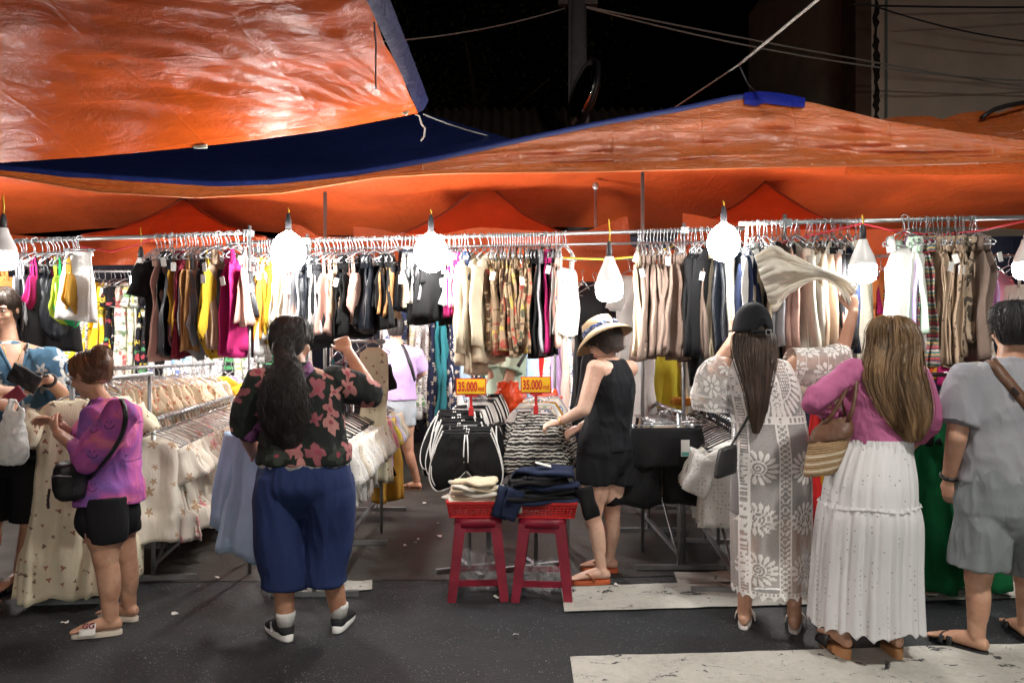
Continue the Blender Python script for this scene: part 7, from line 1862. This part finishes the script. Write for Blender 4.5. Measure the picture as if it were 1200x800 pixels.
def lace_pattern(x, z, W, zt, zh):
    """x across the back, z height, W half width there"""
    m = np.zeros_like(x, bool)
    for sx in (-1, 1):
        for cz in (zh+.135, zh+.385, zh+.635):
            c = sx*.108-.004
            m |= petals(x, z, c, cz, .086, 16, .2*sx, .42, .25*sx) | swirl(x, z, c, cz, .030) | ((np.abs(np.hypot(x-c, z-cz)-.033) < .0035))
        for off, wd in ((.024, .006), (W-.050, .006), (W-.016, .007)): m |= np.abs(x-sx*off) < wd*.7
        tri = np.abs(np.mod(z/.028, 1)-.5)*2
        m |= (np.abs(np.abs(x-sx*(W-.033))-.0) < .011) & (np.abs(tri-.5) < .26)
    tri = np.abs(np.mod(z/.026, 1)-.5)*2
    m |= (np.abs(x) < .020) & (np.abs(np.abs(x)/.020-tri) < .3)
    m |= (z < zh+.030) & ((np.mod(x/.016, 1) < .62) | (z < zh+.012) | (np.abs(z-zh-.027) < .004))
    wz = zt
    m |= (np.abs(z-wz) < .004) | (np.abs(z-wz-.030) < .004) | ((np.abs(z-wz-.015) < .011) & (np.abs(np.mod(x/.024, 1)-.5) < .26))
    # yoke: fan of petals hanging round the neck, rings of dots inside
    cz = wz+.235; dx, dz = x*1.25, (z-cz)*.86; r = np.hypot(dx, dz); a = np.arctan2(dz, dx); e = np.abs(np.mod(a*34/(2*np.pi), 1)-.5)*2
    wid = np.clip(np.sin(np.clip((r-.115)/.075, 0, 1)*np.pi)**.5, 0, 1)*.78
    low = z < cz+.06
    m |= (r > .115) & (r < .190) & (e < wid) & low & (z > wz+.03)
    m |= (r > .050) & (r < .108) & low & (np.hypot(np.mod(dx/.013, 1)-.5, np.mod(dz/.013, 1)-.5) < .36)
    m |= (np.abs(r-.112) < .004) & low
    for sx in (-1, 1): m |= petals(x, z, sx*.155, wz+.285, .06, 9, .3, .2) | petals(x, z, sx*.17, wz+.17, .045, 8, .1, .2)
    m |= (z > wz+.03) & (np.abs(np.mod(x/.05+z/.05, 1)-.5) < .035) 
    return m
hemz = L(905, 690).z; wz8 = L(900, 493).z
secs8 = resample(torso([(V((L(905, 690).x, 0, hemz)), .195, .165, 0), (V((L(904, 640).x, 0, L(904, 640).z)), .196, .166, 0), (pel+V((.0, 0, -.10)), .198, .172, -.01), (pel+V((0, 0, .04)), .196, .168, -.01), (wai, .186, .150, 0), (che, .188, .145, 0), (shl+V((0, 0, -.03)), .180, .120, 0), (shl+V((0, 0, .015)), .150, .092, 0), (nk+V((0, 0, -.02)), .108, .080, 0), (nk+V((0, 0, .0)), .088, .072, 0)], fr), 40)
NT_, NZ_ = 300, 330
rings = []; rowx = []; roww = []
for i in range(NZ_+1):
    k = i/NZ_*(len(secs8)-1); j = min(int(k), len(secs8)-2); t_ = k-j
    c = secs8[j][0].lerp(secs8[j+1][0], t_); A = secs8[j][1]+(secs8[j+1][1]-secs8[j][1])*t_; Bb = secs8[j][2]+(secs8[j+1][2]-secs8[j][2])*t_
    ring = []; xs = []
    dn = max(0, min(1, (wz8-c.z)/.5))
    for q_ in range(NT_):
        q = 2*math.pi*q_/NT_; fo = 1+dn*(.030*math.sin(q*9+1)+.018*math.sin(q*15+2+c.z*3))
        pz = V((0, 0, (.012*math.cos(q*22) if i == 0 else 0)))
        ring.append(c+s*A*fo*math.cos(q)+f*Bb*fo*math.sin(q)+pz)
        # unrolled distance from the centre of the back (q = -pi/2)
        aa = (q+math.pi/2+math.pi) % (2*math.pi)-math.pi; xs.append(math.sin(max(-1.57, min(1.57, aa*.86)))*A*1.02 if abs(aa) < math.pi/2*1.16 else math.copysign(A*1.02, aa))
    rings.append(ring); rowx.append(xs); roww.append(A)
g = MB(); g.rings(rings, 0, False)
nb_ = len(g.v)
zz = np.array([v[2] for v in g.v]); xx = np.array(rowx).ravel(); WW = np.repeat(np.array(roww), NT_)
mask = lace_pattern(xx, zz, WW*.985, wz8, hemz)
neck = np.arange(nb_) >= (NZ_-10)*NT_; mask |= neck
def lace_sleeve(pts, rs, seed):
    pts = [V(q) for q in pts]; m = len(pts); R_ = []
    for i in range(m):
        t = (pts[min(i+1, m-1)]-pts[max(i-1, 0)]).normalized(); a = t.cross(V((0, 1, .01))).normalized(); R_.append((pts[i], rs[i], rs[i]*.72, a, t.cross(a)))
    R_ = resample(R_, 90); rings = []; ms = []; n = 150; Ls = sum((pts[i+1]-pts[i]).length for i in range(m-1))
    for i, (c, a, b, sd, fr_) in enumerate(R_):
        ring = []
        for j in range(n):
            q = 2*math.pi*j/n; fo = 1+.05*math.sin(q*7+seed)*(i/90); ring.append(c+sd*a*fo*math.cos(q)+fr_*b*fo*math.sin(q))
        rings.append(ring); l_ = Ls*i/89; arc = np.arange(n)/n*2*np.pi*.10
        gx, gz = np.mod(arc, .115)-.058, np.mod(l_+np.floor(arc/.115)*.05, .115)-.058
        gz = np.full(n, gz) if np.isscalar(gz) else gz
        mm = petals(gx, gz, 0, 0, .050, 8, .3, .22) | (np.hypot(gx, gz) < .009)
        if i > 80: mm |= (np.mod(arc/.014, 1) < .6) | (i > 86)
        if i % 12 < 1: mm |= True
        ms.append(mm)
    g.rings(rings, 0, False); return np.array(ms).ravel()
m1 = lace_sleeve([ls+V((.03, 0, .0)), ls+V((-.035, .02, -.05)), ls+V((-.055, .04, -.14)), ls+V((-.045, .05, -.215))], (.08, .098, .105, .105), 1)
m2 = lace_sleeve([rs+V((-.04, 0, .005)), rs.lerp(re, .4)+V((0, 0, -.02)), rs.lerp(re, .8)+V((0, 0, -.03)), re+V((.025, 0, -.005))], (.085, .105, .115, .105), 2)
mask = np.concatenate([mask, m1, m2]).astype(np.float32)
dr8 = g.build('lace_dress', lacem, p.o)
at_ = dr8.data.attributes.new('lace', 'FLOAT', 'POINT'); at_.data.foreach_set('value', mask)
h8 = hairmat('dark_brown', (.018, .011, .009), (.115, .075, .055), .36)
def cap8(g): g.loft(resample(skull_cap(hc, hfw, (0, 0, 1), 1.0, grow=.0), 16), n=32)
hr8 = [(hc+V((0, -.03, .0)), .078, .075, s, f), (hc+V((.0, -.04, -.03)), .090, .078, s, f), (L(884, 412, -.055), .098, .062, s, f), (L(886, 435, -.11), .082, .042, s, f), (L(887, 460, -.145), .056, .032, s, f), (L(887, 485, -.155), .040, .024, s, f), (L(886, 508, -.155), .015, .010, s, f)]
hair(p, 'hair', hr8, h8, 620, 21, cap8, tip=.8); face_parts(p, w, ax)
ce = empty('baseball_cap', (0, 0, 0)); ce.parent = p.o; capm = fabric('cap_black', (.012, .013, .016), bump=.3)
c0 = hc+hu*.028
g = MB(); rings = []
for i in range(13):
    a = math.pi/2*i/12; rr_c, zz_ = math.cos(a)**.8, .122*math.sin(a)
    ring = []
    for j in range(48):
        q = 2*math.pi*j/48; back = max(0, -math.sin(q)); dz = -.028*(1-i/12)+.034*(1-i/12)*max(0, 1-((q-1.5*math.pi)/.42)**2)*(i < 4)
        ring.append(c0+hr*(.097*rr_c*math.cos(q))+hf*(.119*rr_c*math.sin(q)-.016)+hu*(zz_+dz))
    rings.append(ring)
g.rings(rings, 0, False); o = g.build('crown', capm, ce); o.modifiers.new('t', 'SOLIDIFY').thickness = .004
g = MB(); rows = []
for k in np.linspace(0, 1, 6): rows.append([c0+hr*((.078+.002*k)*math.cos(q))+hf*(.085*math.sin(q)*(1-k)+k*(.07+.10*math.sin(q))+.0)+hu*(-.026-.012*k*k) for q in np.linspace(.15, math.pi-.15, 18)])
g.grid(rows); o = g.build('brim', capm, ce); o.modifiers.new('t', 'SOLIDIFY').thickness = .004
g = MB(); g.ribbon([c0+hr*(.093*math.sin(x))-hf*(.130*math.cos(x)*1.0+.012)+hu*(-.030+.004*math.cos(x*2)) for x in np.linspace(-.62, .62, 14)], [(hr*math.sin(x)-hf*math.cos(x)) for x in np.linspace(-.62, .62, 14)], .020, .004); st = g.build('back_strap', capm, ce)
g = MB(); q = c0+hr*.022-hf*.146+hu*-.028
for a, b in (((-.013, -.012), (.013, -.012)), ((.013, -.012), (.013, .012)), ((.013, .012), (-.013, .012)), ((-.013, .012), (-.013, -.012))): g.bar(q+hr*a[0]+hu*a[1], q+hr*b[0]+hu*b[1], .004, .004)
g.build('buckle', steel, st, False)
g = MB(); g.ell(c0+hu*.124-hf*.012, (.008, .008, .005)); g.build('button', capm, ce)
# black shoulder bag
pts, ns = drape(p, [dr8], [(886, 470), (879, 484), (871, 500), (862, 516), (857, 524)], .008)
ribbon_obj('bag_strap', pts, ns, .013, .003, leather_k, p.o)
g = MB(); bc = L(850, 539, -.10); g.loft(resample([(bc+V((.0, 0, -.075)), .052, .022, nv(1, .3, .25), nv(-.3, 1, 0)), (bc+V((0, 0, -.06)), .060, .028, nv(1, .3, .25), nv(-.3, 1, 0)), (bc+V((.01, 0, .05)), .050, .026, nv(1, .3, .25), nv(-.3, 1, 0)), (bc+V((.014, 0, .068)), .040, .018, nv(1, .3, .25), nv(-.3, 1, 0))], 10), n=28, ex=.6)
bag('shoulder_bag', g, leather_k, p.o, amp=.001, voxel=.005)

# cream top she is holding up, still half on the rail
def held_top():
    g = MB(); Yt = 4.10; rows = []
    top = [(884, 300), (905, 288), (925, 297), (950, 310), (975, 319), (995, 326), (1006, 331)]
    bot = [(905, 366), (912, 362), (925, 345), (948, 330), (968, 329), (984, 342), (994, 362)]
    n = 60; m = 40
    def cr(tab, t):
        k = t*(len(tab)-1); i = min(int(k), len(tab)-2); q = k-i; gg = lambda j: V((*tab[max(0, min(len(tab)-1, j))], 0))
        p0, p1, p2, p3 = gg(i-1), gg(i), gg(i+1), gg(i+2); return .5*((2*p1)+(p2-p0)*q+(2*p0-5*p1+4*p2-p3)*q*q+(-1*p0+3*p1-3*p2+p3)*q**3)
    for j in range(m+1):
        v = j/m; row_ = []
        for i in range(n+1):
            t = i/n; a = cr(top, t); b = cr(bot, t); px, py = a.x+(b.x-a.x)*v, a.y+(b.y-a.y)*v
            y = Yt+.13*(1-t)**1.3+.02*math.sin(v*9+t*3)+.014*math.sin(v*16-t*7)+.010*math.sin((v*3-t)*20)+.009*(1-.6*t)*math.sin(v*38+t*5)+.006*math.sin(v*61-t*9)
            row_.append(P(px, py, y))
        rows.append(row_)
    g.grid(rows); return g
o = held_top().build('knit_top', fabric('held_cream', (.97, .93, .85), translucent=.5)); o.modifiers.new('thickness', 'SOLIDIFY').thickness = .006
tag(o, 'cream knit top stretched out in the raised hand of the woman in lace', 'top')

# ------------------------------------------------------------------ 9. blonde woman
p = Per('woman from behind with long streaked blonde hair, pink top and tiered white skirt', 3.6, 1016)
f, s, u = fr = frame((.10, 1)); L = p.L; B = p.B
hfw = (.35, .92, -.05); hc = L(1042, 402, .04); w, ax, hr, hf, hu = head_prims(B, hc, hfw, (0, 0, 1), 1.0)
pel = L(1020, 560); wai = L(1027, 510); che = L(1033, 466); shl = L(1036, 440); nk = L(1040, 428)
B.loft(resample(torso([(pel+V((0, 0, -.11)), .13, .10, 0), (pel, .175, .135, -.01), (wai, .125, .105, 0), (che, .15, .115, 0), (shl, .15, .082, 0), (nk, .058, .056, 0)], fr), 18)); B.cone(nk+V((0, 0, -.03)), hc+V((0, -.01, -.07)), .052, .048)
ls, le, lw = L(996, 436, .0), L(953, 472, -.06), L(985, 490, .16)
rs, re, rw = L(1076, 440, .0), L(1088, 494, .06), L(1070, 520, .26)
for a, b, c_ in ((ls, le, lw), (rs, re, rw)): limb(B, (a, b), (.050, .041)); limb(B, (b, c_), (.040, .026)); B.ell(a, (.054, .054, .054))
hand_prims(B, lw, (lw-le), (0, -.3, .9), (1, 0, .3), (30, 40, 25), .95); hand_prims(B, rw, (rw-re), (1, -.3, .2), (0, 0, 1), (30, 40, 25), .95)
lh, rh = L(1000, 572), L(1038, 572); lk, rk = L(990, 660), L(1042, 660); la, ra = V((L(986, 745).x, -.02, .12)), V((L(1047, 745).x, -.02, .12))
for h_, k_, a_ in ((lh, lk, la), (rh, rk, ra)): leg_prims(B, h_, k_, a_, (0, -1, 0), (.09, .055, .034), .05)
F9 = (fspan(la, (-.12, 1), .23), fspan(ra, (.10, 1), .23))
for a_, (h_, t_) in zip((la, ra), F9): foot_prims(B, a_, h_, t_, .95, .055)
skin_body(p, skinA)
wood = plain('sandal_wood', (.50, .24, .10), .5, 0, .15, 20)
for h_, t_ in F9: sandal(p, 'clog', h_, t_, wood, leather_k, .028, 'clog', heelh=.025)
g = MB(); g.loft(resample(torso([(L(1027, 521), .150, .128, 0), (wai+V((0, 0, .03)), .146, .124, 0), (che, .166, .132, 0), (shl+V((0, 0, -.01)), .166, .10, 0), (shl+V((0, 0, .03)), .110, .076, 0), (nk+V((0, 0, -.01)), .074, .066, 0)], fr), 20), n=38)
sleeve_prims(g, [ls+V((.02, 0, -.005)), ls.lerp(le, .5), le, le.lerp(lw, .45), le.lerp(lw, .80)], (.066, .060, .055, .048, .040))
sleeve_prims(g, [rs+V((-.02, 0, -.005)), rs.lerp(re, .5), re, re.lerp(rw, .75)], (.066, .060, .054, .042))
top9 = remesh(g, 'knit_top', fabric('mauve_knit', (.46, .13, .27), bump=.3), p.o, .006, 2, wr(.007, 10, 8, 14, .5))
# skirt: yoke tier and gathered tier with eyelet scallops
def eyelet_skirt():
    m, nt, b = newmat('cloth_broderie'); t = NT(nt); co = t.coord(False)
    sp = t.n('ShaderNodeSeparateXYZ'); t.lk(co, sp.inputs[0])
    vo = t.n('ShaderNodeTexVoronoi'); vo.inputs['Scale'].default_value = 46; vo.inputs['Randomness'].default_value = .35; t.lk(co, vo.inputs['Vector'])
    vo2 = t.n('ShaderNodeTexVoronoi'); vo2.inputs['Scale'].default_value = 30; t.lk(co, vo2.inputs['Vector'])
    sc = t.n('ShaderNodeSeparateColor'); t.lk(vo.outputs['Color'], sc.inputs[0])
    dens = t.mr(sp.outputs[2], .14, .55, .95, .25)
    hole = t.math('MULTIPLY', t.math('LESS_THAN', vo.outputs['Distance'], .20), t.math('LESS_THAN', sc.outputs[0], dens))
    col = t.mix(t.math('MULTIPLY', hole, .62), C(.70, .69, .70), C(.16, .14, .14))
    fabric_finish(t, b, col, co, .25, .06, .9, True, 22); return m
brod = eyelet_skirt()
def skirt_rings(tab, n, folds, amp0, amp1, seed, scallop=0, tw=0):
    r = random.Random(seed); ph = [r.uniform(0, 6.28) for _ in range(8)]; secs = resample(torso(tab, fr), 40); rings = []
    for i, (c, a, b, sd, fq) in enumerate(secs):
        k = i/39; am = amp0+(amp1-amp0)*k; ring = []
        for j in range(n):
            q = 2*math.pi*j/n
            fo = am*(.55*math.sin(folds*q+ph[0]+.8*math.sin(2*q+ph[5])+k*.5)+.35*math.sin(folds*1.7*q+ph[1]-k)+.28*math.sin(folds*3.1*q+ph[2]+k*2)*(1-.5*k)+.25*math.sin(folds*.45*q+ph[3]))
            dz = scallop*abs(math.sin(11*q)) if i == 39 else (scallop*.5*abs(math.sin(11*q)) if i == 38 else 0)
            ring.append(c+sd*(a+fo)*math.cos(q)+fq*(b+fo)*math.sin(q)+V((0, 0, dz+.006*math.sin(5*q+ph[4])*k)))
        rings.append(ring)
    return rings
sk = empty('skirt', (0, 0, 0)); sk.parent = p.o
yz = [L(1028, 516), L(1024, 530), L(1019, 562), L(1017, 590)]
g = MB(); g.rings(skirt_rings([(yz[0], .148, .128, 0), (yz[1], .165, .142, 0), (yz[2], .197, .168, -.01), (yz[3], .205, .178, -.01)], 140, 26, .003, .006, 3), 0, True); g.build('upper_tier', brod, sk)
g = MB(); g.rings(skirt_rings([(yz[3]+V((0, 0, .006)), .208, .180, -.01), (L(1017, 610), .222, .192, -.01), (L(1015, 670), .228, .195, 0), (L(1014, 733), .238, .203, 0)], 220, 15, .006, .017, 4, .022), 0, False); o = g.build('lower_tier', brod, sk); o.modifiers.new('t', 'SOLIDIFY').thickness = .003
g = MB(); rr_ = skirt_rings([(yz[3]+V((0, 0, .016)), .214, .187, -.01), (yz[3]+V((0, 0, .002)), .219, .192, -.01)], 240, 34, .004, .007, 5); g.rings([rr_[0], rr_[39]], 0, False); g.build('ruffle_edge', brod, sk)
g = MB(); rr_ = skirt_rings([(L(1028, 513), .150, .130, 0), (L(1027, 525), .156, .135, 0)], 200, 40, .003, .003, 6); g.rings([rr_[0], rr_[39]], 0, False); g.build('waistband', brod, sk)
h9 = hairmat('blonde', (.055, .028, .014), (.40, .25, .13), .34)
def cap9(g): g.loft(resample(skull_cap(hc, hfw, (0, 0, 1), 1.0, grow=.022), 16), n=32)
hr9 = [(hc+V((0, -.015, .128)), .03, .035, s, f), (hc+V((0, -.02, .11)), .068, .075, s, f), (hc+V((0, -.03, .06)), .094, .098, s, f), (hc+V((.002, -.045, .0)), .104, .096, s, f), (L(1046, 432, -.07), .118, .075, s, f), (L(1052, 455, -.10), .122, .058, s, f), (L(1060, 480, -.125), .108, .045, s, f), (L(1066, 500, -.13), .075, .034, s, f), (L(1070, 518, -.13), .028, .016, s, f)]
hair(p, 'hair', hr9, h9, 1100, 31, cap9, tip=.8, r=.0017); face_parts(p, w, ax)
# straw tote on her shoulder
def totemat():
    m, nt, b = newmat('tote_straw'); t = NT(nt); co = t.coord(False)
    sp = t.n('ShaderNodeSeparateXYZ'); t.lk(co, sp.inputs[0]); z = t.math('MULTIPLY_ADD', sp.outputs[0], -.25, sp.outputs[2])
    wv = t.math('SINE', t.math('MULTIPLY', z, 620)); nz = t.noise(co, 90, 3).outputs[0]
    col = t.mix(t.math('MULTIPLY_ADD', nz, .6, t.math('MULTIPLY', wv, .15)), C(.26, .155, .075), C(.52, .36, .20))
    band = t.math('MULTIPLY', t.math('MULTIPLY', t.math('GREATER_THAN', z, -.10), t.math('LESS_THAN', z, -.005)), t.math('LESS_THAN', t.math('FRACT', t.math('MULTIPLY', z, 32)), .42))
    t.lk(t.mix(band, col, C(.62, .52, .38)), b.inputs['Base Color']); b.inputs['Roughness'].default_value = .85; t.lk(t.bump(wv, .4, .003), b.inputs['Normal']); return m
tq = V((p.bx, p.Y, 0))+L(970, 523, -.06)
tt = empty('tote_bag', tq, 'striped straw tote with brown leather top hanging from the shoulder of the blonde woman', 'bag')
sx_, sy_ = nv(.72, -.45, .42), nv(.5, .85, 0)
sx_ = nv(.86, -.40, .18); sy_ = nv(.42, .9, 0); ud = nv(.28, .0, .95)
g = MB(); g.loft(resample([(ud*-.135, .045, .04, sx_, sy_), (ud*-.125, .070, .055, sx_, sy_), (ud*-.06, .082, .062, sx_, sy_), (ud*.01, .088, .062, sx_, sy_), (ud*.045, .090, .06, sx_, sy_)], 16), n=36, ex=.8)
remesh(g, 'straw_body', totemat(), tt, .006, 2, wr(.003, 20, 20, 3))
g = MB(); g.loft(resample([(ud*.03, .093, .063, sx_, sy_), (ud*.07, .095, .060, sx_, sy_), (ud*.115, .075, .035, sx_, sy_), (ud*.13, .055, .022, sx_, sy_)], 10), n=36, ex=.8); remesh(g, 'leather_top', leather_b, tt, .006, 2, wr(.005, 14, 10, 5))
for k, (a, b) in enumerate(((-.05, -.06), (.055, .05))):
    q0 = ud*.10+sx_*a-sy_*.03; sh_ = V((p.bx, p.Y, 0))+L(1001, 428, -.035+.03*k)-tq
    mid = q0.lerp(sh_, .5)+V((.008, -.03, 0)); g = MB()
    path = [q0, q0.lerp(mid, .5)+V((.004, -.008, 0)), mid, mid.lerp(sh_, .5)+V((.004, -.012, .01)), sh_, sh_+V((.0, .06, .01)), sh_+V((-.01, .13, -.08)), ud*.10+sx_*b+sy_*.05]
    g.ribbon(path, [V((-.5, -1, .3))]*4+[V((0, -.3, 1))]*2+[V((0, 1, .2))]*2, .018, .005); g.build('handle', leather_b, tt)

# ------------------------------------------------------------------ 10. man in grey at right edge
p = Per('man at the right edge from behind in grey t-shirt, grey shorts and black sandals', 3.66, 1172)
f, s, u = fr = frame((.05, 1)); L = p.L; B = p.B
hfw = (.1, 1, -.02); hc = L(1186, 384, .03); w, ax, hr, hf, hu = head_prims(B, hc, hfw, (0, 0, 1), 1.04)
pel = L(1172, 590); wai = L(1176, 530); che = L(1180, 470); shl = L(1182, 432); nk = L(1184, 420)
B.loft(resample(torso([(pel+V((0, 0, -.11)), .13, .10, 0), (pel, .175, .135, -.01), (wai, .16, .12, 0), (che, .175, .12, 0), (shl, .155, .072, 0), (nk, .064, .060, 0)], fr), 18)); B.cone(nk+V((0, 0, -.03)), hc+V((0, -.01, -.06)), .062, .058)
ls, le, lw = L(1130, 445, .0), L(1121, 512, -.03), L(1112, 560, .06)
rs, re, rw = L(1232, 445, .0), L(1240, 512, .04), L(1225, 552, .2)
for a, b, c_ in ((ls, le, lw), (rs, re, rw)): limb(B, (a, b), (.056, .046)); limb(B, (b, c_), (.046, .030)); B.ell(a, (.056, .056, .056))
hand_prims(B, lw, V((.02, .1, -1)), (-1, -.3, 0), (.1, 1, 0), (22, 30, 22), 1.0); hand_prims(B, rw, (rw-re), (1, 0, 0), (0, 1, 0), (25, 30, 25), 1.0)
lh, rh = L(1152, 610), L(1196, 610); lk, rk = L(1146, 680), L(1204, 676, .05); la, ra = V((L(1140, 748).x, -.03, .085)), V((L(1222, 735).x, .12, .085))
for h_, k_, a_ in ((lh, lk, la), (rh, rk, ra)): leg_prims(B, h_, k_, a_, (0, -1, 0), (.092, .058, .037), .054)
F10 = (fspan(la, (-.60, .85), .265), fspan(ra, (.2, 1), .265))
for a_, (h_, t_) in zip((la, ra), F10): foot_prims(B, a_, h_, t_, 1.05, .022)
skin_body(p, skinA)
for h_, t_ in F10: sandal(p, 'sandal', h_, t_, blackp, leather_k, .018, 'cross', k=1.05)
g = MB(); g.loft(resample(torso([(pel+V((0, 0, -.20)), .06, .05, 0), (pel+V((0, 0, -.12)), .17, .13, 0), (pel, .205, .165, -.01), (wai+V((0, 0, -.05)), .19, .15, 0), (wai, .175, .14, 0)], fr), 12), n=36)
for h_, k_, zb, dx, sgn in ((lh, lk, 662, 1147, -1), (rh, rk, 672, 1212, 1)):
    e_ = L(dx, zb, k_.y*.8); g.loft(resample([(h_+V((0, 0, .08)), .108, .14, s, f), (h_.lerp(e_, .5)+V((sgn*.006, 0, 0)), .122, .14, s, f), (e_, .126, .130, s, f)], 12), n=30)
remesh(g, 'shorts', fabric('grey_jersey', (.21, .23, .24), bump=.3), p.o, .007, 2, wr(.015, 8, 3, 22))
g = MB(); g.loft(resample(torso([(L(1174, 563), .200, .162, 0), (wai, .190, .150, 0), (che, .205, .148, 0), (che+V((0, 0, .08)), .208, .135, 0), (shl+V((0, 0, .01)), .186, .102, 0), (nk+V((0, 0, -.015)), .10, .080, 0), (nk+V((0, 0, .006)), .078, .074, 0)], fr), 24), n=40)
sleeve_prims(g, [ls+V((.02, 0, 0)), ls.lerp(le, .45)+V((-.004, 0, 0)), ls.lerp(le, .78)+V((-.004, 0, 0))], (.084, .090, .092)); sleeve_prims(g, [rs+V((-.02, 0, 0)), rs.lerp(re, .45), rs.lerp(re, .78)], (.084, .090, .092))
sh10 = remesh(g, 't_shirt', fabric('grey_tee', (.29, .29, .32), bump=.25), p.o, .007, 2, wr(.011, 7, 3.5, 23, .35))
pts, ns = drape(p, [sh10], [(1160, 421), (1166, 428), (1180, 446), (1200, 470), (1222, 496)])
stp = ribbon_obj('bag_strap', pts, ns, .048, .004, leather_b, p.o)
g = MB(); g.bar(pts[13]+ns[13]*.005, pts[15]+ns[15]*.005, .056, .008); g.build('strap_buckle', blackp, stp, False)
g = MB(); d = (lw-le).normalized(); c = lw-d*.012; a1 = d.orthogonal().normalized(); a2 = d.cross(a1); g.tube([c+(a1*math.cos(x)+a2*math.sin(x))*.035 for x in np.linspace(0, 6.283, 22)], .009, 8); g.build('wrist_watch', leather_k, p.o)
h10 = hairmat('short_black', (.006, .006, .007), (.045, .042, .042), .5)
cap = skull_cap(hc, hfw, (0, 0, 1), 1.06, grow=.016); hh = hair(p, 'hair', cap, h10, 300, 41, tip=.9)
g = MB()
for i in range(1500):
    a = rnd.uniform(0, 6.28); z = rnd.uniform(-.55, 1); r0 = math.sqrt(max(0, 1-z*z)); d = V((r0*math.cos(a), r0*math.sin(a), z))
    if d.y > .35 and d.z < .5: continue
    q = hc+V((d.x*.088, d.y*.104-.02, .03+d.z*.094)); t_ = V((-d.y*.5+rnd.gauss(0, .5), d.x*.5+rnd.gauss(0, .3), -.5+rnd.gauss(0, .4))); g.tube([q, q+d*.010+t_*.014, q+d*.013+t_*.032], [.0018, .0014, .0005], 3, 0, False)
g.build('hair_strands', h10, hh); face_parts(p, w, ax, 1.04)
print('THINGS', len([o for o in SC.objects if o.parent is None]))
